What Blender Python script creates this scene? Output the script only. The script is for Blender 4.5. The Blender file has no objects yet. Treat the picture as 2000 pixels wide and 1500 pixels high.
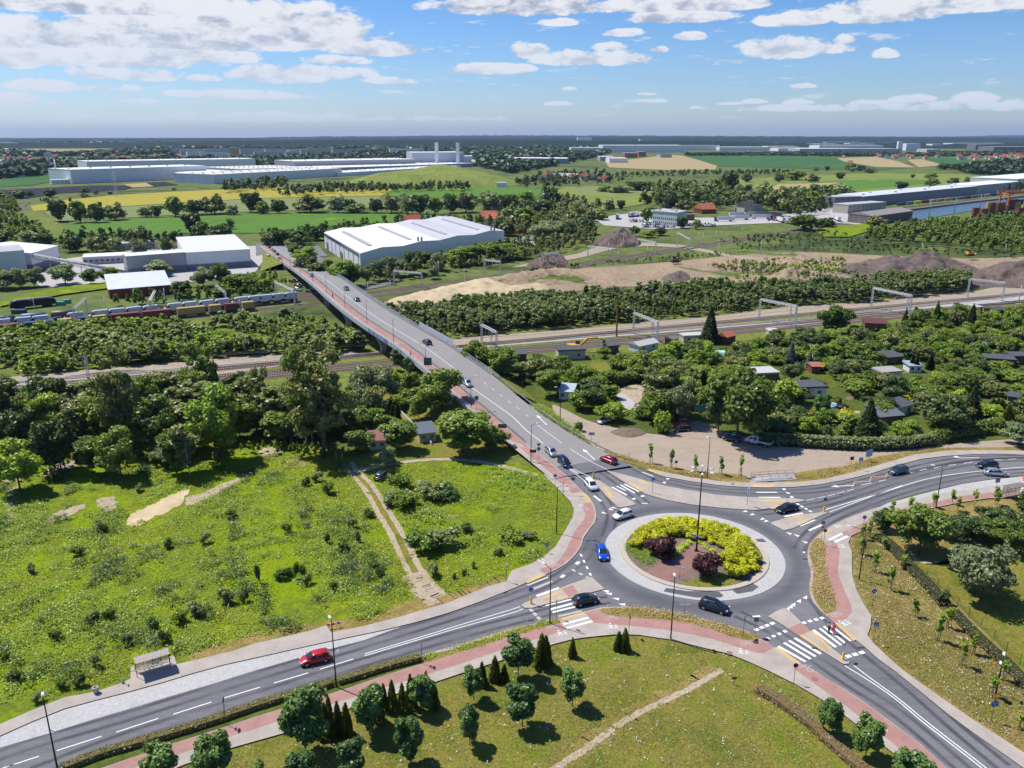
import bpy,math,random
import numpy as np
from math import sin,cos,pi,radians,atan2,hypot,sqrt
from mathutils import Vector
from mathutils.geometry import tessellate_polygon
# -- camera, world, sun, exposure
S=bpy.context.scene
C=S.collection
F,P,H=1575.0,radians(17.1),68.0
cam=bpy.data.cameras.new('camera');camo=bpy.data.objects.new('camera',cam);C.objects.link(camo)
cam.sensor_width=36;cam.lens=36*F/2000;cam.clip_start=1;cam.clip_end=60000
camo.location=(0,0,H);camo.rotation_euler=(pi/2-P,0,0);S.camera=camo
SUN_EL,SUN_DIR=radians(58),Vector((-0.87,0.49,0)).normalized()
sund=(SUN_DIR*cos(SUN_EL))+Vector((0,0,sin(SUN_EL)))
sl=bpy.data.lights.new('sun','SUN');sl.energy=4.5;sl.angle=radians(.53);sl.color=(1,.95,.87)
so=bpy.data.objects.new('sun',sl);C.objects.link(so);so.rotation_euler=sund.to_track_quat('Z','Y').to_euler()
S.view_settings.view_transform='Standard';S.view_settings.look='None';S.view_settings.exposure=.3;S.view_settings.gamma=1
S.cycles.max_bounces=5;S.cycles.diffuse_bounces=3;S.cycles.glossy_bounces=2;S.cycles.transmission_bounces=3
S.cycles.transparent_max_bounces=4;S.cycles.volume_bounces=0;S.cycles.caustics_reflective=False;S.cycles.caustics_refractive=False
W=bpy.data.worlds.new('World');S.world=W;W.use_nodes=True
wt=W.node_tree;wt.nodes.clear()
class NT:
 """tiny node builder"""
 def __init__(s,t):s.t=t
 def n(s,ty,**k):
  o=s.t.nodes.new(ty)
  for a,b in k.items():setattr(o,a,b)
  return o
 def put(s,i,v):
  if isinstance(v,bpy.types.NodeSocket):s.t.links.new(v,i)
  elif v is not None:
   if isinstance(v,tuple)and len(v)==3 and len(i.default_value)==4:v=v+(1,)
   i.default_value=v
 def m(s,op,a,b=None,c=None,clamp=False):
  o=s.n('ShaderNodeMath',operation=op,use_clamp=clamp)
  for k,v in enumerate((a,b,c)):
   if v is not None:s.put(o.inputs[k],v)
  return o.outputs[0]
 def mix(s,f,a,b,bt='MIX'):
  o=s.n('ShaderNodeMix',data_type='RGBA',blend_type=bt)
  s.put(o.inputs[0],f);s.put(o.inputs[6],a);s.put(o.inputs[7],b)
  return o.outputs[2]
 def noise(s,vec,scale,detail=4,rough=.55,dist=0):
  o=s.n('ShaderNodeTexNoise');s.put(o.inputs['Vector'],vec);o.inputs['Scale'].default_value=scale
  o.inputs['Detail'].default_value=detail;o.inputs['Roughness'].default_value=rough;o.inputs['Distortion'].default_value=dist
  return o.outputs[0]
 def ramp(s,f,stops,interp='LINEAR'):
  o=s.n('ShaderNodeValToRGB');s.put(o.inputs[0],f);r=o.color_ramp;r.interpolation=interp
  while len(r.elements)<len(stops):r.elements.new(.5)
  for e,(p,c)in zip(r.elements,stops):
   e.position=p;e.color=(c if len(c)==4 else tuple(c)+(1,))if isinstance(c,tuple)else(c,c,c,1)
  return o.outputs[0]
 def sstep(s,x,a,b):
  o=s.n('ShaderNodeMapRange',interpolation_type='SMOOTHSTEP');s.put(o.inputs[0],x)
  o.inputs[1].default_value=a;o.inputs[2].default_value=b
  return o.outputs[0]
w=NT(wt)
sky=w.n('ShaderNodeTexSky',sky_type='NISHITA',sun_disc=False,sun_elevation=SUN_EL,altitude=100,air_density=1.1,dust_density=.6,ozone_density=2.5)
sky.sun_rotation=atan2(SUN_DIR.x,SUN_DIR.y)
geo=w.n('ShaderNodeTexCoord').outputs['Generated']
sp=w.n('ShaderNodeSeparateXYZ');w.put(sp.inputs[0],geo)
az=w.m('ARCTAN2',sp.outputs[0],sp.outputs[1])
hl=w.m('SQRT',w.m('ADD',w.m('MULTIPLY',sp.outputs[0],sp.outputs[0]),w.m('MULTIPLY',sp.outputs[1],sp.outputs[1])))
el=w.m('ARCTAN2',sp.outputs[2],hl)
def sky_ang(px,py):
 u,v=(px-1000)/F,(py-750)/F
 d=Vector((u,cos(P)-v*sin(P),-sin(P)-v*cos(P)))
 return atan2(d.x,d.y),atan2(d.z,hypot(d.x,d.y))
CL=[(130,24,340,56,1.3),(500,92,250,92,1.3),(330,96,240,72,1.2),(60,94,150,60,1.3),(180,130,240,42,.8),(30,132,50,38,1),(620,85,90,45,1),(330,120,160,34,.8),(240,156,130,26,.7),(742,108,95,30,1.1),(475,124,30,24,.9),(660,125,70,16,.8),(560,160,110,36,.9),(640,152,95,24,.8),(395,158,36,12,.8),(755,163,55,13,.8),(90,176,90,20,.9),(180,178,60,12,.8),(255,178,25,13,.9),(30,203,48,22,.6),(108,208,14,9,.8),(275,202,45,11,.6),(470,193,130,17,.7),(355,188,40,12,.7),(955,144,85,19,.9),(1020,28,180,50,1),(1320,44,110,26,1),(1330,22,200,40,.9),(1550,50,75,28,1),(1720,42,120,46,1),(1900,22,220,36,.9),(1090,50,40,14,.9),(1220,70,42,15,.8),(1348,78,35,16,1),(1035,112,40,28,.8),(1115,126,70,26,.8),(1200,126,80,28,.7),(1190,98,38,14,.9),(1288,102,20,12,.9),(1005,140,42,14,.8),(1525,112,95,40,.8),(1570,106,90,24,.7),(1648,86,24,18,.8),(1727,113,26,17,.8),(1566,172,28,10,1),(1112,176,17,7,.9),(1260,186,22,6,.7),(1258,200,38,7,.6),(1560,204,30,9,.6),(1475,202,22,8,.7),(1422,205,26,6,.6),(1362,213,18,6,.6),(1090,206,26,7,.6),(1780,200,45,14,.8),(1905,202,48,24,.9),(1700,204,35,8,.6),(200,240,210,17,.45),(520,238,220,18,.5),(800,236,160,9,.35),(1850,215,220,16,.35),(1560,217,110,10,.3)]
den=None;sh=None
cv=w.n('ShaderNodeCombineXYZ')
w.put(cv.inputs[0],w.m('MULTIPLY',az,30));w.put(cv.inputs[1],w.m('MULTIPLY',el,62));cv.inputs[2].default_value=3.3
nz=w.m('SUBTRACT',w.noise(cv.outputs[0],1.0,10,.68,.25),.5)
nz2=w.m('SUBTRACT',w.noise(cv.outputs[0],.32,3,.5),.5)
ELL=[]
for(cx,by,hw,hh,k)in CL:
 a0,e0=sky_ang(cx,by);a1,e1=sky_ang(cx+hw,by);_,e2=sky_ang(cx,by-hh)
 wx,wy=abs(a1-a0)*1.02,abs(e2-e0)
 dx=w.m('DIVIDE',w.m('SUBTRACT',az,a0),wx)
 dy=w.m('DIVIDE',w.m('SUBTRACT',el,e0+wy*.28),wy*.8)
 below=w.m('LESS_THAN',dy,0)
 dy2=w.m('MULTIPLY',dy,w.m('ADD',1,w.m('MULTIPLY',below,1.3)))
 r2=w.m('ADD',w.m('MULTIPLY',dx,dx),w.m('MULTIPLY',dy2,dy2))
 d=w.m('MULTIPLY',w.m('SUBTRACT',1,r2),k)
 if den is None:den,sh=d,dy
 else:
  gt=w.m('GREATER_THAN',d,den)
  sh=w.m('ADD',w.m('MULTIPLY',dy,gt),w.m('MULTIPLY',sh,w.m('SUBTRACT',1,gt)))
  den=w.m('MAXIMUM',den,d)
den=w.m('MAXIMUM',den,-1.5)
far=w.m('SUBTRACT',w.noise(cv.outputs[0],.12,5,.55),.62)
out_f=w.sstep(w.m('ABSOLUTE',az),.62,.75);out_e=w.sstep(el,.24,.34)
den=w.m('MAXIMUM',den,w.m('SUBTRACT',w.m('MULTIPLY',far,5),w.m('MULTIPLY',3,w.m('SUBTRACT',1,w.m('MAXIMUM',out_f,out_e)))))
dn=w.m('ADD',w.m('ADD',w.m('MULTIPLY',den,1.35),.22),w.m('ADD',w.m('MULTIPLY',nz,3.9),w.m('MULTIPLY',nz2,1.0)))
alpha=w.m('MULTIPLY',w.sstep(dn,.0,.62),w.sstep(el,-.01,.035))
cv2=w.n('ShaderNodeCombineXYZ');w.put(cv2.inputs[0],w.m('MULTIPLY',az,19));w.put(cv2.inputs[1],w.m('MULTIPLY',el,120));cv2.inputs[2].default_value=7.7
wisp=w.m('MULTIPLY',w.sstep(w.noise(cv2.outputs[0],1.0,8,.62),.585,.70),w.m('MULTIPLY',w.sstep(el,.008,.03),w.m('SUBTRACT',1,w.sstep(el,.09,.17))))
alpha=w.m('MAXIMUM',alpha,w.m('MULTIPLY',wisp,.75))
alpha=w.m('MULTIPLY',alpha,.93)
nz3=w.m('SUBTRACT',w.noise(cv.outputs[0],1.0,5,.6,.25),.5)
lit=w.sstep(w.m('ADD',w.m('ADD',w.m('MULTIPLY',sh,.5),w.m('MULTIPLY',nz3,5.0)),w.m('MULTIPLY',dn,-.07)),-.9,.3)
ccol=w.mix(lit,(.36,.41,.53),(.88,.88,.9))
lowc=w.sstep(el,.0,.16)
ccol=w.mix(lowc,(.70,.77,.88),ccol)
tint=w.ramp(w.m('MULTIPLY',el,2.2),[(0,(.80,.95,1.22)),(.12,(.60,.80,1.14)),(.3,(.42,.67,1.05)),(.6,(.24,.52,.98)),(1,(.18,.46,.92))])
skc=w.mix(1.0,sky.outputs[0],tint,'MULTIPLY')
bgs=w.n('ShaderNodeBackground');w.put(bgs.inputs[0],skc);bgs.inputs[1].default_value=.105
bgc=w.n('ShaderNodeBackground');w.put(bgc.inputs[0],ccol);bgc.inputs[1].default_value=.83
mx=w.n('ShaderNodeMixShader');w.put(mx.inputs[0],alpha);w.put(mx.inputs[1],bgs.outputs[0]);w.put(mx.inputs[2],bgc.outputs[0])
wo=w.n('ShaderNodeOutputWorld');w.put(wo.inputs[0],mx.outputs[0])
W.cycles.sampling_method='MANUAL';W.cycles.sample_map_resolution=512
# -- from the survey picture to the ground
def G(px,py,z=0.0):
 v=(py-750)/F;u=(px-1000)/F;t=(H-z)/(sin(P)+v*cos(P))
 return Vector((u*t,t*(cos(P)-v*sin(P)),z))
ZP=[(0,0),(152,0),(170,1.0),(190,3.0),(213,5.2),(240,6.8),(300,7.3),(350,6.8),(400,5),(450,2.5),(500,.4),(530,0),(9999,0)]
def zprof(Y):return float(np.interp(Y,[a for a,_ in ZP],[b for _,b in ZP]))
def GB(px,py,dz=0.0):
 z=0.0
 for _ in range(30):z=.5*z+.5*zprof(G(px,py,z+dz).y)
 return G(px,py,z+dz)
def cr(pts,n=5,closed=False):
 """Catmull-Rom through points (tuples of any length)"""
 a=[np.array(p,float)for p in pts];N=len(a);out=[]
 rng=range(N if closed else N-1)
 for i in rng:
  p0=a[i-1]if(closed or i>0)else 2*a[0]-a[1]
  p1,p2=a[i],a[(i+1)%N]
  p3=a[(i+2)%N]if(closed or i+2<N)else 2*a[-1]-a[-2]
  for k in range(n):
   t=k/n
   out.append(.5*((2*p1)+(-p0+p2)*t+(2*p0-5*p1+4*p2-p3)*t*t+(-p0+3*p1-3*p2+p3)*t**3))
 if not closed:out.append(a[-1])
 return[tuple(p)for p in out]
def resample(pts,n):
 a=np.array([tuple(p)for p in pts]);d=np.r_[0,np.cumsum(np.linalg.norm(np.diff(a,axis=0),axis=1))]
 t=np.linspace(0,d[-1],n)
 return[Vector([np.interp(x,d,a[:,k])for k in range(a.shape[1])])for x in t]
def offset_line(pts,off):
 out=[]
 for i,p in enumerate(pts):
  a=pts[max(i-1,0)];b=pts[min(i+1,len(pts)-1)]
  d=Vector((b.x-a.x,b.y-a.y)).normalized()
  out.append(Vector((p.x-d.y*off,p.y+d.x*off,p.z)))
 return out
# -- objects, tags, meshes
def link(o,parent=None):
 C.objects.link(o)
 if parent:o.parent=parent
 return o
def tag(o,label=None,cat=None,group=None,kind=None):
 if label:o['label']=label
 if cat:o['category']=cat
 if group:o['group']=group
 if kind:o['kind']=kind
 return o
def empty(name,loc,rz=0.0,sc=1.0):
 o=bpy.data.objects.new(name,None);o.location=loc;o.rotation_euler=(0,0,rz)
 o.scale=sc if isinstance(sc,tuple)else(sc,sc,sc);o.empty_display_size=.3
 return link(o)
def copy_tree(o,parent=None):
 c=o.copy();link(c,parent)
 for ch in o.children:copy_tree(ch,c)
 return c
class MB:
 def __init__(s):s.v=[];s.f=[];s.mi=[];s.sm=[];s.m=0
 def add(s,vs,fs,smooth=False):
  b=len(s.v);s.v+=[tuple(v)for v in vs]
  for f in fs:s.f.append([b+i for i in f]);s.mi.append(s.m);s.sm.append(smooth)
  return s
 def box(s,c,d,rz=0.0,tz=1.0):
  x,y,z=d[0]/2,d[1]/2,d[2]/2;cr_,sr=cos(rz),sin(rz);vs=[]
  for dz in(-1,1):
   k=tz if dz>0 else 1
   for dx,dy in((-1,-1),(1,-1),(1,1),(-1,1)):
    X,Y=dx*x*k,dy*y*k
    vs.append((c[0]+X*cr_-Y*sr,c[1]+X*sr+Y*cr_,c[2]+dz*z))
  return s.add(vs,[(3,2,1,0),(4,5,6,7),(0,1,5,4),(1,2,6,5),(2,3,7,6),(3,0,4,7)])
 def tube(s,a,b,r,r2=None,n=8,caps=True,smooth=True):
  a,b=Vector(a),Vector(b);r2=r if r2 is None else r2;d=(b-a)
  if d.length<1e-6:return s
  d.normalize();u=d.orthogonal().normalized();v=d.cross(u);vs=[]
  for c,q in((a,r),(b,r2)):
   for i in range(n):t=2*pi*i/n;vs.append(c+(u*cos(t)+v*sin(t))*q)
  s.add(vs,[(i,(i+1)%n,n+(i+1)%n,n+i)for i in range(n)],smooth)
  if caps:k=len(s.v)-2*n;s.f+=[[k+i for i in range(n)][::-1],[k+n+i for i in range(n)]];s.mi+=[s.m]*2;s.sm+=[False]*2
  return s
 def path(s,pts,r,n=6):
  for i in range(len(pts)-1):
   s.tube(pts[i],pts[i+1],r if not isinstance(r,(list,tuple))else r[i],r if not isinstance(r,(list,tuple))else r[i+1],n)
  return s
 def quad(s,a,b,c,d):return s.add([a,b,c,d],[(0,1,2,3)])
 def prism(s,pts,z0,z1):
  """pts: ccw 2D list"""
  n=len(pts);vs=[(p[0],p[1],z0)for p in pts]+[(p[0],p[1],z1)for p in pts]
  return s.add(vs,[tuple(range(n))[::-1],tuple(range(n,2*n))]+[(i,(i+1)%n,n+(i+1)%n,n+i)for i in range(n)])
 def lathe(s,c,prof,n=16,smooth=True):
  vs=[];m=len(prof)
  for i in range(n):
   t=2*pi*i/n
   for r,z in prof:vs.append((c[0]+r*cos(t),c[1]+r*sin(t),c[2]+z))
  return s.add(vs,[(i*m+j,((i+1)%n)*m+j,((i+1)%n)*m+j+1,i*m+j+1)for i in range(n)for j in range(m-1)],smooth)
 def mesh(s,name,mats):
  me=bpy.data.meshes.new(name);me.from_pydata(s.v,[],s.f)
  for m in(mats if isinstance(mats,(list,tuple))else[mats]):me.materials.append(m)
  if any(s.mi):me.polygons.foreach_set('material_index',s.mi)
  me.polygons.foreach_set('use_smooth',s.sm);me.update();return me
 def build(s,name,mats,parent=None,loc=None):
  o=bpy.data.objects.new(name,s.mesh(name,mats))
  if loc is not None:o.location=loc
  return link(o,parent)
def mesh_np(name,V,Q,mats,mi=None):
 me=bpy.data.meshes.new(name);n=len(Q);k=Q.shape[1]
 me.vertices.add(len(V));me.vertices.foreach_set('co',V.astype(np.float32).ravel())
 me.loops.add(n*k);me.loops.foreach_set('vertex_index',Q.astype(np.int32).ravel())
 me.polygons.add(n);me.polygons.foreach_set('loop_start',np.arange(0,n*k,k,dtype=np.int32))
 for m in(mats if isinstance(mats,(list,tuple))else[mats]):me.materials.append(m)
 if mi is not None:me.polygons.foreach_set('material_index',mi.astype(np.int32))
 me.update(calc_edges=True);return me
def obj(name,me,parent=None,loc=None,rz=0.0,sc=None):
 o=bpy.data.objects.new(name,me)
 if loc is not None:o.location=loc
 if rz:o.rotation_euler=(0,0,rz)
 if sc is not None:o.scale=sc if isinstance(sc,tuple)else(sc,sc,sc)
 return link(o,parent)
def area2(p):return sum(p[i][0]*p[(i+1)%len(p)][1]-p[(i+1)%len(p)][0]*p[i][1]for i in range(len(p)))
def sheet_mb(mb,pts,z=None,z0=None):
 """flat (or z-following) polygon; z0: also vertical sides down to z0"""
 p=[Vector((q[0],q[1],q[2]if z is None else z))for q in pts]
 if area2(p)<0:p.reverse()
 tr=tessellate_polygon([[Vector((q.x,q.y,0))for q in p]])
 fs=[]
 for t in tr:
  a=area2([p[i]for i in t]);fs.append(tuple(t)if a>0 else tuple(t)[::-1])
 mb.add(p,fs)
 if z0 is not None:
  n=len(p);m=mb.m;mb.m=1
  mb.add(p+[Vector((q.x,q.y,z0))for q in p],[(i+n,(i+1)%n+n,(i+1)%n,i)for i in range(n)])
  mb.m=m
 return mb
def ground(name,px,z,m,side=None,sm=0,z0=None,zz=G,kind='structure',rag=0):
 """polygon in survey pixels -> one sheet (or slab) on the ground"""
 if sm:px=cr(px,sm,True)
 pp=[zz(a,b)if zz is not G else G(a,b,z)for a,b in px];r_=random.Random(len(px)+int(px[0][0]))
 if rag:
  for q in pp:q.x+=r_.gauss(0,rag);q.y+=r_.gauss(0,rag)
 mb=MB();sheet_mb(mb,pp,z if zz is G else None,z0)
 o=mb.build(name,[m]+([side]if side else[]))
 if kind:o['kind']=kind
 return o
def strip_mb(mb,A,B,dz=0.0):
 """quads between two equally long world polylines"""
 n=len(A);vs=[Vector((p.x,p.y,p.z+dz))for p in A]+[Vector((p.x,p.y,p.z+dz))for p in B]
 fs=[(i,i+1,n+i+1,n+i)for i in range(n-1)]
 if n>1 and area2([vs[0],vs[1],vs[n+1],vs[n]])<0:fs=[f[::-1]for f in fs]
 return mb.add(vs,fs)
def line_mb(mb,pts,width,z=None):
 A=offset_line(pts,width/2);B=offset_line(pts,-width/2)
 if z is not None:
  for q in A+B:q.z=z
 return strip_mb(mb,A,B)
# -- materials
MATS={}
def mat(name,col,rough=.7,metal=0.0,spec=.3,var=0.0,vs=3.0,bump=0.0,bs=8.0,emis=None):
 if name in MATS:return MATS[name]
 m=bpy.data.materials.new(name);m.use_nodes=True;t=NT(m.node_tree);b=m.node_tree.nodes['Principled BSDF']
 b.inputs['Roughness'].default_value=rough;b.inputs['Metallic'].default_value=metal;b.inputs['Specular IOR Level'].default_value=spec
 c=tuple(col)+(1,)
 if var:
  p=t.n('ShaderNodeNewGeometry').outputs['Position']
  nzz=t.noise(p,vs,5,.6)
  lo=tuple(x*(1-var)for x in col)+(1,);hi=tuple(min(1,x*(1+var))for x in col)+(1,)
  t.put(b.inputs['Base Color'],t.ramp(nzz,[(.3,lo),(.7,hi)]))
 else:b.inputs['Base Color'].default_value=c
 if bump:
  p=t.n('ShaderNodeNewGeometry').outputs['Position']
  bp=t.n('ShaderNodeBump');bp.inputs['Strength'].default_value=bump;bp.inputs['Distance'].default_value=.1
  t.put(bp.inputs['Height'],t.noise(p,bs,4));t.put(b.inputs['Normal'],bp.outputs[0])
 if emis:b.inputs['Emission Color'].default_value=c;b.inputs['Emission Strength'].default_value=emis
 MATS[name]=m;return m
def soil(name,stops,scale=.05,fine=1.2,fv=.35,bump=.6,bd=.25,patch=None,streak=None,rough=.95,mid=.35):
 """ground material: large patches through a colour ramp, mid clumps and fine grain; patch = (colour, scale, threshold)"""
 m=bpy.data.materials.new(name);m.use_nodes=True;t=NT(m.node_tree);b=m.node_tree.nodes['Principled BSDF']
 b.inputs['Roughness'].default_value=rough;b.inputs['Specular IOR Level'].default_value=.1
 p=t.n('ShaderNodeNewGeometry').outputs['Position']
 if streak:
  mp=t.n('ShaderNodeMapping');t.put(mp.inputs[0],p);mp.inputs['Rotation'].default_value=(0,0,streak[0]);mp.inputs['Scale'].default_value=(1,streak[1],1);q=mp.outputs[0]
 else:q=p
 a=t.noise(q,scale,6,.62,.6);b2=t.noise(q,scale*6,5,.6);f=t.noise(p,fine,6,.7)
 v=t.m('ADD',t.m('MULTIPLY',a,1-mid),t.m('MULTIPLY',b2,mid))
 n=len(stops);col=t.ramp(v,[(.3+.4*i/(n-1),s)for i,s in enumerate(stops)])
 k=t.ramp(f,[(.3,1-fv),(.7,1+fv)])
 col=t.mix(1.0,col,k,'MULTIPLY')
 if patch:
  pn=t.noise(p,patch[1],6,.6,1.0);msk=t.sstep(pn,patch[2],patch[2]+.035)
  col=t.mix(msk,col,t.mix(1.0,patch[0]+(1,),k,'MULTIPLY'))
 t.put(b.inputs['Base Color'],col)
 if bump:
  bp=t.n('ShaderNodeBump');bp.inputs['Strength'].default_value=bump;bp.inputs['Distance'].default_value=bd
  t.put(bp.inputs['Height'],t.m('ADD',f,t.m('MULTIPLY',b2,1.5)));t.put(b.inputs['Normal'],bp.outputs[0])
 MATS[name]=m;return m
def leafmat(name,a,b_,tr=.3,scale=.8,up=.5,gain=1.85):
 a=tuple(x*gain for x in a);b_=tuple(min(.7,x*gain)for x in b_)
 m=bpy.data.materials.new(name);m.use_nodes=True;t=NT(m.node_tree);m.node_tree.nodes.clear()
 oi=t.n('ShaderNodeObjectInfo').outputs['Random'];p=t.n('ShaderNodeNewGeometry').outputs['Position']
 n=t.noise(p,scale,3,.6);n2=t.noise(p,scale*5,2,.6)
 f=t.m('ADD',t.m('MULTIPLY',n,.9),t.m('ADD',t.m('MULTIPLY',oi,.55),t.m('MULTIPLY',n2,.5)))
 col=t.ramp(f,[(.45,a),(1.35,b_)]);col=t.ramp(t.m('SUBTRACT',f,.35),[(.12,a),(.88,b_)])
 d=t.n('ShaderNodeBsdfDiffuse');t.put(d.inputs[0],col)
 vm=t.n('ShaderNodeMix',data_type='VECTOR');vm.inputs[0].default_value=up;t.put(vm.inputs[4],t.n('ShaderNodeNewGeometry').outputs['Normal']);vm.inputs[5].default_value=(-.2,-.1,1)
 vn=t.n('ShaderNodeVectorMath',operation='NORMALIZE');t.put(vn.inputs[0],vm.outputs[1]);t.put(d.inputs['Normal'],vn.outputs[0])
 tl=t.n('ShaderNodeBsdfTranslucent');t.put(tl.inputs[0],t.mix(1.0,col,(1.15,1.2,.5,1),'MULTIPLY'))
 gl=t.n('ShaderNodeBsdfGlossy');gl.inputs['Roughness'].default_value=.45;gl.inputs['Color'].default_value=(.9,1,.95,1)
 x=t.n('ShaderNodeMixShader');x.inputs[0].default_value=tr;t.put(x.inputs[1],d.outputs[0]);t.put(x.inputs[2],tl.outputs[0])
 y=t.n('ShaderNodeMixShader');y.inputs[0].default_value=.035;t.put(y.inputs[1],x.outputs[0]);t.put(y.inputs[2],gl.outputs[0])
 o=t.n('ShaderNodeOutputMaterial');t.put(o.inputs[0],y.outputs[0])
 MATS[name]=m;return m
ASPH=(.145,.143,.155)
def asphalt():
 m=bpy.data.materials.new('asphalt');m.use_nodes=True;t=NT(m.node_tree);b=m.node_tree.nodes['Principled BSDF']
 b.inputs['Roughness'].default_value=.85;b.inputs['Specular IOR Level'].default_value=.25
 p=t.n('ShaderNodeNewGeometry').outputs['Position']
 n=t.noise(p,.06,5,.6);f=t.noise(p,3.5,6,.7)
 mpp=t.n('ShaderNodeMapping');t.put(mpp.inputs[0],p);mpp.inputs['Rotation'].default_value=(0,0,-.45);mpp.inputs['Scale'].default_value=(.12,1,1)
 n=t.m('ADD',t.m('MULTIPLY',n,.6),t.m('MULTIPLY',t.noise(mpp.outputs[0],.9,5,.65),.4));col=t.ramp(n,[(.34,(.115,.114,.126)),(.66,(.20,.195,.20))])
 s_=t.n('ShaderNodeSeparateXYZ');t.put(s_.inputs[0],p)
 dx=t.m('SUBTRACT',s_.outputs[0],RC.x);dy=t.m('SUBTRACT',s_.outputs[1],RC.y)
 r=t.m('SQRT',t.m('ADD',t.m('MULTIPLY',dx,dx),t.m('MULTIPLY',dy,dy)))
 r=t.m('ADD',r,t.m('MULTIPLY',t.m('SUBTRACT',t.noise(p,.15,3),.5),2))
 band=t.m('MULTIPLY',t.sstep(r,15.0,16.8),t.m('SUBTRACT',1,t.sstep(r,17.0,20.0)))
 col=t.mix(t.m('MULTIPLY',band,.55),col,(.072,.072,.085,1))
 col=t.mix(1.0,col,t.ramp(f,[(.3,.86),(.7,1.14)]),'MULTIPLY')
 t.put(b.inputs['Base Color'],col)
 bp=t.n('ShaderNodeBump');bp.inputs['Strength'].default_value=.25;bp.inputs['Distance'].default_value=.02
 t.put(bp.inputs['Height'],t.noise(p,9,4));t.put(b.inputs['Normal'],bp.outputs[0])
 MATS['asphalt']=m;return m
def paving(name,a,b_,bw=.2,bh=.1,mortar=.75,sc=1.0,rot=.5):
 m=bpy.data.materials.new(name);m.use_nodes=True;t=NT(m.node_tree);b=m.node_tree.nodes['Principled BSDF']
 b.inputs['Roughness'].default_value=.9;b.inputs['Specular IOR Level'].default_value=.15
 p=t.n('ShaderNodeNewGeometry').outputs['Position'];mp=t.n('ShaderNodeMapping');t.put(mp.inputs[0],p);mp.inputs['Rotation'].default_value=(0,0,rot)
 br=t.n('ShaderNodeTexBrick');t.put(br.inputs[0],mp.outputs[0]);br.inputs['Scale'].default_value=sc;br.inputs['Brick Width'].default_value=bw;br.inputs['Row Height'].default_value=bh
 br.inputs['Mortar Size'].default_value=bh*.06;br.inputs['Color1'].default_value=a+(1,);br.inputs['Color2'].default_value=b_+(1,)
 br.inputs['Mortar'].default_value=tuple(x*mortar for x in a)+(1,)
 n=t.noise(p,.35,6,.65);k=t.ramp(n,[(.3,.84),(.7,1.12)])
 t.put(b.inputs['Base Color'],t.mix(1.0,br.outputs[0],k,'MULTIPLY'))
 MATS[name]=m;return m
RC=G(1350,1084);RC=Vector((30.9,123.0,0))
asphalt()
soil('earth',[(.10,.085,.055),(.14,.12,.07),(.085,.11,.03)],.03,.8)
soil('farland',[(.030,.05,.02),(.08,.12,.03),(.14,.17,.045),(.04,.065,.022),(.17,.18,.06)],.006,.15,.3,.3,.6)
soil('meadow',[(.06,.11,.010),(.12,.20,.006),(.20,.27,.005),(.13,.17,.02),(.24,.29,.008),(.20,.18,.05)],.035,1.6,.35,.8,.3,((.30,.22,.15),.05,.64))
soil('lawn',[(.18,.17,.03),(.11,.15,.014),(.22,.19,.04),(.14,.19,.014),(.28,.22,.08)],.06,2.2,.4,.8,.25)
soil('drygrass',[(.28,.20,.065),(.21,.18,.04),(.32,.23,.085),(.15,.17,.03)],.12,2.5,.4,.8,.25)
soil('orchard',[(.05,.085,.015),(.11,.14,.025),(.07,.10,.02),(.20,.17,.09)],.05,1.2,.4,.8,.3)
soil('gravel',[(.31,.25,.19),(.38,.305,.235),(.27,.22,.17)],.05,1.6,.10,.15,.03,streak=(-.2,3))
soil('sand',[(.43,.31,.18),(.36,.27,.17),(.29,.22,.15),(.45,.34,.20)],.03,.5,.3,.8,.8,((.12,.15,.04),.03,.60))
soil('spoil',[(.13,.10,.085),(.165,.125,.105),(.11,.09,.08)],.03,.5,.35,.8,.8)
soil('trackbed',[(.11,.075,.058),(.14,.10,.08),(.17,.13,.10)],.1,2.5,.4,.5,.15)
soil('greyballast',[(.36,.34,.32),(.42,.40,.37),(.33,.31,.28)],.1,2.5,.3,.5,.15)
soil('sandstrip',[(.40,.31,.24),(.34,.28,.21),(.44,.36,.27)],.04,1.0,.25,.3,.1,streak=(.1,3))
soil('dirt',[(.36,.28,.18),(.42,.34,.24),(.30,.25,.14)],.2,2.0,.3,.4,.1,((.13,.17,.03),.5,.6))
soil('weedy',[(.08,.13,.02),(.18,.20,.04),(.12,.16,.03),(.24,.23,.07)],.03,.6,.4,.6,.4)
soil('bed',[(.16,.115,.09),(.20,.15,.12),(.10,.12,.05)],.3,3,.3,.5,.1)
soil('rapeseed',[(.31,.28,.04),(.36,.31,.045),(.26,.26,.05)],.008,.12,.12,.2,.3,streak=(.1,5))
soil('cropgreen',[(.07,.155,.022),(.10,.20,.028),(.06,.135,.022)],.01,.12,.18,.2,.3,streak=(.1,5),patch=((.22,.33,.02),.012,.62))
soil('cropgrey',[(.16,.20,.07),(.20,.23,.09),(.15,.18,.06)],.01,.12,.15,.2,.3,streak=(.1,6))
soil('croptan',[(.42,.31,.15),(.36,.28,.14),(.40,.32,.17)],.006,.1,.12,.2,.3,streak=(.3,5))
soil('cropdark',[(.035,.10,.03),(.05,.13,.035),(.07,.15,.035)],.004,.1,.15,.2,.3)
soil('cropstripe',[(.32,.26,.13),(.18,.19,.08),(.38,.30,.16),(.14,.16,.07)],.01,.05,.15,.1,.3,streak=(.05,12),mid=.2)
soil('carpark',[(.02,.022,.03),(.03,.032,.042),(.016,.018,.026)],.05,.5,.5,.2,.1)
soil('wood_floor',[(.025,.05,.012),(.04,.07,.018),(.03,.055,.015)],.01,.2,.4,.5,.8)
soil('cobble',[(.40,.39,.37),(.45,.44,.42),(.38,.37,.35)],.15,4.0,.22,.4,.03)
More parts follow.
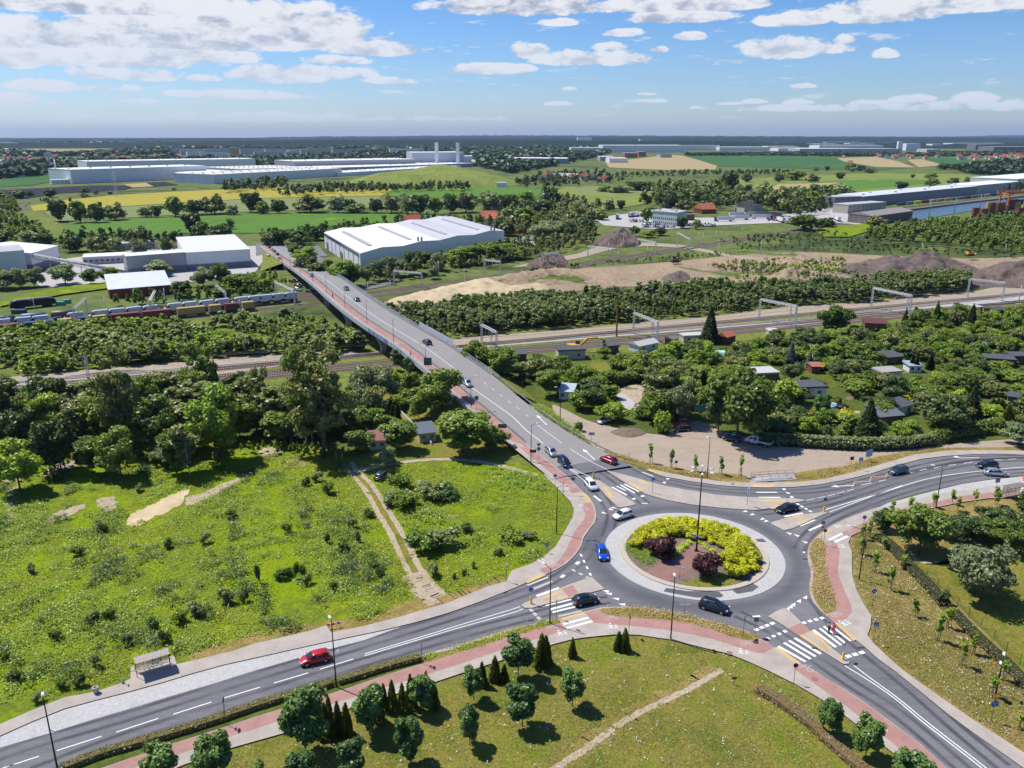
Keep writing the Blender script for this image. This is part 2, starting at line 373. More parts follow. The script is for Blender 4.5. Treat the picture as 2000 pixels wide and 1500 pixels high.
soil('pale_concrete',[(.40,.38,.36),(.46,.44,.41)],.05,1.5,.12,.1,.03)
paving('paving_beige',(.44,.385,.33),(.40,.35,.30))
paving('paving_red',(.42,.235,.20),(.36,.205,.175))
paving('paving_yellow',(.62,.43,.20),(.56,.40,.19))
paving('paving_brick',(.30,.17,.14),(.25,.14,.12),.25,.12)
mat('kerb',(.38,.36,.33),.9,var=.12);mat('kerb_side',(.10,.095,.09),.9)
mat('white_paint',(.74,.73,.70),.7,var=.14,vs=6);mat('worn_paint',(.44,.43,.41),.8,var=.25,vs=7);mat('orange_paint',(.75,.42,.10),.7,var=.1)
mat('patch_asphalt',(.10,.10,.105),.9,var=.15,vs=2)
M=MATS
# -- the land
def big_ground():
 mb=MB();xs=[-30000,-6000,-1500,-400,400,1500,6000,30000];ys=[-3000,-200,0,500,1500,5000,12000,32000]
 vs=[(x,y,0)for y in ys for x in xs];n=len(xs)
 mb.add(vs,[(j*n+i,j*n+i+1,(j+1)*n+i+1,(j+1)*n+i)for j in range(len(ys)-1)for i in range(n-1)])
 tag(mb.build('ground',M['farland']),kind='structure')
big_ground()
ground('earth_base',[(-900,1700),(-500,690),(0,615),(900,640),(2000,560),(2600,540),(3200,1700)],.02,M['weedy'])
ground('meadow',[(-260,1560),(-300,930),(0,905),(130,895),(260,880),(420,855),(560,870),(670,880),(720,915),(800,900),(960,900),(1040,915),(1062,930),(1082,950),(1100,968),(1115,985),(1112,1012),(1095,1050),(1070,1082),(1037,1103),(1000,1116),(989,1137),(950,1148),(875,1179),(775,1208),(700,1227),(562,1244),(500,1260),(375,1292),(237,1336),(125,1364),(0,1416),(-120,1465)],.05,M['meadow'],sm=3)
ground('lawn',[(60,1620),(300,1512),(450,1463),(560,1432),(687,1384),(855,1332),(987,1289),(1084,1259),(1140,1247),(1250,1242),(1310,1251),(1375,1267),(1462,1294),(1550,1336),(1650,1399),(1750,1477),(1850,1560),(1900,1640),(1000,1700)],.05,M['lawn'],sm=3)
ground('dry_lawn',[(1664,1046),(1655,1062),(1666,1080),(1666,1125),(1673,1150),(1688,1180),(1703,1203),(1701,1225),(1696,1240),(1708,1257),(1738,1285),(1800,1335),(1900,1405),(2000,1470),(2100,1540),(2500,1560),(2400,930),(2100,955),(2000,972),(1900,980),(1800,998),(1720,1014)],.05,M['drygrass'],sm=3)
ground('paddock',[(1770,1085),(1830,1100),(2000,1010),(2300,960),(2400,1500),(2050,1360),(1960,1270),(1880,1190),(1810,1120)],.09,M['lawn'],sm=3)
ground('allotment_ground',[(880,700),(1200,690),(1300,682),(1500,660),(1700,628),(2000,600),(2500,555),(2600,800),(2000,862),(1900,868),(1700,872),(1500,862),(1400,840),(1300,850),(1180,850),(1080,800),(960,740)],.05,M['orchard'],sm=3)
ground('gravel_yard',[(1080,790),(1110,803),(1150,822),(1215,838),(1300,850),(1310,838),(1360,822),(1400,838),(1500,864),(1600,872),(1715,878),(1812,874),(1882,865),(2000,856),(2400,830),(2400,850),(2000,876),(1900,878),(1825,880),(1762,888),(1700,900),(1612,920),(1557,929),(1470,946),(1450,930),(1375,928),(1312,918),(1262,907),(1225,895),(1190,885),(1165,876),(1147,860),(1110,832),(1085,808)],.09,M['gravel'],sm=3)
ground('verge',[(1175,880),(1190,881),(1225,891),(1262,904),(1312,913),(1375,923),(1450,926),(1466,941),(1440,943),(1400,940),(1350,933),(1300,923),(1267,915),(1225,903),(1190,890)],.12,M['drygrass'],sm=2)
ground('verge',[(1510,941),(1557,923),(1612,915),(1662,908),(1700,895),(1762,883),(1825,875),(1925,874),(2100,870),(2100,878),(1925,880),(1850,881),(1787,888),(1725,906),(1675,921),(1612,936),(1562,942)],.12,M['drygrass'],sm=2)
ground('wood_floor',[(-400,900),(-300,800),(0,800),(300,790),(560,800),(680,830),(690,900),(640,912),(560,880),(420,862),(260,885),(120,905),(0,925),(-200,960)],.04,M['orchard'],sm=3)
ground('garden_plot',[(680,800),(760,740),(840,730),(900,800),(1000,850),(1000,890),(900,892),(790,895),(700,890)],.07,M['lawn'],sm=2)
ground('railway_land',[(-700,880),(0,745),(370,705),(620,688),(700,690),(880,665),(1000,660),(1500,612),(2000,560),(2700,500),(2700,560),(2000,605),(1500,660),(1200,686),(880,716),(600,745),(0,830),(-700,1000)],.08,M['weedy'],sm=2)
ground('haul_road',[(-300,768),(0,738),(180,722),(300,712),(420,700),(500,694),(600,690),(660,685),(700,690),(600,706),(470,726),(350,738),(200,748),(60,762),(-300,800)],.12,M['sandstrip'],sm=2)
ground('haul_road',[(840,668),(960,655),(1100,645),(1250,630),(1400,617),(1550,598),(1700,590),(1790,575),(1900,570),(2000,550),(2300,520),(2300,545),(2000,572),(1900,586),(1700,604),(1550,615),(1400,628),(1250,645),(1100,658),(960,667),(870,676)],.12,M['sandstrip'],sm=2)
ground('spoil_ground',[(50,755),(130,735),(250,722),(330,728),(300,742),(160,752),(60,765)],.15,M['spoil'],sm=2)
def track(px0,px1,name='railway_track',bed=None,z=.16,bw=4.2,ext=(0,0)):
 """rails, sleepers and ballast of one straight track between two survey pixels"""
 a,b=G(*px0),G(*px1);d=(b-a).normalized();a=a-d*ext[0];b=b+d*ext[1];L=(b-a).length;ang=atan2(d.y,d.x)
 e=empty(name,(a.x,a.y,0),ang);mb=MB()
 mb.add([(0,-bw/2,z),(L,-bw/2,z),(L,bw/2,z),(0,bw/2,z),(0,-bw/2-.6,.02),(L,-bw/2-.6,.02),(L,bw/2+.6,.02),(0,bw/2+.6,.02)],[(0,1,2,3),(4,5,1,0),(7,3,2,6)])
 mb.build('ballast',bed or M['trackbed'],e)
 n=int(L/.75);V=np.zeros((n*8,3));base=np.array([(x,y,zz_)for zz_ in(z,z+.08)for x,y in((-.14,-1.3),(.14,-1.3),(.14,1.3),(-.14,1.3))])
 V=(base[None]+(np.arange(n)*.75)[:,None,None]*np.array([1,0,0])).reshape(-1,3)
 q=np.array([(4,5,6,7),(0,1,5,4),(1,2,6,5),(2,3,7,6),(3,0,4,7)]);Q=(q[None]+(np.arange(n)*8)[:,None,None]).reshape(-1,4)
 obj('sleepers',mesh_np('sleepers',V,Q,mat('sleeper',(.40,.36,.31),.9)),e)['kind']='stuff'
 for s_ in(-.75,.75):MB().box((L/2,s_,z+.16),(L,.09,.16)).build('rail',mat('rail',(.30,.22,.18),.5,.4),e)
 return e
def tk(p0,p1,lab,bed=None,ext=(0,0),bw=4.2):
 e=track(p0,p1,bed=bed,ext=ext,bw=bw);tag(e,lab,'railway track','railway tracks under the road bridge','structure')
tk((0,762),(1500,621),'single track beside the sandy haul road',ext=(60,400))
tk((0,776),(1500,636),'middle track of the southern line on brown ballast',ext=(60,400))
tk((0,786),(1500,644),'southernmost track of the line on brown ballast',ext=(60,400))
tk((0,751),(1500,630),'track on pale new ballast',bed=M['greyballast'],ext=(60,400))
for i,(a,b,bd)in enumerate([((0,655),(640,592),0),((0,646),(640,583),0),((0,638),(640,577),0),((0,630),(640,571),0)]):
 tk(a,b,['track under the container train','track under the van transporter train','track under the tank wagons','empty track behind the tank wagons'][i],ext=(100,0))
tk((640,592),(1060,532),'southern of two tracks curving past the sand heaps',ext=(0,0));tk((640,583),(1060,526),'northern of two tracks curving past the sand heaps')
tk((1060,532),(1500,462),'far straight of the southern track',ext=(0,500));tk((1060,526),(1500,458),'far straight of the northern track',ext=(0,500))
for pa,pb in(((1660,612),(2000,577)),((1580,622),(2000,583))):
 pass
ground('grey_trackbed',[(1500,634),(1640,614),(2000,572),(2300,540),(2300,553),(2000,585),(1640,625),(1500,642)],.10,M['greyballast'])
tk((1640,616),(2000,577),'right hand siding on grey ballast',bed=M['greyballast'],ext=(0,100))
ground('sand_workings',[(750,590),(800,575),(900,555),(1000,540),(1080,528),(1200,520),(1300,512),(1420,500),(1560,492),(1700,498),(1900,505),(2100,500),(2300,520),(2200,560),(2000,560),(1890,556),(1800,540),(1600,545),(1400,560),(1200,560),(1000,585),(850,600),(770,600)],.14,M['sand'],sm=2)
ground('haul_road',[(1000,522),(1060,508),(1130,495),(1200,474),(1330,478),(1430,498),(1500,505),(1440,505),(1330,484),(1220,482),(1140,502),(1060,516)],.16,M['sandstrip'],sm=2)
def heap(name,px,h,m,seed,res=60,nz=.25,label=None,cat=None,rough=.12,kind='structure',z0=.05,pw=.75):
 """a mound over a pixel outline: height grows from the edge inward, with noise"""
 from mathutils import noise as mn
 pts=[G(a,b)for a,b in cr(px,3,True)];P2=np.array([(p.x,p.y)for p in pts])
 x0,y0=P2.min(0);x1,y1=P2.max(0);sx=(x1-x0)/res;sy=(y1-y0)/res
 X,Y=np.meshgrid(np.linspace(x0,x1,res),np.linspace(y0,y1,res));q=np.stack([X.ravel(),Y.ravel()],1)
 ins=np.zeros(len(q),bool);dm=np.full(len(q),1e9);n=len(P2)
 for i in range(n):
  a,b=P2[i],P2[(i+1)%n];d=b-a;L2=(d@d)+1e-9
  t=np.clip(((q-a)@d)/L2,0,1);pr=a+t[:,None]*d;dm=np.minimum(dm,np.hypot(*(q-pr).T))
  c=((a[1]>q[:,1])!=(b[1]>q[:,1]))&(q[:,0]<(b[0]-a[0])*(q[:,1]-a[1])/(b[1]-a[1]+1e-12)+a[0]);ins^=c
 R=min(x1-x0,y1-y0)*.45;z=np.where(ins,(np.clip(dm/R,0,1)**pw)*h,-.3)
 sc=1/max(R*.5,2)
 nzv=np.array([mn.fractal(Vector((u*sc+seed,v*sc,seed)),.8,2,4)for u,v in q])
 z=np.where(ins,z*(1+nz*nzv)+nzv*h*rough*np.clip(dm/R*4,0,1),-.3)+z0
 V=np.stack([q[:,0],q[:,1],z],1);idx=np.arange(res*res).reshape(res,res)
 Q=np.stack([idx[:-1,:-1],idx[:-1,1:],idx[1:,1:],idx[1:,:-1]],-1).reshape(-1,4)
 keep=ins[Q].any(1);me=mesh_np(name,V,Q[keep],m);me.polygons.foreach_set('use_smooth',[True]*len(me.polygons))
 o=obj(name,me)
 if kind:o['kind']=kind
 if label:tag(o,label,cat)
 return o
mat('sand_bright',(.52,.41,.25),.95,var=.2,vs=.3,bump=.5,bs=2)
heap('sand_heap',[(755,590),(790,578),(850,566),(900,552),(960,548),(1000,560),(1060,556),(1070,568),(1000,582),(900,592),(800,596)],5,M['sand_bright'],1.3,nz=.5)
heap('sand_heap',[(925,548),(1000,536),(1100,530),(1160,545),(1060,560),(980,560)],4,M['sand'],2.3,nz=.5)
heap('sand_heap',[(1290,545),(1330,530),(1350,545),(1320,552)],2.5,M['spoil'],3.3)
heap('spoil_heap',[(1640,525),(1690,512),(1740,505),(1800,510),(1860,510),(1920,530),(1900,548),(1800,545),(1700,545),(1650,538)],7,M['spoil'],4.1,nz=.7,rough=.25,res=90)
heap('spoil_heap',[(1870,550),(1900,530),(1960,518),(2040,520),(2120,540),(2060,565),(1960,562),(1900,560)],7,M['spoil'],5.2,nz=.7,rough=.25,res=90)
heap('spoil_heap',[(1160,478),(1185,462),(1215,458),(1245,468),(1248,480),(1200,485)],6,M['spoil'],6.2,nz=.4,rough=.15,pw=.5)
heap('spoil_heap',[(1025,522),(1060,502),(1095,500),(1110,515),(1080,525)],3.5,M['spoil'],7.2,nz=.7,rough=.3)
heap('spoil_heap',[(1500,520),(1540,504),(1575,502),(1600,515),(1560,524)],3,M['sand'],8.2,nz=.7,rough=.3)
heap('spoil_heap',[(1500,545),(1530,528),(1570,532),(1575,545),(1530,552)],3,M['sand'],9.2,nz=.7,rough=.3)
heap('gravel_pile',[(1190,846),(1215,836),(1250,838),(1262,848),(1230,856)],.7,M['bed'],10.2,res=30)
soil('mound_grass',[(.12,.17,.03),(.22,.25,.06),(.16,.21,.04),(.26,.26,.09)],.012,.3,.3,.6,.6)
heap('landfill_hill',[(640,366),(720,354),(800,349),(900,345),(960,347),(1010,356),(1010,362),(940,366),(800,369),(690,371)],26,M['mound_grass'],3.9,res=90,nz=.12,rough=.05)
FZ=.3
for nm,px,m in[('rapeseed_field',[(60,402),(130,390),(225,381),(325,375),(500,367),(650,362),(777,365),(745,382),(500,387),(350,396),(250,402),(100,410),(65,412)],'rapeseed'),('grain_field',[(85,413),(250,403),(350,397),(500,388),(745,383),(720,407),(600,410),(400,416),(270,424),(110,432)],'cropgrey'),('green_field',[(125,442),(200,430),(362,423),(500,417),(775,418),(920,420),(870,428),(775,434),(650,440),(600,450),(500,455),(362,455),(250,466),(137,462)],'cropgreen'),('green_field',[(777,365),(900,364),(1000,366),(1060,370),(1050,384),(862,386),(745,383)],'cropgreen'),('tan_field',[(1182,317),(1310,302),(1332,304),(1402,322),(1397,331),(1300,332),(1190,327)],'croptan'),('dark_green_field',[(1335,303),(1375,301),(1500,303),(1635,307),(1660,322),(1780,327),(1700,333),(1540,328),(1404,325)],'cropdark'),('tan_field',[(1634,309),(1710,306),(1750,314),(1787,327),(1712,326),(1650,316)],'croptan'),('tan_field',[(1772,312),(1800,311),(1842,322),(1795,327)],'croptan'),('green_field',[(1800,308),(1850,307),(1915,316),(1910,325),(1845,321)],'cropdark'),('striped_field',[(-60,301),(120,301),(200,297),(300,291),(345,286),(330,281),(200,279),(100,280),(-60,282)],'cropstripe'),('solar_park',[(0,372),(60,368),(180,362),(275,362),(240,371),(120,377),(60,386),(-40,388)],'carpark'),('solar_park',[(283,357),(320,355),(350,361),(300,364)],'carpark'),('sand_field',[(240,360),(285,357),(300,364),(260,366)],'croptan'),('green_field',[(20,345),(110,339),(118,352),(60,362),(-20,366)],'cropdark'),('light_meadow',[(1080,365),(1250,362),(1420,352),(1540,345),(1700,338),(1860,340),(1960,345),(1980,360),(1900,368),(1700,378),(1600,372),(1500,368),(1330,378),(1250,400),(1170,412),(1110,405),(1060,385)],'mound_grass'),('pale_meadow',[(1110,366),(1240,363),(1300,372),(1250,378),(1130,377)],'cropgrey'),('meadow_strip',[(1500,362),(1640,352),(1790,350),(1850,356),(1740,366),(1640,374),(1560,372)],'cropgreen'),('hay_strip',[(1490,372),(1520,360),(1640,356),(1600,366),(1520,376)],'croptan'),('fallow_land',[(60,410),(80,415),(110,432),(125,445),(115,470),(60,475),(20,450),(10,420)],'weedy'),('bright_meadow',[(0,590),(60,572),(130,558),(214,553),(214,562),(120,575),(40,590),(0,598)],'meadow'),('bright_meadow',[(1620,442),(1700,436),(1700,450),(1660,462),(1610,462),(1590,450)],'meadow')]:
 FZ+=.02;ground(nm,px,FZ,M[m])
ground('yard',[(60,545),(130,505),(250,490),(360,485),(500,480),(520,500),(500,530),(440,545),(250,560),(80,560)],.2,M['pale_concrete'])
ground('yard',[(500,475),(620,478),(640,500),(600,500),(545,490),(500,500)],.24,M['asphalt'])
ground('access_road',[(600,495),(625,500),(655,535),(700,560),(780,545),(780,550),(700,568),(640,545)],.28,M['asphalt'],sm=2)
ground('lorry_park',[(1160,428),(1200,420),(1280,410),(1350,425),(1500,425),(1640,400),(1700,400),(1690,440),(1600,432),(1500,436),(1400,440),(1290,448),(1180,440)],.3,M['pale_concrete'])
ground('lorry_park',[(1000,470),(1045,466),(1060,476),(1010,482)],.3,M['pale_concrete'])
ground('dirt_road',[(34,400),(60,393),(48,403),(60,415),(90,430),(106,445),(98,455),(80,438),(50,420)],.5,M['spoil'])
wm=bpy.data.materials.new('water');wm.use_nodes=True;_b=wm.node_tree.nodes['Principled BSDF'];_b.inputs['Base Color'].default_value=(.05,.085,.12,1);_b.inputs['Roughness'].default_value=.18
_t=NT(wm.node_tree);_p=_t.n('ShaderNodeNewGeometry').outputs['Position'];_bp=_t.n('ShaderNodeBump');_bp.inputs['Strength'].default_value=.5;_bp.inputs['Distance'].default_value=.4
_t.put(_bp.inputs['Height'],_t.noise(_p,.35,5,.7));_t.put(_b.inputs['Normal'],_bp.outputs[0])
ground('canal_water',[(1765,410),(1860,397),(1930,391),(2000,384),(2120,375),(2120,405),(1960,406),(1900,411),(1860,418),(1800,428),(1770,434)],.35,wm)
# -- roads round the roundabout
K_NW=[(1107,930),(1125,947),(1140,962),(1155,977),(1162,990),(1165,1007),(1162,1020),(1150,1035),(1140,1050),(1136,1065),(1125,1082),(1107,1100),(1087,1112),(1062,1123),(1025,1139),(1000,1150),(937,1175),(875,1197),(812,1215),(750,1230),(687,1243),(625,1256),(562,1270),(500,1284),(437,1298),(375,1315),(312,1334),(250,1351),(187,1367),(125,1384),(62,1409),(0,1437),(-120,1490)]
K_N=[(1280,925),(1300,931),(1350,940),(1400,947),(1450,951),(1500,952),(1550,951),(1600,946),(1650,937),(1700,925),(1750,909),(1800,896),(1850,890),(1900,887),(1950,886),(2000,888),(2120,896)]
K_SE_E=[(2120,912),(2000,928),(1925,937),(1875,945),(1800,962),(1750,976),(1720,988),(1700,995),(1675,1004),(1650,1014),(1625,1026),(1607,1037),(1595,1048),(1582,1062),(1578,1075),(1577,1087),(1579,1100),(1583,1112),(1584,1125),(1581,1140),(1581,1157),(1587,1175),(1600,1190),(1612,1201),(1630,1217),(1650,1234),(1672,1250),(1690,1264),(1712,1284),(1750,1312),(1800,1352),(1850,1393),(1900,1430),(1950,1465),(2000,1500),(2100,1575)]
K_S=[(1950,1590),(1850,1500),(1800,1455),(1750,1417),(1715,1391),(1687,1370),(1650,1346),(1612,1324),(1595,1312),(1562,1295),(1512,1264),(1500,1255),(1485,1247),(1462,1233),(1425,1222),(1375,1209),(1325,1199),(1275,1189),(1225,1184),(1175,1186),(1140,1195),(1100,1207),(1040,1219),(1000,1227),(975,1235),(925,1250),(875,1265),(820,1279),(750,1297),(700,1311),(660,1324),(575,1353),(500,1377),(425,1404),(325,1435),(250,1456),(200,1472),(122,1500),(0,1548)]
ASP=[G(a,b,.10)for a,b in[(1212,903),(1240,913),(1260,919)]+K_N+K_SE_E+[(2050,1640)]+K_S+[(-150,1600)]+K_NW[::-1]]
mb=MB();sheet_mb(mb,ASP,.10);tag(mb.build('road',[M['asphalt']]),kind='structure')
KZ=.22
def pave(name,px,m,z=KZ,sm=0):
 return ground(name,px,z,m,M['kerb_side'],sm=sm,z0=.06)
P_NW_out=[(1062,927),(1082,947),(1100,965),(1115,980),(1121,995),(1119,1010),(1107,1030),(1095,1050),(1085,1067),(1062,1087),(1037,1101),(1000,1114),(996,1120),(989,1135),(950,1146),(875,1177),(775,1206),(700,1225),(647,1235),(637,1221),(610,1230),(562,1242),(500,1256),(450,1272),(375,1290),(345,1297),(340,1280),(255,1302),(255,1325),(237,1334),(187,1350),(125,1362),(62,1387),(0,1414),(-120,1465)]
pave('pavement',K_NW+P_NW_out[::-1]+[(1080,908)],M['paving_beige'])
pave('pavement',K_N+[(2120,885),(2000,880),(1925,879),(1850,880),(1787,887),(1725,905),(1675,920),(1612,935),(1562,941),(1500,942),(1450,942),(1400,939),(1350,932),(1300,922),(1262,914)],M['paving_beige'])
E_out=[(2000,1470),(1950,1437),(1900,1405),(1850,1370),(1800,1335),(1762,1307),(1737,1285),(1707,1257),(1694,1240),(1700,1225),(1702,1202),(1687,1180),(1672,1150),(1665,1125),(1664,1108),(1664,1078),(1657,1060),(1663,1046),(1690,1034),(1747,1007),(1807,995),(1875,981),(1930,973),(2000,970),(2120,958)]
BAY=[(1725,992),(1757,983),(1800,972),(1850,962),(1900,955),(1950,948),(2000,941),(2120,925)]
pave('pavement',[(2120,925)]+BAY[::-1][1:]+[(1720,989)]+K_SE_E[K_SE_E.index((1700,995)):-1]+[(2100,1575),(2100,1540)]+E_out,M['paving_beige'])
S_out=[(1900,1625),(1780,1500),(1750,1475),(1725,1455),(1680,1420),(1650,1397),(1612,1370),(1587,1355),(1550,1334),(1500,1309),(1462,1292),(1425,1277),(1375,1265),(1310,1249),(1250,1240),(1228,1239),(1200,1239),(1168,1242),(1140,1245),(1115,1249),(1084,1257),(987,1287),(900,1315),(855,1330),(687,1382),(560,1430),(500,1447),(450,1461),(355,1495),(200,1560)]
pave('pavement',K_S[1:36]+[(60,1560)]+S_out[::-1][0:],M['paving_beige'])
ground('cobbled_bay',K_NW[20:32]+[(0,1460),(100,1431),(175,1407),(250,1385),(325,1362),(400,1340),(500,1309),(582,1285),(650,1266),(712,1250),(785,1223)],.106,M['cobble'])
ground('cobbled_bay',[(1720,989),(1735,982),(1760,976),(1800,965),(1875,946),(1925,938),(2000,930),(2120,914)]+BAY[::-1],.106,M['cobble'])
R3=KZ+.004
def red(px,sm=0):return ground('cycle_path',px,R3,M['paving_red'],sm=sm)
red([(1000,843),(1027,867),(1050,887),(1070,902),(1087,914),(1107,932),(1125,949),(1136,960),(1118,963),(1100,948),(1080,932),(1060,914),(1040,897)][2:11])
red([(1136,986),(1151,981),(1158,988),(1161,1005),(1158,1020),(1147,1034),(1137,1049),(1133,1064),(1122,1080),(1104,1098),(1085,1110),(1066,1119),(1055,1112),(1070,1106),(1090,1095),(1105,1075),(1115,1055),(1124,1035),(1138,1018),(1143,1003)],3)
red([(100,1535),(200,1500),(325,1457),(425,1425),(500,1400),(562,1381),(625,1362),(687,1342),(750,1320),(825,1297),(875,1282),(925,1267),(997,1242),(1024,1235),(1073,1221),(1094,1217),(1108,1229),(1071,1241),(1032,1252),(987,1266),(925,1288),(850,1312),(775,1335),(687,1363),(562,1402),(500,1423),(425,1446),(345,1474),(275,1495),(150,1540)])
red([(1141,1196),(1175,1189),(1168,1193),(1180,1198),(1225,1205),(1275,1209),(1325,1214),(1375,1225),(1425,1242),(1462,1250),(1486,1249),(1500,1256),(1513,1264),(1492,1275),(1480,1275),(1450,1267),(1400,1250),(1350,1239),(1300,1230),(1250,1224),(1200,1220),(1160,1216)])
red([(1564,1297),(1597,1314),(1614,1326),(1652,1349),(1689,1373),(1717,1394),(1752,1420),(1802,1458),(1852,1503),(1950,1592),(1900,1592),(1787,1490),(1742,1450),(1700,1417),(1650,1377),(1600,1342),(1549,1305)])
red([(1608,1059),(1632,1060),(1639,1070),(1640,1078),(1638,1096),(1637,1120),(1639,1125),(1650,1155),(1662,1180),(1664,1195),(1655,1207),(1640,1214),(1629,1216),(1614,1203),(1625,1197),(1635,1185),(1630,1167),(1620,1140),(1614,1125),(1611,1108),(1612,1084),(1615,1072)])
red([(1642,1042),(1670,1028),(1700,1014),(1750,997),(1807,985),(1870,970),(1930,962),(2000,958),(2120,946),(2120,956),(2000,968),(1930,972),(1875,980),(1807,993),(1747,1006),(1690,1033),(1660,1048)])
def yel(*q):return ground('tactile_paving',list(q),R3+.004,M['paving_yellow'])
yel((1024,1135),(1059,1119),(1067,1123),(1031,1139));yel((1089,1209),(1139,1195),(1141,1199),(1095,1213));yel((1512,1265),(1519,1263),(1565,1295),(1556,1298));yel((1630,1217),(1637,1216),(1673,1248),(1667,1252))
yel((1133,965),(1143,963),(1155,976),(1151,981),(1145,979));yel((1598,1048),(1607,1038),(1626,1033),(1623,1037),(1606,1047));yel((1262,918),(1272,917),(1294,926),(1292,928));yel((1471,947),(1511,946),(1511,951),(1471,951))
V4=KZ+.012
ground('grass_verge',[(1170,1191),(1200,1187),(1250,1187),(1300,1194),(1350,1205),(1400,1217),(1437,1227),(1470,1237),(1485,1247),(1462,1250),(1425,1242),(1375,1225),(1325,1214),(1275,1209),(1225,1205),(1187,1200)],V4,M['drygrass'],sm=3)
ground('grass_verge',[(1598,1050),(1587,1058),(1582,1072),(1582,1084),(1586,1096),(1590,1110),(1588,1130),(1587,1157),(1595,1177),(1607,1194),(1615,1199),(1630,1192),(1634,1184),(1627,1165),(1617,1140),(1613,1125),(1611,1108),(1612,1084),(1614,1072),(1608,1058)],V4,M['drygrass'],sm=3)
ground('grass_verge',[(822,1284),(875,1270),(925,1255),(1000,1231),(1040,1221),(1085,1209),(1094,1213),(1094,1217),(1073,1221),(1024,1235),(997,1242),(925,1266),(875,1281),(825,1296)],V4,M['drygrass'],sm=2)
ground('grass_verge',[(122,1502),(200,1473),(325,1437),(425,1406),(500,1379),(575,1355),(660,1326),(750,1299),(820,1281),(824,1296),(750,1319),(687,1341),(625,1361),(500,1399),(425,1424),(325,1456),(200,1499),(140,1520)],V4,M['orchard'])
ISL=[[(1160,937),(1170,938),(1205,960),(1241,983),(1240,986),(1212,991),(1207,990),(1185,970),(1165,947)],[(1183,918),(1212,925),(1250,935),(1272,942),(1300,949),(1350,958),(1400,966),(1450,970),(1500,972),(1550,973),(1574,977),(1550,982),(1525,988),(1500,993),(1475,996),(1450,995),(1400,991),(1350,985),(1300,976),(1260,964),(1225,945),(1198,928)],[(1503,1021),(1531,1036),(1550,1031),(1585,1015),(1618,1001),(1612,997),(1595,1002),(1570,1004),(1540,1010)],[(1500,1204),(1515,1194),(1528,1188),(1536,1188),(1550,1200),(1582,1232),(1625,1266),(1660,1292),(1658,1296),(1648,1297),(1612,1275),(1560,1240),(1520,1215)],[(1018,1182),(1025,1177),(1060,1162),(1110,1142),(1155,1126),(1180,1149),(1178,1151),(1150,1158),(1112,1168),(1062,1181),(1040,1187),(1025,1187)]]
for q in ISL:pave('traffic_island',q,M['paving_beige'],KZ)
for q in([(1098,1150),(1119,1142),(1129,1158),(1110,1167)],[(1538,1227),(1566,1216),(1583,1232),(1560,1242)]):red(q)
for q in([(1055,1169),(1098,1151),(1101,1154),(1062,1171)],[(1060,1177),(1107,1161),(1110,1165),(1064,1179)],[(1560,1241),(1567,1239),(1614,1271),(1607,1272)],[(1581,1233),(1588,1232),(1626,1266),(1620,1268)],[(1178,953),(1183,951),(1200,971),(1192,972)],[(1225,942),(1232,941),(1258,957),(1252,959)],[(1240,936),(1248,937),(1274,946),(1265,948)],[(1484,976),(1530,976),(1530,980),(1488,980)],[(1501,991),(1530,982),(1540,983),(1508,994)],[(1537,1012),(1570,1004),(1575,1006),(1545,1015)],[(1556,1022),(1580,1012),(1585,1013),(1562,1025)]):yel(*q)
def ring(name,r0,r1,z0,z1,m,side=None,n=96):
 mb=MB();vs=[]
 for i in range(n):
  t=2*pi*i/n;vs+=[(RC.x+r0*cos(t),RC.y+r0*sin(t),z1),(RC.x+r1*cos(t),RC.y+r1*sin(t),z1),(RC.x+r1*cos(t),RC.y+r1*sin(t),z0),(RC.x+r0*cos(t),RC.y+r0*sin(t),z0)]
 f=[];
 for i in range(n):
  a,b=i*4,((i+1)%n)*4;f+=[(a,a+1,b+1,b),(a+1,a+2,b+2,b+1)]
  if r0>.1:f+=[(a+3,a,b,b+3)]
 mb.add(vs,f);return tag(mb.build(name,m),kind='structure')
ring('truck_apron',12.1,15.0,.1,.15,M['cobble']);ring('island_kerb',11.45,12.4,.12,.30,mat('kerb_stone',(.46,.40,.32),.9,var=.15,vs=3))
ring('planting_bed',0,11.6,.1,.27,M['bed'])
ground('brick_walk',[(1259,1118),(1300,1139),(1350,1110),(1395,1080),(1372,1065),(1352,1062),(1322,1080)],.278,M['paving_brick'])
ground('asphalt_patch',[(1296,1155),(1301,1148),(1340,1154),(1405,1156),(1413,1163),(1408,1167),(1360,1167),(1320,1160)],.156,M['patch_asphalt']);ground('asphalt_patch',[(1430,1153),(1470,1139),(1482,1146),(1470,1155),(1440,1160)],.156,M['patch_asphalt']);ground('asphalt_patch',[(1475,1053),(1490,1052),(1498,1059),(1480,1058)],.156,M['patch_asphalt'])
ground('worn_grass',[(1330,1140),(1400,1122),(1440,1128),(1420,1146),(1370,1150)],.276,M['lawn'],sm=3)
ground('worn_grass',[(1225,1065),(1240,1045),(1262,1035),(1275,1060),(1270,1085),(1240,1085)],.276,M['lawn'],sm=3)
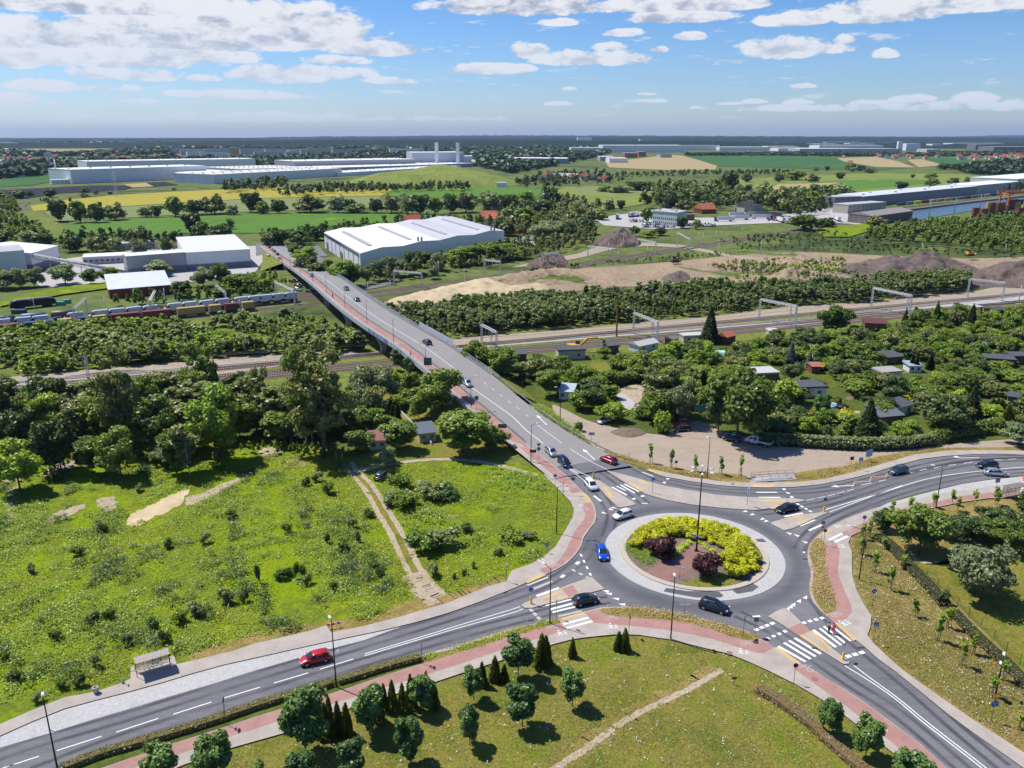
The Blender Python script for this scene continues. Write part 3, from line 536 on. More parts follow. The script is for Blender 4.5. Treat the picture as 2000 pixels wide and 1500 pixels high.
# -- road markings (one mesh per colour)
MK=MB();MW=MB();MO=MB()
def ml(mb,px,w,z=.105,zz=None,dash=None,sm=4):
 p=[zz(a,b)if zz else G(a,b,z)for a,b in(cr(px,sm)if len(px)>2 else px)]
 if zz:
  for q in p:q.z+=.008+(.1 if q.z<.05 else .1)
 if dash:
  L=sum((p[i+1]-p[i]).length for i in range(len(p)-1));n=max(int(L/.5),2);q=resample(p,n);k=0
  on,off=int(dash[0]/.5),int(dash[1]/.5)
  while k<n-2:
   seg=q[k:min(k+on+1,n)]
   if len(seg)>1:line_mb(mb,seg,w)
   k+=on+off
 else:line_mb(mb,p,w,None if zz else z)
def mq(mb,*px,z=.105):mb.quad(*[G(a,b,z)for a,b in px])
def quadm(mb,pts,z=.105):
 v=[G(a,b,z)for a,b in pts]
 if area2(v)<0:v.reverse()
 mb.add(v,[tuple(range(len(v)))])
for a,b in(((-20,1512),(28,1492)),((5,1500),(76,1477)),((111,1466),(198,1438)),((227,1430),(309,1403)),((338,1395),(413,1371)),((438,1363),(508,1342)),((535,1334),(602,1314)),((625,1307),(690,1287))):ml(MK,[a,b],.16)
ml(MK,[(712,1277),(812,1247),(900,1220),(1000,1190),(1016,1184)],.14);ml(MK,[(712,1281),(812,1251),(900,1225),(1000,1197),(1021,1189)],.14)
ml(MK,[(1650,1300),(1700,1331),(1750,1366),(1800,1408),(1850,1447),(1925,1506),(2000,1570)],.16);ml(MK,[(1668,1300),(1705,1328),(1752,1362),(1803,1404),(1853,1443),(1930,1503),(2005,1565)],.16)
ml(MK,[(1613,995),(1640,987),(1680,975),(1720,963),(1760,950),(1800,938),(1850,928),(1925,919),(2000,912),(2100,904)],.2);ml(MK,[(1620,1000),(1650,989),(1684,976),(1722,962),(1762,948)],.16)
ml(MK,[(1575,977),(1610,970),(1650,960),(1675,953)],.14,dash=(2,.5))
for a,b in(((1681,947),(1703,943)),((1716,940),(1730,937)),((1772,925),(1782,923)),((1796,919),(1810,916)),((1824,914),(1837,911)),((1852,909),(1867,907)),((1882,905),(1900,902)),((1940,898),(1957,898)),((1970,897),(1985,896))):ml(MK,[a,b],.16)
for a,b,w_ in(((1065,1182),(1115,1170),.5),((1075,1190),(1120,1178),.5),((1079,1196),(1123,1185),.4),((1048,1164),(1092,1148),.5),((1520,1262),(1573,1292),.45),((1531,1255),(1583,1287),.45),((1541,1251),(1593,1282),.45),((1552,1246),(1603,1277),.5),((1588,1230),(1633,1264),.5),((1601,1227),(1643,1260),.4),((1609,1223),(1651,1256),.4),((1618,1218),(1662,1252),.4),((1195,951),(1224,967),.45),((1204,949),(1222,958),.35),((1212,947),(1240,963),.4),((1219,945),(1248,960),.45),((1160,968),(1174,979),.5),((1477,961.5),(1518,961.5),.4),((1482,971.5),(1524,971.5),.5),((1532,1009),(1568,1002),.5),((1562,1027),(1591,1015),.5),((1580,1036),(1605,1025),.45),((1238,933),(1273,945),.3),((1254,922),(1276,930),.3)):ml(MK,[a,b],w_)
for a,b,w_ in(((1030,1143),(1071,1127),.5),((1042,1150),(1079,1135),.45),((1090,1204),(1136,1193),.4),((1099,1219),(1150,1206),.0)):
 if w_:ml(MW,[a,b],w_)
for a,b in(((1100,1219),(1150,1206)),((1106,1227),(1157,1213))):ml(MK,[a,b],.45,z=R3+.006)
for a,b in(((1618,1055),(1645,1042)),((1629,1059),(1656,1047))):ml(MK,[a,b],.5,z=R3+.006)
def blocks(p,q,n,wd=.5,mb=MK,duty=.5):
 A,B=G(*p,.105),G(*q,.105)
 for i in range(n):
  a=A.lerp(B,i/(n-1+duty));b=A.lerp(B,(i+duty)/(n-1+duty));line_mb(mb,[a,b],wd)
blocks((1474,1231),(1512,1216),4,.55,duty=.7);blocks((1497,1248),(1536,1232),4,.5);blocks((1567,1217),(1609,1206),4,.55,duty=.6);blocks((1652,1283),(1688,1273),3,.6,duty=.75)
blocks((1131,1097),(1096,1128),2,.6,duty=.2);blocks((1117,1112),(1152,1130),3,.5,MW);blocks((1134,1082),(1154,1124),4,.35,duty=.4);blocks((1035,1189),(1055,1210),3,.55,MW,.7);blocks((1556,983),(1585,1000),4,.5,duty=.6)
blocks((1305,934),(1290,951),3,.6,duty=.3);blocks((1530,954),(1548,972),3,.6,duty=.4);blocks((1235,975),(1258,968),2,.6,duty=.35);blocks((1253,983),(1265,983),1,.3,duty=1)
def shark(px,s=.7,mb=MK):
 for(x,y,ang)in px:
  p=G(x,y,.105);c_,s_=cos(ang),sin(ang)
  mb.add([(p.x+c_*s*.5,p.y+s_*s*.5,.105),(p.x-c_*s*.5-s_*s*.32,p.y-s_*s*.5+c_*s*.32,.105),(p.x-c_*s*.5+s_*s*.32,p.y-s_*s*.5-c_*s*.32,.105)],[(0,1,2)])
shark([(1540,1188,.9),(1546,1184,.9),(1551,1180,.9),(1562,1173,.9),(1574,1166,.9),(1182,1154,2.8),(1188,1159,2.8),(1202,1169,2.9),(1214,1180,2.9),(1195,995,-.6),(1200,992,-.6),(1181,1002,-.6),(1468,1005,3.6),(1488,1014,3.7),(1495,1018,3.7),(1454,999,3.6),(1571,1058,2.2),(1555,1045,2.2),(1540,1041,2.2)],1.1)
ml(MK,[(1470,1204),(1485,1203)],.35);ml(MK,[(1568,1078),(1572,1079)],.5)
def arrow(px,ang,L=4.5,zz=None,bend=0,mb=MK):
 p=zz(*px)if zz else G(*px);z=(p.z+.115)if zz else .106;c_,s_=cos(ang),sin(ang)
 def T(x,y):return(p.x+x*c_-y*s_,p.y+x*s_+y*c_,(zprof(p.y+x*s_+y*c_)+.115)if zz else z)
 mb.add([T(-L/2,-.12),(T(L/2-1.4,-.12)),T(L/2-1.4,.12),T(-L/2,.12)],[(0,1,2,3)])
 if bend:mb.add([T(L/2-1.6,-.1),T(L/2-1.4,bend*1.3),T(L/2-.2,bend*.7),T(L/2-1.2,bend*.2)],[(0,1,2,3)if bend<0 else(3,2,1,0)])
 else:mb.add([T(L/2-1.6,-.55),T(L/2,0),T(L/2-1.6,.55)],[(0,1,2)])
arrow((1150,888),1.95,6,GB);arrow((1058,821),1.95,6,GB);arrow((1888,895),pi+.08,6,bend=-1);arrow((1645,950),pi+.1,5)
zp=[(1653,945),(1664,950),(1670,940),(1698,941),(1702,931),(1729,931),(1733,925)]
for i in range(len(zp)-1):ml(MO,[zp[i],zp[i+1]],.14)
def glyph(px,ang,kind,s=1.0,z=R3+.006,mb=None):
 mb=mb or(MW if kind=='bike' else MK);s*=.9
 """painted bicycle or walking pair"""
 p=G(*px);c_,s_=cos(ang),sin(ang)
 def T(x,y):return Vector((p.x+(x*c_-y*s_)*s,p.y+(x*s_+y*c_)*s,z))
 def ln(a,b,w_=.09):line_mb(mb,[T(*a),T(*b)],w_*s)
 if kind=='bike':
  for cx in(-.55,.55):
   q=[T(cx+.36*cos(t*pi/6),.36*sin(t*pi/6))for t in range(13)];line_mb(mb,q,.08*s)
  for a,b in(((-.55,0),(-.2,.5)),((-.2,.5),(.35,.5)),((.35,.5),(-.1,0)),((-.1,0),(-.55,0)),((-.2,.5),(-.1,0)),((.35,.5),(.55,0)),((.35,.5),(.3,.75)),((.3,.75),(.55,.78)),((-.35,.6),(-.05,.6))):ln(a,b)
 else:
  for ox,k in((-.35,1.0),(.45,.75)):
   for a,b,w_ in(((0,.5),(0,1.0),.3),((0,.5),(-.28,0),.14),((0,.5),(.28,0),.14),((0,.95),(-.35,.6),.1),((0,.95),(.35,.6),.1)):ln((ox+a[0]*k,a[1]*k),(ox+b[0]*k,b[1]*k),w_*k)
   q=[T(ox+.15*k*cos(t*pi/4),1.2*k+.15*k*sin(t*pi/4))for t in range(8)];mb.add(q,[tuple(range(8))])
for px,an,k,s in(((1195,1210),0,'bike',1.1),((1079,1227),.3,'bike',1.1),((1083,1107),.5,'bike',1),((1144,996),-1.2,'bike',1),((1118,952),-1,'bike',1),((1460,1261),-.1,'bike',1.1),((1572,1307),-.7,'bike',1.3),((1634,1203),.5,'bike',1.2),((1622,1067),1.4,'bike',1),((1663,1040),.6,'bike',1),((1198,1230),0,'walk',1.1),((1100,1243),.25,'walk',1.1),((1060,1099),.5,'walk',.9),((1131,990),-1.2,'walk',.9),((1105,957),-1,'walk',.9),((1452,1280),-.2,'walk',1.1),((1657,1223),.5,'walk',1.2),((1649,1069),1.6,'walk',1),((1640,1032),.5,'walk',1)):glyph(px,an,k,s)
tw=bpy.data.materials.new('tyre_wear');tw.use_nodes=True;_t=NT(tw.node_tree);_b=tw.node_tree.nodes['Principled BSDF'];_b.inputs['Base Color'].default_value=(.06,.06,.068,1);_b.inputs['Roughness'].default_value=.8
_a=_t.n('ShaderNodeAttribute',attribute_name='across').outputs['Fac'];_p=_t.n('ShaderNodeNewGeometry').outputs['Position']
_al=_t.m('MULTIPLY',_t.m('SUBTRACT',1,_t.sstep(_t.m('ABSOLUTE',_a),0,1)),_t.m('MULTIPLY',_t.sstep(_t.noise(_p,.12,5,.6),.25,.75),.75));_t.put(_b.inputs['Alpha'],_al)
def wear(px,w_=1.1,z=.1035,zz=None,offs=(-.85,.85)):
 for of in offs:
  p=resample(offset_line([zz(a,b)if zz else G(a,b)for a,b in cr(px,4)],of),60);A,B=offset_line(p,w_/2),offset_line(p,-w_/2);n=60
  vs=[(q.x,q.y,z if not zz else zprof(q.y)+.113)for l in(A,p,B)for q in l];mb=MB();mb.add(vs,[(k*n+i,(k+1)*n+i,(k+1)*n+i+1,k*n+i+1)for k in(0,1)for i in range(n-1)]);o=mb.build('tyre_wear',tw);o['kind']='structure'
  at_=o.data.attributes.new('across','FLOAT','POINT');at_.data.foreach_set('value',[1.0]*n+[0.0]*n+[-1.0]*n)
wear([(-60,1500),(60,1455),(250,1400),(500,1322),(700,1262),(900,1200),(1020,1160),(1090,1128),(1140,1090),(1160,1055)]);wear([(60,1512),(250,1440),(500,1362),(700,1298),(900,1240),(1040,1204),(1120,1183),(1190,1172)])
wear([(1590,1170),(1625,1215),(1690,1272),(1780,1345),(1870,1425),(1960,1500)]);wear([(1440,1200),(1500,1228),(1580,1280),(1660,1335),(1760,1400),(1900,1520)])
wear([(1560,1075),(1575,1050),(1610,1022),(1680,990),(1780,955),(1900,928),(2050,918)]);wear([(1480,1003),(1540,996),(1620,982),(1720,950),(1820,920),(1920,902),(2050,895)]);wear([(1240,915),(1300,940),(1400,957),(1500,962),(1600,958),(1700,938),(1800,912),(1900,896),(2050,892)])
wear([(1130,915),(1160,950),(1185,985),(1195,1010),(1185,1050)]);wear([(1260,985),(1230,960),(1190,930),(1150,905)])
# -- the overpass and its ramp
EL=[(518,480),(560,508),(622,550),(675,595),(725,632),(767,657),(797,677),(832,700),(855,720),(910,770),(960,812),(1000,843),(1027,866),(1050,887),(1070,902),(1087,914),(1107,931)]
L0=[GB(a,b)for a,b in EL];LW=resample(L0,90)
def rez(l):
 for q in l:q.z=zprof(q.y)
 return l
rez(LW)
def sm_line(l,k=6):
 a=np.array([(p.x,p.y)for p in l]);b=a.copy()
 for _ in range(k):b[1:-1]=(b[:-2]+b[1:-1]*2+b[2:])/4
 return rez([Vector((x,y,0))for x,y in b])
LW=sm_line(LW,12)
WID=[11.0]*90
RW=[offset_line(LW,11.2)[i]for i in range(90)]
RT=[GB(a,b)for a,b in[(1000,776),(1050,805),(1100,842),(1140,870),(1175,887),(1212,902),(1280,925)]]
for i,p in enumerate(RW):
 if p.y<214:
  ys=[q.y for q in RT][::-1];xs=[q.x for q in RT][::-1];x=float(np.interp(p.y,ys,xs));k=min(1,(214-p.y)/14);p.x=p.x*(1-k)+x*k
RW=sm_line(RW,14)
k=next(i for i,p in enumerate(LW)if p.y<163);mb=MB();strip_mb(mb,LW[k:],RW[k:],.105);tag(mb.build('ramp_carriageway',M['asphalt']),kind='structure')
soil('asphalt_old',[(.25,.24,.23),(.29,.275,.26)],.08,2.5,.12,.2,.02)
mb=MB();strip_mb(mb,LW[:k+1],RW[:k+1],.105);tag(mb.build('bridge_carriageway',M['asphalt_old']),kind='structure')
ML=[offset_line(LW,o)for o in(4.1,)]
i0,i1=0,next(i for i,p in enumerate(LW)if p.y<212);cl=ML[0]
line_mb(MK,[Vector((q.x,q.y,zprof(q.y)+.118))for q in cl[i0:i1+1]],.16)
def mlb(px,w_,dash=None):
 p=[GB(a,b)for a,b in cr(px,4)];p=[Vector((q.x,q.y,zprof(q.y)+.118))for q in p]
 if dash:
  L=sum((p[i+1]-p[i]).length for i in range(len(p)-1));n=max(int(L/.5),2);q=resample(p,n);k_=0
  while k_<n-2:line_mb(MK,q[k_:min(k_+int(dash[0]*2)+1,n)],w_);k_+=int(sum(dash)*2)
 else:line_mb(MK,p,w_)
mlb([(897,730),(915,752),(960,785),(1000,814),(1030,843),(1062,868),(1096,905),(1130,926)],.2);mlb([(1100,905),(1128,921),(1157,934)],.15);mlb([(1105,911),(1125,927),(1145,943)],.15)
mlb([(1050,831),(1090,861),(1130,888),(1165,908),(1186,918)],.15);mlb([(945,748),(975,770),(1010,797),(1042,822)],.14,(1.5,3))
for nm,mm,mbx in(('road_marking','white_paint',MK),('worn_road_marking','worn_paint',MW),('orange_zigzag_marking','orange_paint',MO)):tag(mbx.build(nm,M[mm]),kind='structure')
WK=offset_line(LW,-3.6);rez(WK)
nb=next(i for i,p in enumerate(LW)if p.y<211)
mb=MB();strip_mb(mb,LW[:],WK[:],KZ);
strip_mb(mb,[Vector((q.x,q.y,q.z+.02))for q in LW],[Vector((q.x,q.y,q.z+KZ))for q in LW],0)
tag(mb.build('bridge_walkway',[M['paving_beige']]),kind='structure')
mb=MB();strip_mb(mb,offset_line(LW,-.25)[:],offset_line(LW,-2.3)[:],KZ+.006)
for i in range(len(mb.v)):x,y,z=mb.v[i];mb.v[i]=(x,y,zprof(y)+KZ+.006)
tag(mb.build('bridge_cycle_path',M['paving_red']),kind='structure')
def extr(mb,line,prof,close=True):
 """profile (offset to the right side of travel, dz) swept along a line"""
 rings=[]
 for i,p in enumerate(line):
  a=line[max(i-1,0)];b=line[min(i+1,len(line)-1)];d=Vector((b.x-a.x,b.y-a.y)).normalized()
  rings.append([(p.x+d.y*-o,p.y+d.x*o,p.z+z)for o,z in prof])
 n=len(prof);vs=[v for r in rings for v in r]
 fs=[(i*n+j,i*n+(j+1)%n,(i+1)*n+(j+1)%n,(i+1)*n+j)for i in range(len(rings)-1)for j in range(n if close else n-1)]
 mb.add(vs,fs)
 if close:k=len(mb.v)-len(vs);mb.f+=[[k+j for j in range(n)][::-1],[len(mb.v)-n+j for j in range(n)]];mb.mi+=[mb.m]*2;mb.sm+=[False]*2
 return mb
conc=mat('bridge_concrete',(.42,.42,.42),.85,var=.1,vs=.6);concd=mat('pier_concrete',(.40,.40,.39),.9,var=.15,vs=.5);steel=mat('galvanised_steel',(.45,.46,.47),.45,.6);dsteel=mat('dark_rail',(.10,.10,.11),.5,.3);brown=mat('brick_brown',(.19,.10,.08),.9,var=.15,vs=1.5)
br=tag(empty('road_bridge',(LW[nb].x,LW[nb].y,0)),'long curved concrete road bridge over the railway with a red walkway on its left side','bridge')
org=br.location.copy()
def at(l):return[Vector((q.x-org.x,q.y-org.y,q.z))for q in l]
i_end=next(i for i,p in enumerate(LW)if p.y<430)
extr(MB(),at(LW[i_end:nb+1]),[(-3.9,-.3),(-3.9,-.95),(-2.4,-1.5),(9.6,-1.5),(11.4,-.95),(11.5,-.3)]).build('deck',conc,br)
extr(MB(),at(LW[:nb+8]),[(-3.62,-.7),(-4.05,-.7),(-4.05,.75),(-3.62,.75)]).build('parapet',conc,br)
extr(MB(),at(rez(RW[:nb+1])),[(.0,.1),(.55,.1),(.55,.3),(.0,.3)]).build('kerb_beam',conc,br)
def railing(line,parent,name,h=1.1,step=2.0,rails=(1.05,.6),m=None,r=.035,z0=.2):
 mb=MB();L=sum((line[i+1]-line[i]).length for i in range(len(line)-1));q=resample(line,max(int(L/step),2))
 for p in q:mb.tube((p.x,p.y,p.z+z0),(p.x,p.y,p.z+z0+h),r,n=4,caps=False)
 for k in rails:mb.path([(p.x,p.y,p.z+z0+k)for p in q],r*1.2,4)
 return mb.build(name,m or steel,parent)
railing(at(offset_line(LW,-3.85)[:nb+8]),br,'railing',.55,2.0,(.5,),z0=.7)
railing(at(offset_line(LW,-.12)[:nb+10]),br,'inner_railing',.75,1.5,(.7,.4),dsteel,.04)
railing(at(offset_line(rez(RW),.3)[:nb+2]),br,'outer_railing',1.1,1.6,(1.05,.75,.4),steel,.05)
grl=[p for p in rez(offset_line(RW,-.6))if 172<p.y]
mb=MB();extr(mb,at(rez(offset_line(RW[:],-.35))[:nb+1]),[(0,.5),(.08,.5),(.08,.82),(0,.82)]);mb.build('crash_barrier',steel,br)
for(px,py,wallm)in((594,572,0),(636,601,1),(690,640,1),(748,691,1)):
 g=G(px,py);j=min(range(90),key=lambda i:(LW[i].x-g.x)**2+(LW[i].y-g.y)**2 if LW[i].y>211 else 1e9)
 p=LW[j];d=(LW[j+1]-LW[j-1]);d.z=0;d.normalize();nrm=Vector((-d.y,d.x,0));top=p.z-1.2
 for s0,s1,s2,s3 in((-3.4,-.9,-1.7,.1),(11.0,8.6,9.4,7.7)):
  vs=[];mb=MB()
  for z,a,b in((0,s2,s3),(2.4,s2,s3),(top,s0,s1)):
   for t in(-.55,.55):
    for s_ in(a,b):q=p+nrm*s_+d*t;vs.append((q.x-org.x,q.y-org.y,z))
  f=[]
  for k_ in(0,4):f+=[(k_,k_+1,k_+5,k_+4),(k_+2,k_+6,k_+7,k_+3),(k_,k_+4,k_+6,k_+2),(k_+1,k_+3,k_+7,k_+5)]
  mb.add(vs,f);pr_=mb.build('pier',concd,br)
 if wallm:
  vs=[(p+nrm*s_+d*t-org)for s_ in(0,7.9)for t in(-.25,.25)]
  MB().prism([(vs[0].x,vs[0].y),(vs[1].x,vs[1].y),(vs[3].x,vs[3].y),(vs[2].x,vs[2].y)][::-1],0,top-.1).build('pier_wall',brown,pr_)
pan=MB();j0=min(range(90),key=lambda i:abs(LW[i].y-262));j1=min(range(90),key=lambda i:abs(LW[i].y-232))
PL=rez(offset_line(LW,-4.12)[j0:j1+1]);Q=resample(PL,37);cols=[mat('mural_teal',(.16,.36,.42),.7),mat('mural_blue',(.10,.18,.34),.7),mat('mural_pale',(.36,.42,.46),.7),mat('mural_slate',(.16,.18,.26),.7),mat('mural_red',(.45,.08,.07),.7)]
rr=random.Random(5)
for i in range(36):
 a,b=Q[i],Q[i+1];pan.m=rr.choice([0,1,2,3,1,2,4,0]);h=rr.uniform(.9,1.25)
 pan.add([(a.x-org.x,a.y-org.y,a.z-.55),(b.x-org.x,b.y-org.y,b.z-.55),(b.x-org.x,b.y-org.y,b.z+h-.3),(a.x-org.x,a.y-org.y,a.z+h-.3)],[(0,1,2,3)])
pan.build('mural',cols,br)
PR=rez(offset_line(RW,.75));j0=min(range(90),key=lambda i:abs(PR[i].y-262));j1=min(range(90),key=lambda i:abs(PR[i].y-238));Q=resample(PR[j0:j1+1],16)
sc=MB()
for i in range(15):
 a,b=Q[i],Q[i+1];sc.add([(a.x-org.x,a.y-org.y,a.z+.2),(b.x-org.x,b.y-org.y,b.z+.2),(b.x-org.x,b.y-org.y,b.z+2.1),(a.x-org.x,a.y-org.y,a.z+2.1)],[(0,1,2,3)]);sc.tube((a.x-org.x,a.y-org.y,a.z),(a.x-org.x,a.y-org.y,a.z+2.2),.06,n=4)
sc.build('screen',mat('screen_mesh',(.55,.62,.66),.4,.3),br)
soil('slope_grass',[(.10,.15,.02),(.18,.22,.03),(.22,.22,.05),(.12,.17,.02)],.15,1.5,.4,.8,.25)
def slope(line,side,name,w0=.8,k=1.7):
 A=line;B=[]
 for i,p in enumerate(line):
  a=line[max(i-1,0)];b=line[min(i+1,len(line)-1)];d=Vector((b.x-a.x,b.y-a.y)).normalized();o=side*(w0+k*max(p.z,0));B.append(Vector((p.x-d.y*o,p.y+d.x*o,.03)))
 mb=MB();A2=[a.lerp(b,.5)+Vector((0,0,.15))for a,b in zip(A,B)];A1=[Vector((a.x,a.y,a.z+(.1 if a.z>.1 else .1)))for a in A]
 strip_mb(mb,A1,A2);strip_mb(mb,A2,B);tag(mb.build(name,M['slope_grass']),kind='structure')
slope(WK[nb-2:-6],-1,'embankment');slope(RW[nb-2:-10],1,'embankment')
p=LW[nb];d=(LW[nb+1]-LW[nb-1]);d.z=0;d.normalize();nn=Vector((-d.y,d.x,0));a=p-nn*3.9;b=p+nn*11.4
MB().prism([((q-org).x,(q-org).y)for q in(a,a+d*1.2,b+d*1.2,b)],0,p.z-.1).build('abutment',concd,br)
M['slope_grass']=M['weedy'];slope(WK[:i_end+1],-1,'far_embankment',.8,3.2);slope(RW[:i_end+1],1,'far_embankment')
p=LW[i_end];a=p-nn*3.9;b=p+nn*11.4
MB().prism([((q-org).x,(q-org).y)for q in(a,a-d*1.2,b-d*1.2,b)][::-1],0,p.z-.1).build('abutment',concd,br)
gl=[q for q in RW if q.y<213 and q.y>164];e=tag(empty('crash_barrier',gl[0].copy()),'galvanised crash barrier curving down the right edge of the ramp above the gravel yard','crash barrier')
gl2=[q-gl[0]for q in offset_line(gl,.5)]
extr(MB(),gl2,[(0,.45),(.08,.45),(.08,.8),(0,.8)]).build('rail_beam',steel,e)
q=resample(gl2,18)
for p in q:MB().box((p.x,p.y,p.z+.4),(.12,.12,.8)).build('post',steel,e)
def rut(px,w_,z,nm='dirt_track',m='dirt',zz=None,wig=.25,seed=1):
 r_=random.Random(seed);p=resample([G(a,b,z)for a,b in cr(px,4)],70);A=offset_line(p,w_/2);B=offset_line(p,-w_/2)
 for q in A+B:q.x+=r_.uniform(-wig,wig);q.y+=r_.uniform(-wig,wig);q.z=z
 mb=MB();strip_mb(mb,A,B);tag(mb.build(nm,M[m]),kind='structure')
rut([(668,905),(682,922),(712,955),(737,1000),(760,1037),(780,1080),(800,1120),(822,1155),(845,1176)],1.0,.09,seed=2,wig=.12)
rut([(686,903),(700,922),(724,944),(748,980),(774,1022),(797,1062),(815,1100),(838,1132),(866,1160)],1.0,.092,seed=3,wig=.12)
rut([(677,905),(700,940),(742,990),(780,1050),(808,1110),(845,1165)],2.2,.075,m='lawn',seed=4)
rut([(806,1120),(830,1150),(862,1176)],4.2,.082,seed=5)
rut([(860,1176),(900,1160),(950,1142),(985,1128)],2.6,.086,m='drygrass',seed=6)
rut([(690,920),(720,915),(760,907),(800,901),(850,897),(900,898),(950,904),(1000,915),(1050,928)],1.5,.094,seed=7,wig=.15)
rut([(1040,1530),(1090,1498),(1150,1458),(1225,1405),(1290,1372),(1345,1345),(1390,1320),(1410,1308)],.9,.09,seed=8,wig=.12)
rut([(1000,1545),(1090,1492),(1150,1452),(1225,1400),(1290,1366),(1345,1338),(1400,1305)],2.6,.07,m='drygrass',seed=9,wig=.4)
rut([(1660,1052),(1700,1057),(1740,1072),(1775,1085),(1810,1100),(1860,1097)],.9,.09,seed=10,wig=.1)
for q,s in(([(245,1018),(262,1000),(300,985),(330,968),(370,955),(345,990),(300,1010),(260,1030)],'sand_bright'),([(360,975),(400,960),(470,930),(500,920),(450,948),(385,988)],'dirt'),([(95,1010),(130,995),(170,985),(150,1000),(100,1022)],'dirt'),([(190,975),(222,968),(225,990),(208,1000),(195,990)],'dirt'),([(10,930),(40,925),(30,1000),(15,1010)],'dirt'),([(90,918),(160,890),(150,912),(100,928)],'gravel'),([(508,880),(540,872),(552,888),(515,892)],'dirt'),([(560,900),(600,895),(590,912),(555,912)],'dirt')):ground('bare_soil',q,.085,M[s],sm=8,rag=.3)
ground('meadow_edge',[(500,1235),(562,1224),(650,1212),(750,1192),(800,1170),(830,1172),(870,1178),(775,1207),(700,1226),(650,1234),(610,1229),(562,1241),(500,1257),(375,1290),(380,1272),(440,1252)],.07,M['drygrass'],sm=2)
# -- vegetation
leafmat('leaf_maple',(.026,.055,.013),(.09,.145,.03),.25);leafmat('leaf_broad',(.035,.060,.008),(.12,.165,.022),.28,.35);leafmat('leaf_dark',(.020,.037,.009),(.062,.090,.020),.2,.35)
leafmat('leaf_bright',(.055,.10,.008),(.17,.235,.02),.32,.35);leafmat('leaf_olive',(.055,.065,.018),(.14,.15,.042),.25,.35);leafmat('leaf_willow',(.075,.092,.04),(.17,.20,.085),.25,.4)
leafmat('leaf_conifer',(.014,.028,.010),(.042,.062,.018),.1,.7);leafmat('leaf_thuja',(.040,.055,.008),(.13,.14,.018),.12,1.2);leafmat('leaf_blue',(.05,.08,.08),(.11,.17,.17),.1,.9)
leafmat('leaf_gold',(.17,.17,.004),(.50,.39,.006),.3,1.2);leafmat('leaf_purple',(.022,.008,.009),(.075,.024,.024),.12,1.5);leafmat('leaf_rose',(.08,.06,.025),(.22,.13,.07),.2,2,.6);leafmat('leaf_lime',(.16,.22,.01),(.30,.37,.02),.3,1)
leafmat('leaf_weed',(.07,.13,.010),(.18,.25,.020),.3,.3,.8,1.25);leafmat('leaf_grass',(.15,.20,.006),(.29,.33,.010),.3,.08,.9,1.2);leafmat('leaf_dry',(.27,.21,.05),(.38,.29,.11),.3,.6,.8,1.1);leafmat('leaf_far',(.018,.036,.016),(.045,.075,.025),.1,.02,.5,1.1);leafmat('leaf_herb',(.035,.07,.012),(.09,.14,.025),.3,.5,.6,1.2)
leafmat('leaf_lawn',(.12,.145,.014),(.22,.22,.035),.3,.12,.85,1.0);leafmat('leaf_straw',(.21,.17,.045),(.31,.24,.08),.3,.4,.85,1.0);leafmat('leaf_belt',(.075,.10,.034),(.16,.19,.065),.3,.12,.75,1.75);leafmat('leaf_belt2',(.06,.085,.03),(.125,.155,.055),.3,.12,.75,1.75)
mat('bark',(.11,.085,.06),.95,var=.2,vs=3);mat('bark_pale',(.45,.43,.40),.9,var=.25,vs=4);mat('wood_stake',(.22,.17,.12),.9);mat('flower_white',(.75,.75,.68),.8);mat('flower_yellow',(.75,.55,.02),.8)
NR=np.random.default_rng(11)
def leaves(rng,blobs,n,size,aspect=1.5,shell=.55,droop=0.0,ud=0.6):
 """quads scattered through the outer part of a set of ellipsoids; uneven, with gaps between blobs"""
 B=np.array(blobs,float);w_=(B[:,3]*B[:,4]*B[:,5])**(2/3);k=rng.choice(len(B),n,p=w_/w_.sum());b=B[k]
 d=rng.normal(size=(n,3));d/=np.linalg.norm(d,axis=1)[:,None]
 r=shell+(1-shell)*rng.random(n)**.6;r*=rng.uniform(.85,1.12,n)
 p=b[:,:3]+d*b[:,3:6]*r[:,None];p[:,2]=np.maximum(p[:,2],.05)
 nn=d+rng.normal(size=(n,3))*ud;nn[:,2]+=.25;nn/=np.linalg.norm(nn,axis=1)[:,None]
 t=np.cross(nn,rng.normal(size=(n,3)));t/=np.linalg.norm(t,axis=1)[:,None]+1e-9;u=np.cross(nn,t)
 if droop:t=t*(1-droop)+np.array([0,0,-1])*droop;t/=np.linalg.norm(t,axis=1)[:,None]
 s=size*rng.uniform(.6,1.35,n)[:,None];a=t*s*aspect/2;c=u*s/2
 V=np.stack([p-a,p-a*.1+c,p+a,p-a*.1-c],1).reshape(-1,3)
 return V
def qidx(n):return np.arange(n*4).reshape(-1,4)
def crown_blobs(rng,h,r,base,k,s=(.34,.52),squash=.85,peak=0.0):
 out=[]
 cz,hz=(h+base)/2,(h-base)/2
 for i in range(k):
  d=rng.normal(size=3);d/=np.linalg.norm(d);q=rng.uniform(.35,.78)if i>k*.2 else .2
  z=cz+d[2]*hz*q;tp=1-peak*(z-base)/(h-base);b=r*rng.uniform(*s)*(.6+.4*tp)
  out.append((d[0]*r*q*tp,d[1]*r*q*tp,z,b,b,b*squash))
 return out
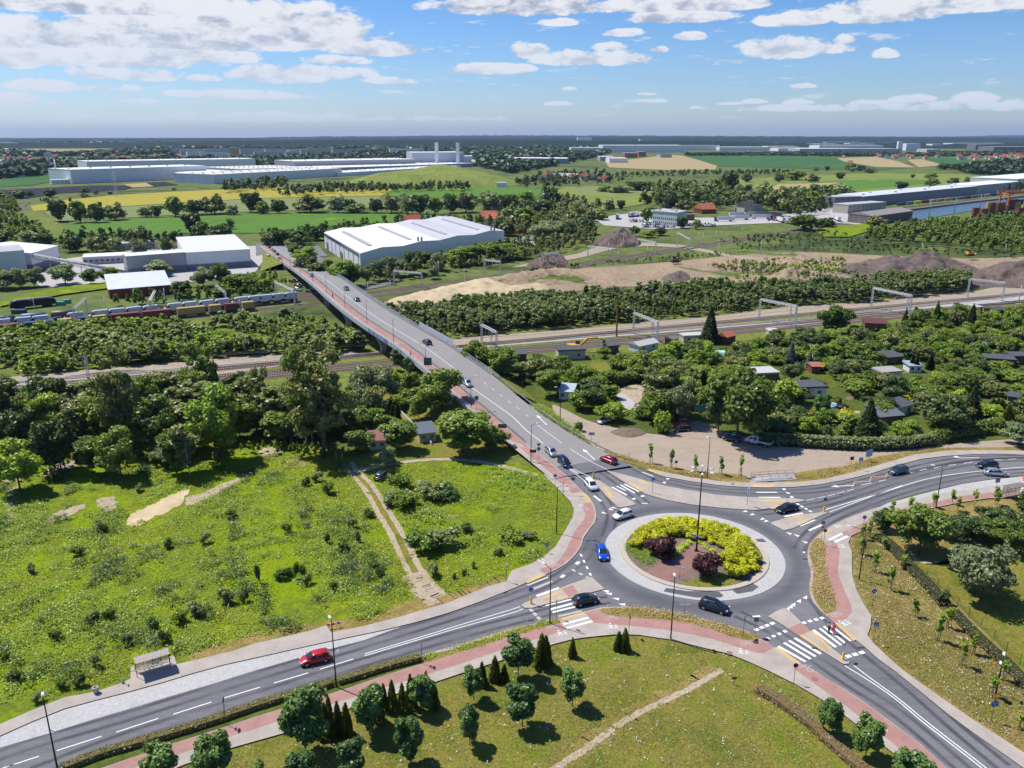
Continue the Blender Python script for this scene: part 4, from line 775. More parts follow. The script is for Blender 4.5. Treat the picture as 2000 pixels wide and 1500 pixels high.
def trunk_mb(rng,h,r0,blobs,n=5,pale=False,multi=1):
 mb=MB()
 for m_ in range(multi):
  dx,dy=(rng.uniform(-.4,.4)*(multi>1),rng.uniform(-.4,.4)*(multi>1));pts=[(dx,dy,-.1)];x,y=dx,dy
  for i in range(1,5):x+=rng.uniform(-.05,.05)*h*.3;y+=rng.uniform(-.05,.05)*h*.3;pts.append((x,y,h*.75*i/4))
  rr_=[r0*(1-.2*i)for i in range(5)];mb.path(pts,rr_,7)
  for b in list(blobs)[:n]:
   i=rng.integers(1,4);a=pts[i];mb.tube(a,(b[0]*.85,b[1]*.85,b[2]),rr_[i]*.5,rr_[i]*.15,5)
 return mb
TPL={}
def tree_tpl(key,kind,h,r,base,nb,nl,ls,leafm,bark='bark',tr=.16,seed=1,**kw):
 rng=np.random.default_rng(seed);nl=int(nl)
 bl=crown_blobs(rng,h,r,base,nb,kw.get('s',(.34,.52)),kw.get('squash',.85),kw.get('peak',0))
 V=leaves(rng,bl,nl,ls,kw.get('asp',1.4),kw.get('shell',.5),kw.get('droop',0))
 V[:,2]=base*.95+(V[:,2]-V[:,2].min())*(h-base*.95)/(V[:,2].max()-V[:,2].min());V[:,:2]*=r/np.percentile(np.hypot(V[:,0],V[:,1]),97)
 cm=mesh_np(kind+'_crown',V,qidx(nl),M[leafm]);tm=trunk_mb(rng,h,tr,bl,kw.get('limbs',6),multi=kw.get('multi',1)).mesh(kind+'_trunk',M[bark])
 TPL.setdefault(key,[]).append((kind,tm,cm,h,r*2,V));return TPL[key][-1]
def conifer_tpl(key,kind,h,r,nl,ls,leafm,seed=1,tiers=14,base=.1,dense=False):
 rng=np.random.default_rng(seed);t=rng.random(nl)**(1.3);z=base+(h-base)*(1-np.sqrt(rng.random(nl)));k=1-(z-base)/(h-base)
 if dense:R=r*(k**.75)*(.82+.18*rng.random(nl));ang=rng.random(nl)*2*pi;R*=1+.16*np.sin(ang*5+z*3)+.12*np.sin(ang*9-z*5+seed)
 else:
  tier=np.floor(k*tiers)/tiers+1/tiers;R=r*(k*.35+tier*.65)*(.35+.65*np.sqrt(rng.random(nl)));ang=np.floor(rng.random(nl)*11)/11*2*pi+tier*17+rng.normal(size=nl)*.16;z=z-R*.18
 p=np.stack([R*np.cos(ang),R*np.sin(ang),np.maximum(z,.05)],1);o=np.stack([np.cos(ang),np.sin(ang),np.full(nl,-.15 if not dense else .7)],1)
 nn=np.stack([np.cos(ang)*.5,np.sin(ang)*.5,np.full(nl,.8)],1)+rng.normal(size=(nl,3))*.45;nn/=np.linalg.norm(nn,axis=1)[:,None]
 u=np.cross(nn,o);u/=np.linalg.norm(u,axis=1)[:,None]+1e-9;s=ls*rng.uniform(.6,1.3,nl)[:,None]
 V=np.stack([p-o*s*.6,p+u*s*.4,p+o*s*.6,p-u*s*.4],1).reshape(-1,3)
 cm=mesh_np(kind+'_crown',V,qidx(nl),M[leafm]);tm=MB().tube((0,0,-.1),(0,0,h*.9),r*.09+.05,.03,7).mesh(kind+'_trunk',M['bark'])
 TPL.setdefault(key,[]).append((kind,tm,cm,h,r*2,V))
for s_ in range(4):tree_tpl('maple','maple_tree',6.5,2.2,1.5,26,7500,.22,'leaf_maple',tr=.09,seed=20+s_,s=(.17,.42),squash=1.0,peak=.35,shell=.35,limbs=12)
for s_ in range(4):tree_tpl('broad','leafy_tree',13,4.6,2.2,46,9500,.38,['leaf_broad','leaf_bright','leaf_dark','leaf_broad'][s_],tr=.2,seed=30+s_,s=(.15,.38),shell=.4)
for s_ in range(3):tree_tpl('airy','poplar_tree',22,5.4,4,52,8000,.36,['leaf_olive','leaf_broad','leaf_olive'][s_],tr=.35,seed=40+s_,s=(.14,.28),shell=.3,limbs=16,multi=1)
for s_ in range(2):tree_tpl('willow','willow_tree',8,4.2,.8,34,9500,.25,'leaf_willow',tr=.18,seed=50+s_,asp=1.9,droop=.3,s=(.16,.4),shell=.4)
for s_ in range(2):tree_tpl('birch','birch_tree',15,2.8,3.5,22,2600,.36,'leaf_olive','bark_pale',tr=.13,seed=55+s_,s=(.22,.38),shell=.35,limbs=10)
for s_ in range(6):tree_tpl('fruit','garden_tree',5.2,2.6,.9,22,2800,.28,['leaf_broad','leaf_dark','leaf_olive','leaf_broad','leaf_bright','leaf_weed'][s_],tr=.1,seed=60+s_,s=(.2,.42),shell=.4)
for s_ in range(4):tree_tpl('shrub','garden_shrub',2.2,1.5,.1,9,700,.26,['leaf_broad','leaf_bright','leaf_dark','leaf_weed'][s_],tr=.05,seed=70+s_,s=(.4,.6))
for s_ in range(3):tree_tpl('weedbush','meadow_shrub',2.2,1.6,.1,14,1100,.22,['leaf_herb','leaf_weed','leaf_belt'][s_],tr=.04,seed=75+s_,s=(.2,.5),shell=.3)
for s_ in range(5):tree_tpl('field','field_tree',14,7,.8,22,1300,1.25,['leaf_dark','leaf_broad','leaf_dark','leaf_olive','leaf_willow'][s_],tr=.4,seed=80+s_,s=(.3,.5))
for s_ in range(3):tree_tpl('gold','golden_shrub',1.7,1.6,0,20,2600,.17,'leaf_gold',tr=.05,seed=90+s_,s=(.16,.42),squash=.9,shell=.4)
for s_ in range(2):tree_tpl('purple','purple_barberry',3.0,2.35,.1,26,4600,.20,'leaf_purple',tr=.08,seed=95+s_,s=(.26,.42),asp=2.2)
for s_ in range(3):tree_tpl('sapling','young_tree',3.4,.36,1.1,9,150,.2,'leaf_bright',tr=.035,seed=100+s_,s=(.45,.8),shell=.2)
for s_ in range(2):conifer_tpl('thuja','thuja',3.4,.85,2600,.2,'leaf_thuja',110+s_,dense=True)
for s_ in range(2):conifer_tpl('spruce','spruce_tree',12,3.0,5500,.45,'leaf_conifer',113+s_,base=.8)
conifer_tpl('blue','blue_spruce',6,1.8,2200,.4,'leaf_blue',116);conifer_tpl('cypress','cypress',4.2,.7,1400,.28,'leaf_conifer',117,dense=True)
rng_=np.random.default_rng(5)
LOW=[leaves(rng_,crown_blobs(rng_,6.5,1.7,.3,14,(.2,.45),peak=.45),330,.42,shell=.4)for _ in range(6)]
FAR=[leaves(rng_,crown_blobs(rng_,1,.6,.05,5,(.5,.7),.6),34,.42,shell=.8)for _ in range(6)]
TONE=['mid green','dark green','olive green','fresh green','bright green','yellowish green']
SEEN={}
def plant(key,loc,label=None,group=None,h=None,w_=None,var=None,rz=None,cat=None,name=None):
 t=TPL[key];kind,tm,cm,h0,w0,_=t[var if var is not None else NR.integers(len(t))]
 sz=(h/h0)if h else 1.0;sx=(w_/w0)if w_ else sz
 e=empty(name or kind,loc,NR.uniform(0,6.28)if rz is None else rz,(sx,sx,sz));obj('trunk',tm,e);obj('crown',cm,e)
 tag(e,label or 'green tree',cat or kind.replace('_',' '),group);return e
def hgt(p,ytop):return H-p.y*math.tan(P+math.atan((ytop-750)/F))
def by_px(key,x,yb,yt,wpx,label,group=None,**k):
 p=G(x,yb);h=max(hgt(p,yt),.6);return plant(key,p,label,group,h,wpx*(p.y*cos(P)+H*sin(P))/F,**k)
def inside(p,poly):
 c=False;n=len(poly);x,y=p
 for i in range(n):
  a,b=poly[i],poly[(i+1)%n]
  if(a[1]>y)!=(b[1]>y)and x<(b[0]-a[0])*(y-a[1])/(b[1]-a[1]+1e-12)+a[0]:c=not c
 return c
def scatter(px,sp,jit=.45,excl=(),seed=1,persp=0.0):
 """jittered grid inside a surveyed outline; persp grows the spacing with distance"""
 r_=random.Random(seed);w_=[tuple(G(a,b))[:2]for a,b in px];ex=[[tuple(G(a,b))[:2]for a,b in e]for e in excl]
 x0,x1=min(p[0]for p in w_),max(p[0]for p in w_);y0,y1=min(p[1]for p in w_),max(p[1]for p in w_);out=[];y=y0
 while y<y1:
  s_=sp+persp*y;x=x0+r_.uniform(0,s_)
  while x<x1:
   q=(x+r_.uniform(-jit,jit)*s_,y+r_.uniform(-jit,jit)*s_)
   if inside(q,w_)and not any(inside(q,e)for e in ex):out.append((q[0],q[1],s_))
   x+=s_
  y+=s_
 return out
def mass(name,label,cat,px,sp,hr,m,tpl=None,h0=6.5,excl=(),seed=1,persp=0.0,wk=1.0,z=0.0,gaps=0):
 """a stand that reads as one mass: many clumps merged into one mesh"""
 r_=np.random.default_rng(seed);tpl=tpl or LOW;pts=scatter(px,sp,.5,excl,seed,persp);Vs=[];MI=[];m=m if isinstance(m,list)else[m]
 for x,y,s_ in pts:
  V=tpl[r_.integers(len(tpl))];a=r_.uniform(0,6.28);lf=.5+.5*sin(x*.045+seed)*cos(y*.06+seed*2)+.3*sin(x*.16+y*.21);h=(hr[0]+(hr[1]-hr[0])*min(max(lf+r_.uniform(-.35,.35),0),1));k=h/h0
  if gaps and lf+r_.uniform(-.2,.2)<gaps:continue
  kx=k*wk*r_.uniform(.8,1.2)if persp==0 else s_*wk*r_.uniform(.8,1.2);c_,q_=cos(a),sin(a)
  X=V[:,0]*c_-V[:,1]*q_;Y=V[:,0]*q_+V[:,1]*c_;Vs.append(np.stack([X*kx+x,Y*kx+y,V[:,2]*(h/h0)+z],1));MI.append(np.full(len(V)//4,int(min(max(.5+.5*sin(x*.09+1.7*seed)*cos(y*.11)+r_.uniform(-.35,.35),0),.999)*len(m))))
 if not Vs:return
 V=np.concatenate(Vs);o=obj(name,mesh_np(name,V,qidx(len(V)//4),m,np.concatenate(MI)));tag(o,label,cat,kind='stuff');return o
MP=[(1118,1380,1301,54,'on the open lawn between the footpath and the curved pavement'),(1020,1418,1326,70,'left of the worn footpath with its round shadow on the lawn'),(917,1455,1370,52,'small crown standing alone below the thuja row'),(802,1490,1392,66,'below the thuja row, second from the bottom edge'),(925,1368,1296,44,'beside two dark thujas next to the pavement'),(1012,1325,1232,66,'tall dense crown next to the paired thujas'),(722,1435,1330,74,'at the near end of the thuja row by the red path'),(828,1390,1312,58,'in the thuja row below the hedge end'),(598,1470,1338,100,'biggest crown, hiding the red path'),(690,1525,1436,66,'cut by the bottom edge, below the dense row'),(596,1540,1463,72,'low at the bottom edge beside the big crown'),(420,1525,1418,84,'over the beige path near the bottom edge'),(316,1540,1446,76,'small, leaning over the hedge at the bottom left'),(509,1570,1485,50,'only its tip showing at the bottom edge'),(1619,1437,1361,54,'first on the strip beside the bottom right road'),(1690,1480,1394,64,'second along the bottom right road'),(1772,1545,1463,80,'cut by the bottom edge beside the bottom right road')]
for i,(x,yb,yt,w_,lb)in enumerate(MP):by_px('maple',x,yb,yt+(yb-yt)*.08,w_*.86,'dark green young maple '+lb,'young maples in the park',var=i%4)
TH=[(1058,1305,1236,30,'left one of the tall pair by the pavement'),(1066,1300,1240,26,'right one of the tall pair by the pavement'),(1118,1284,1245,17,'small one standing alone on the lawn'),(1208,1270,1232,20,'left one of the pair below the cycle symbol'),(1220,1272,1226,22,'right one of the pair below the cycle symbol'),(967,1330,1280,24,'bushy one right of the small maple'),(942,1340,1292,22,'half hidden behind the small maple'),(985,1332,1296,18,'low one against the tall maple'),(751,1390,1334,20,'in the row by the red path'),(767,1388,1326,22,'tall one in the row by the red path'),(787,1390,1332,20,'in the middle of the row by the red path'),(803,1382,1314,22,'highest of the row by the red path'),(834,1375,1310,22,'behind the maple in the row'),(848,1382,1328,22,'last of the row by the red path'),(645,1430,1355,22,'slim one behind the biggest maple'),(662,1440,1368,24,'dark one right of the biggest maple'),(678,1435,1370,24,'low one between two maples'),(636,1440,1370,30,'wide one leaning on the biggest maple'),(740,1410,1342,24,'behind the near maple of the row')]
for x,yb,yt,w_,lb in TH:by_px('thuja',x,yb,yt,w_,'green conical thuja, '+lb,'thujas along the park path',cat='thuja bush')
for k in range(46):
 t=radians(168-(168+62)*(k%23)/22)+NR.uniform(-.05,.05);r_=9.3 if k<23 else 6.9+.5*sin(k)
 if k>=23 and(t<radians(-50)or(radians(196)>t>radians(150))):continue
 plant('gold',(RC.x+r_*cos(t),RC.y+r_*sin(t),.27),'golden yellow shrub in the dense bank on the roundabout island','golden shrubs on the roundabout',NR.uniform(1.6,2.3),NR.uniform(3.3,4.2))
for k in range(14):t=radians(100-k*11);plant('gold',(RC.x+5.0*cos(t)+1.6,RC.y+5.0*sin(t)-.2,.27),'golden yellow shrub in the dense bank on the roundabout island','golden shrubs on the roundabout',NR.uniform(1.3,1.8),NR.uniform(2.6,3.4))
for(x,y,lb,w_)in((1291,1090,'left of the brick walk',58),(1376,1128,'right of the brick walk',54)):by_px('purple',x,y,y-45,w_,'dark purple barberry bush on the roundabout, '+lb,var=0 if x<1300 else 1,cat='barberry bush')
SP=[(1271,905,866),(1311,914,877),(1357,923,886),(1408,928,890),(1446,932,885),(1683,1054,1020),(1697,1050,1012),(1727,1072,1050),(1682,1084,1050),(1708,1118,1075),(1738,1153,1105),(1763,1112,1085),(1787,1205,1170),(1830,1252,1195),(1851,1227,1185),(1878,1302,1245),(1900,1278,1235),(1937,1362,1315),(1958,1330,1285),(1992,1425,1390),(1776,996,970),(1742,1005,975),(1823,992,962),(1859,985,955),(1870,998,970),(1902,992,955),(1943,985,950),(1947,990,958),(1993,985,955)]
def staked(x,yb,yt,i):
 p=G(x,yb);h=max(hgt(p,yt),2.2);e=plant('sapling',p,None,None,h,1.3,name='young_tree')
 mb=MB();n=3 if i<20 else 0
 for k in range(n):a=k*2*pi/3;mb.tube((.36*cos(a),.36*sin(a),0),(.36*cos(a),.36*sin(a),1.6),.04,n=5)
 for k in range(n):a,b=k*2*pi/3,(k+1)*2*pi/3;mb.tube((.36*cos(a),.36*sin(a),1.45),(.36*cos(b),.36*sin(b),1.45),.03,n=4)
 if n:o=mb.build('stake',M['wood_stake'],e);o.scale=(1/e.scale[0],1/e.scale[1],1/e.scale[2])
 lab=('staked young tree in the dry verge of the gravel yard, %s from the left'%('first','second','third','fourth','fifth')[i])if i<5 else('staked young tree on the dry slope right of the roundabout' if i<20 else 'slim young tree beside the red path near the bus shelter')
 tag(e,lab,'young tree',None if i<5 else('staked young trees on the dry slope' if i<20 else 'slim young trees by the bus stop'))
for i,s_ in enumerate(SP):staked(*s_,i)
def hedge(px,wd,h,m,label,name='hedge',z=.2,dens=90,ls=.14,mtop=None,zz=G):
 p=resample([G(a,b)for a,b in cr(px,4)],max(int(sum((G(*px[i+1])-G(*px[i])).length for i in range(len(px)-1))/1.2),3));o0=p[0].copy();q=[v-o0 for v in p]
 for v in q:v.z=z
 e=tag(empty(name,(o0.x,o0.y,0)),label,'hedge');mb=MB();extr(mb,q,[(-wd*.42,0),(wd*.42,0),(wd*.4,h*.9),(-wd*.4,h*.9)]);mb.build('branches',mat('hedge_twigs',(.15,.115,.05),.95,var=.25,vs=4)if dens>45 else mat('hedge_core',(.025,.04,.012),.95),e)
 r_=np.random.default_rng(int(abs(p[0].x)*10));bl=[];L=sum((q[i+1]-q[i]).length for i in range(len(q)-1));Q=resample(q,max(int(L/(wd*.45)),3))
 for v in Q:bl.append((v.x,v.y,z+h*.5,wd*.56,wd*.56,h*.56))
 n=int(L*(wd+2*h)*dens);V=leaves(r_,bl,n,ls,shell=.85);obj('foliage',mesh_np('foliage',V,qidx(n),M[m]),e);return e
hedge([(128,1506),(200,1478),(325,1442),(425,1411),(500,1385),(575,1362),(648,1340)],1.3,.8,'leaf_thuja','long clipped brown-topped hedge between the road and the red path, left piece')
hedge([(662,1336),(700,1325),(750,1309),(821,1290)],1.3,.8,'leaf_thuja','shorter clipped hedge right of the lamp post, ending at the round sign')
hedge([(1484,1352),(1515,1368),(1545,1390),(1580,1414),(1612,1445),(1650,1478),(1700,1520)],1.7,.8,'leaf_rose','loose reddish rose hedge on the lawn beside the bottom right road',z=.05,dens=50)
hedge([(1715,1052),(1745,1075),(1775,1110),(1810,1145),(1845,1185)],2.0,1.0,'leaf_rose','brown flowering hedge along the green fence, upper part',z=.05,dens=45)
hedge([(1862,1200),(1885,1225),(1925,1265),(1965,1300),(2010,1350),(2060,1400)],1.8,.9,'leaf_rose','brown flowering hedge along the green fence, lower part',z=.05,dens=45)
hedge([(1480,866),(1550,870),(1620,874),(1700,877),(1770,874),(1815,868)],3.2,2.6,'leaf_belt2','long dark green hedge along the gravel yard in front of the allotments',z=.05,dens=40,ls=.35)
hedge([(1830,862),(1880,850),(1935,842),(1945,838)],4.0,2.8,'leaf_broad','broad shaggy hedge at the end of the gravel lane',z=.05,dens=22,ls=.35)
hedge([(1152,758),(1190,752)],3.2,3.0,'leaf_thuja','tall clipped thuja hedge left of the garden gate',z=.05,dens=30,ls=.3);hedge([(1197,752),(1240,744),(1268,738)],3.2,3.0,'leaf_thuja','tall clipped thuja hedge right of the garden gate',z=.05,dens=30,ls=.3)
hedge([(1580,688),(1607,680)],2.5,1.8,'leaf_thuja','yellow green clipped hedge beside the blue spruce',z=.05,dens=24,ls=.3);hedge([(1866,665),(1905,652)],2.5,1.5,'leaf_dark','dark clipped hedge in the far right gardens',z=.05,dens=24,ls=.3)
hedge([(1810,800),(1840,792),(1878,776)],2.5,2.2,'leaf_lime','lime green vine hedge in the allotments',z=.05,dens=24,ls=.3)
BT=[('airy',632,893,655,120,0,'tall ragged poplar with mistletoe balls in front of the bridge'),('airy',600,885,668,90,1,'tall poplar left of the mistletoe poplar'),('birch',636,882,760,44,0,'white-trunked birch at the wood edge by the dirt track'),('birch',610,862,775,36,1,'birch with several pale stems behind the wood edge'),('airy',518,838,716,44,2,'slim tall tree standing free beside the black-roofed shed'),('airy',245,880,674,88,0,'tall olive tree rising over the left wood'),('airy',205,850,735,60,2,'olive tree left of the tallest tree in the left wood'),('airy',395,780,665,66,1,'thin leaning tree seen against the tree belt'),('broad',310,885,768,100,0,'dark fan-shaped tree in the middle of the left wood'),('broad',425,902,752,96,1,'bright green tree in front of the left wood with a pale trunk'),('broad',470,800,728,56,2,'small dark tree beside the spruce'),('spruce',117,800,757,26,0,'small dark spruce beside the grey tent roof'),('spruce',423,768,700,22,1,'narrow dark spruce near the haul road'),('airy',12,870,735,90,2,'feathery tree cut by the left edge'),('broad',120,920,815,84,2,'dark round tree at the left wood edge'),('broad',40,960,860,90,1,'low dark tree at the left edge above the meadow'),('broad',235,930,830,80,0,'green tree at the wood edge above the bare slope'),('broad',345,925,835,70,3,'young green tree at the wood edge'),('birch',372,930,828,56,0,'grey-leaved tree at the wood edge'),('broad',180,925,850,60,3,'thin young tree over the sandy bank'),('broad',540,865,800,66,3,'low green tree beside the shed'),('broad',668,850,790,80,2,'dark tree behind the birch'),('willow',735,792,708,82,0,'silvery round willow below the bridge'),('willow',705,780,715,40,1,'grey shrub left of the silvery willow'),('broad',862,810,716,92,0,'dense green tree against the ramp below the bridge end'),('broad',905,884,800,100,3,'big round green tree above the meadow path'),('broad',957,882,832,74,0,'green tree at the ramp foot beside the sign board'),('broad',780,880,822,70,3,'bushy tree right of the pink-roofed hut'),('broad',700,880,842,56,0,'bush left of the pink-roofed hut'),('willow',760,905,868,40,0,'pale shrub in front of the pink-roofed hut'),('cypress',777,826,784,14,0,'dark cypress, left of the pair in the garden below the ramp'),('cypress',768,822,788,12,0,'second dark cypress in the garden below the ramp'),('birch',775,725,680,26,1,'small tree beside the bridge abutment'),('willow',330,905,852,66,1,'pale grey tree in the left wood'),('broad',740,845,800,60,1,'light garden tree below the willow')]
for key,x,yb,yt,w_,v,lb in BT:by_px(key,x,yb,yt,w_,lb,var=min(v,len(TPL[key])-1))
for x,y,z in((583,700,1),(588,728,.8),(578,748,1),(590,760,.7)):pass
for i,(x,y,s_)in enumerate(scatter([(-60,930),(0,905),(120,890),(300,892),(420,885),(520,862),(660,875),(680,850),(560,815),(380,800),(150,810),(0,820),(-100,850)],7.5,seed=3)):plant('broad' if i%3 else 'birch',(x,y,0),'%s in the dense left wood, %s'%(['slim birch','leafy green tree','broad leafy tree'][i%3],'at the left edge' if x<-75 else 'below the tall olive tree' if x<-50 else 'near the bright green tree' if x<-32 else 'beside the poplars'),'trees of the left wood',NR.uniform(8.5,13.5),NR.uniform(7.5,10.5))
for i,(x,y,s_)in enumerate(scatter([(-40,850),(0,828),(300,800),(640,790),(820,740),(870,790),(840,830),(700,860),(680,830),(400,850)],8,seed=4)):plant('fruit',(x,y,0),'%s garden tree behind the left wood, %s'%(TONE[i%6],'far left' if x<-85 else 'middle of the wood' if x<-50 else 'beside the poplars' if x<-25 else 'close to the ramp'),'garden trees behind the left wood',NR.uniform(4,7.5),NR.uniform(5,8),var=i%6)
mass('undergrowth','dense undergrowth of young shoots under the left wood','undergrowth',[(-60,940),(0,915),(130,900),(300,900),(430,892),(560,872),(680,880),(690,895),(640,900),(520,885),(430,900),(280,912),(120,925),(0,950)],1.6,(1.2,3.2),M['leaf_weed'],seed=5)
GARD=[(900,715),(1000,702),(1150,700),(1300,690),(1400,680),(1500,672),(1600,655),(1700,640),(1850,620),(2000,605),(2150,590),(2200,700),(2150,850),(2000,850),(1850,845),(1700,862),(1500,855),(1410,830),(1370,805),(1310,830),(1180,822),(1100,790),(1040,755),(960,735)]
EXC=[[(1150,700),(1190,708),(1210,750),(1150,745),(1120,720)],[(1195,758),(1255,748),(1262,800),(1230,815),(1195,790)],[(1205,765),(1260,760),(1255,830),(1200,820)],[(1550,730),(1620,735),(1700,800),(1690,835),(1600,820),(1560,780)],[(1330,800),(1400,795),(1400,840),(1330,850)],[(1730,655),(1800,650),(1800,672),(1740,672)]]
gp=scatter(GARD,7.0,.48,EXC,seed=7)
HUTS=[(1091,1143,704),(1011,1028,712),(1248,1285,688),(1312,1323,676),(1188,1208,692),(1688,1730,648),(1562,1612,778),(1718,1762,832),(1748,1782,812),(1722,1760,745),(1733,1762,712),(1924,1982,718),(1980,2010,712),(1862,1876,700),(1478,1520,748),(1502,1520,660),(1900,1926,688),(1942,1960,618),(1906,1918,612),(1418,1436,670),(1335,1378,670),(1092,1118,781),(1585,1602,730),(1775,1800,728),(1966,1988,794),(1385,1412,694)]
HW=[(G(a,y).x-2.5,G(b,y).x+2.5,G(a,y).y)for a,b,y in HUTS]
HN=['cream garden house by the excavator','dark hut near the ramp','pale gabled hut below the portal','tiny dark hut near the spruce','dark hut right of the excavator','maroon roofed hut','white garden house','house with the roof window','white and black roofed hut','pale flat roofed hut','grey black roofed hut','long dark roofed hut','dark hut at the right edge','small grey gabled hut','brown house behind the huge tree','tiny pale hut by the blue spruce','green black roofed hut','dark hut in the upper right','pale hut in the upper right','red tiled hut','long pale roofed hut','pale blue roofed hut','rose red roofed hut','bluish roofed hut','green hut','foil greenhouse']
def near(x,y):
 k=min(range(len(HW)),key=lambda i:hypot((HW[i][0]+HW[i][1])/2-x,HW[i][2]-y));cx=(HW[k][0]+HW[k][1])/2;dx,dy=x-cx,y-HW[k][2]
 return('right of' if dx>abs(dy)else 'left of' if-dx>abs(dy)else 'behind' if dy>0 else 'in front of')+' the '+HN[k]
def part_of(px):return['at the far left','left of centre','in the centre','right of centre','at the far right'][int(min(max(px/400,0),4))]
def clear(x,y,f=11,b_=8):return not any(a<x-x/y*(y-yy)*.0 and x<b and yy-f<y<yy+b_ for a,b,yy in HW)
gp=[q for q in gp if clear(q[0],q[1],8,6)];random.Random(3).shuffle(gp);gp=gp[:298]
for i,(x,y,s_)in enumerate(gp):
 plant('fruit',(x,y,0),'%s %s garden tree %s'%(TONE[i%6],['low','spreading','round','taller'][i//6%4],near(x,y)),'garden trees of the allotments',var=i%6,h=3.4+[0,.8,1.4,2.6][i//6%4]+NR.uniform(0,.5),w_=[5,8,6.4,6][i//6%4]+NR.uniform(0,.8))
mass('garden_undergrowth','leafy undergrowth filling the allotment plots between the trees','undergrowth',GARD,3.6,(.7,2.0),[M['leaf_broad'],M['leaf_weed'],M['leaf_bright']],seed=81,wk=1.9,excl=EXC,gaps=.2)
for i,(x,y,s_)in enumerate(q for q in scatter(GARD,8.2,.5,EXC[1:3],seed=8)if clear(q[0],q[1],4,7)):plant('shrub',(x,y,0),'%s shrub %s'%(TONE[i%4],near(x,y)),'garden shrubs of the allotments',NR.uniform(1.2,2.8),NR.uniform(2.4,4.6),var=i%4)
GT=[('spruce',1385,670,594,40,0,'tall dark spruce beside the railway tracks'),('broad',1440,862,718,130,0,'huge broad tree shading the parked pickup'),('broad',1402,850,742,70,2,'dark tree behind the parked black car'),('airy',1302,812,704,96,2,'large silvery olive tree beside the gravel yard'),('willow',1330,828,740,60,1,'grey weeping tree behind the parked red car'),('blue',1544,710,667,26,0,'blue spruce in the allotments'),('blue',1580,716,686,18,0,'smaller blue spruce right of the first'),('spruce',1692,858,775,56,1,'dark spruce standing over the hedge of the yard'),('spruce',1826,638,587,24,0,'pointed spruce near the upper gardens'),('spruce',1768,628,600,14,1,'narrow spruce by the railway'),('cypress',1786,628,598,14,0,'dark cypress beside the narrow spruce'),('spruce',1895,640,592,26,0,'dark spruce in the upper right gardens'),('broad',1632,655,594,66,0,'large round tree close to the grey siding'),('broad',930,730,664,60,0,'dense green tree right of the ramp'),('broad',985,745,676,56,3,'second green tree right of the ramp'),('cypress',1373,752,720,12,0,'tall thin cypress, left of the hedge gap'),('cypress',1350,752,718,20,0,'dark wide cypress beside the thin one'),('spruce',1892,828,752,52,1,'dark spruce-like tree in the right gardens'),('broad',1830,845,770,90,2,'large dark tree above the long hedge'),('broad',1765,862,820,54,1,'round light green tree behind the long hedge'),('thuja',1935,812,776,20,0,'thuja, left of the trio in the right gardens'),('thuja',1945,812,776,20,1,'thuja, middle of the trio in the right gardens'),('thuja',1952,814,778,20,0,'thuja, right of the trio in the right gardens'),('thuja',1965,832,790,28,1,'broad thuja right of the trio'),('cypress',1771,718,688,12,0,'first dark cypress in the cluster of the middle gardens'),('cypress',1780,724,690,12,0,'second dark cypress in the cluster of the middle gardens'),('cypress',1788,726,694,12,0,'third dark cypress in the cluster of the middle gardens'),('cypress',1816,722,692,16,0,'wide dark cypress right of the cluster'),('cypress',1671,686,666,8,0,'thin cypress left of the yellow bush'),('gold',1752,660,646,12,0,'small golden bush in the upper gardens'),('gold',1467,705,693,14,1,'small golden bush near the glass house'),('maple',1606,812,768,30,2,'brownish pointed tree near the trampoline'),('fruit',1535,800,742,64,4,'light fruit tree with a round shadow on the lawn'),('willow',1990,870,820,60,0,'pale tree at the right edge above the lane'),('broad',1075,775,720,50,3,'airy tree beside the lamp on the ramp'),('fruit',1180,700,676,26,0,'small round tree on the garden lawn'),('shrub',1130,842,822,18,0,'bush beside the guard rail'),('fruit',1160,800,755,60,1,'bushy tree beside the silver parked car'),('fruit',1130,800,762,50,0,'dark bush left of the silver parked car'),('fruit',1280,830,770,60,3,'bushy thicket tree left of the parked red car'),('shrub',1295,845,800,44,1,'shrub beside the parked dark cars')]
for key,x,yb,yt,w_,v,lb in GT:by_px(key,x,yb,yt,w_,lb,var=min(v,len(TPL[key])-1))
for key,x,yb,yt,w_,v,lb in[('broad',1795,1082,985,112,0,'broad light green tree left of the hedge near the bus stop'),('broad',1725,1035,995,42,2,'dark round shrub tree beside the cycle sign'),('willow',1915,1170,1058,128,1,'big olive tree with a round shadow in the fenced paddock'),('broad',1990,1085,1010,66,0,'dark tree at the right edge of the paddock'),('broad',1880,1060,1008,80,2,'dark hedge tree behind the olive tree'),('fruit',1838,1180,1152,26,1,'small dark shrub at the bend of the green fence'),('broad',1940,1058,1012,70,0,'dark green tree in the tree row above the paddock')]:by_px(key,x,yb,yt,w_,lb,var=min(v,len(TPL[key])-1))
for i,(x,y,s_)in enumerate(scatter([(1830,1030),(1920,1020),(2060,1000),(2120,1040),(2000,1060),(1900,1070),(1840,1060)],5,seed=9)):plant('fruit',(x,y,0),'dark leafy tree in the row above the paddock','trees above the paddock',NR.uniform(3,4.6),NR.uniform(4.5,6),var=1)
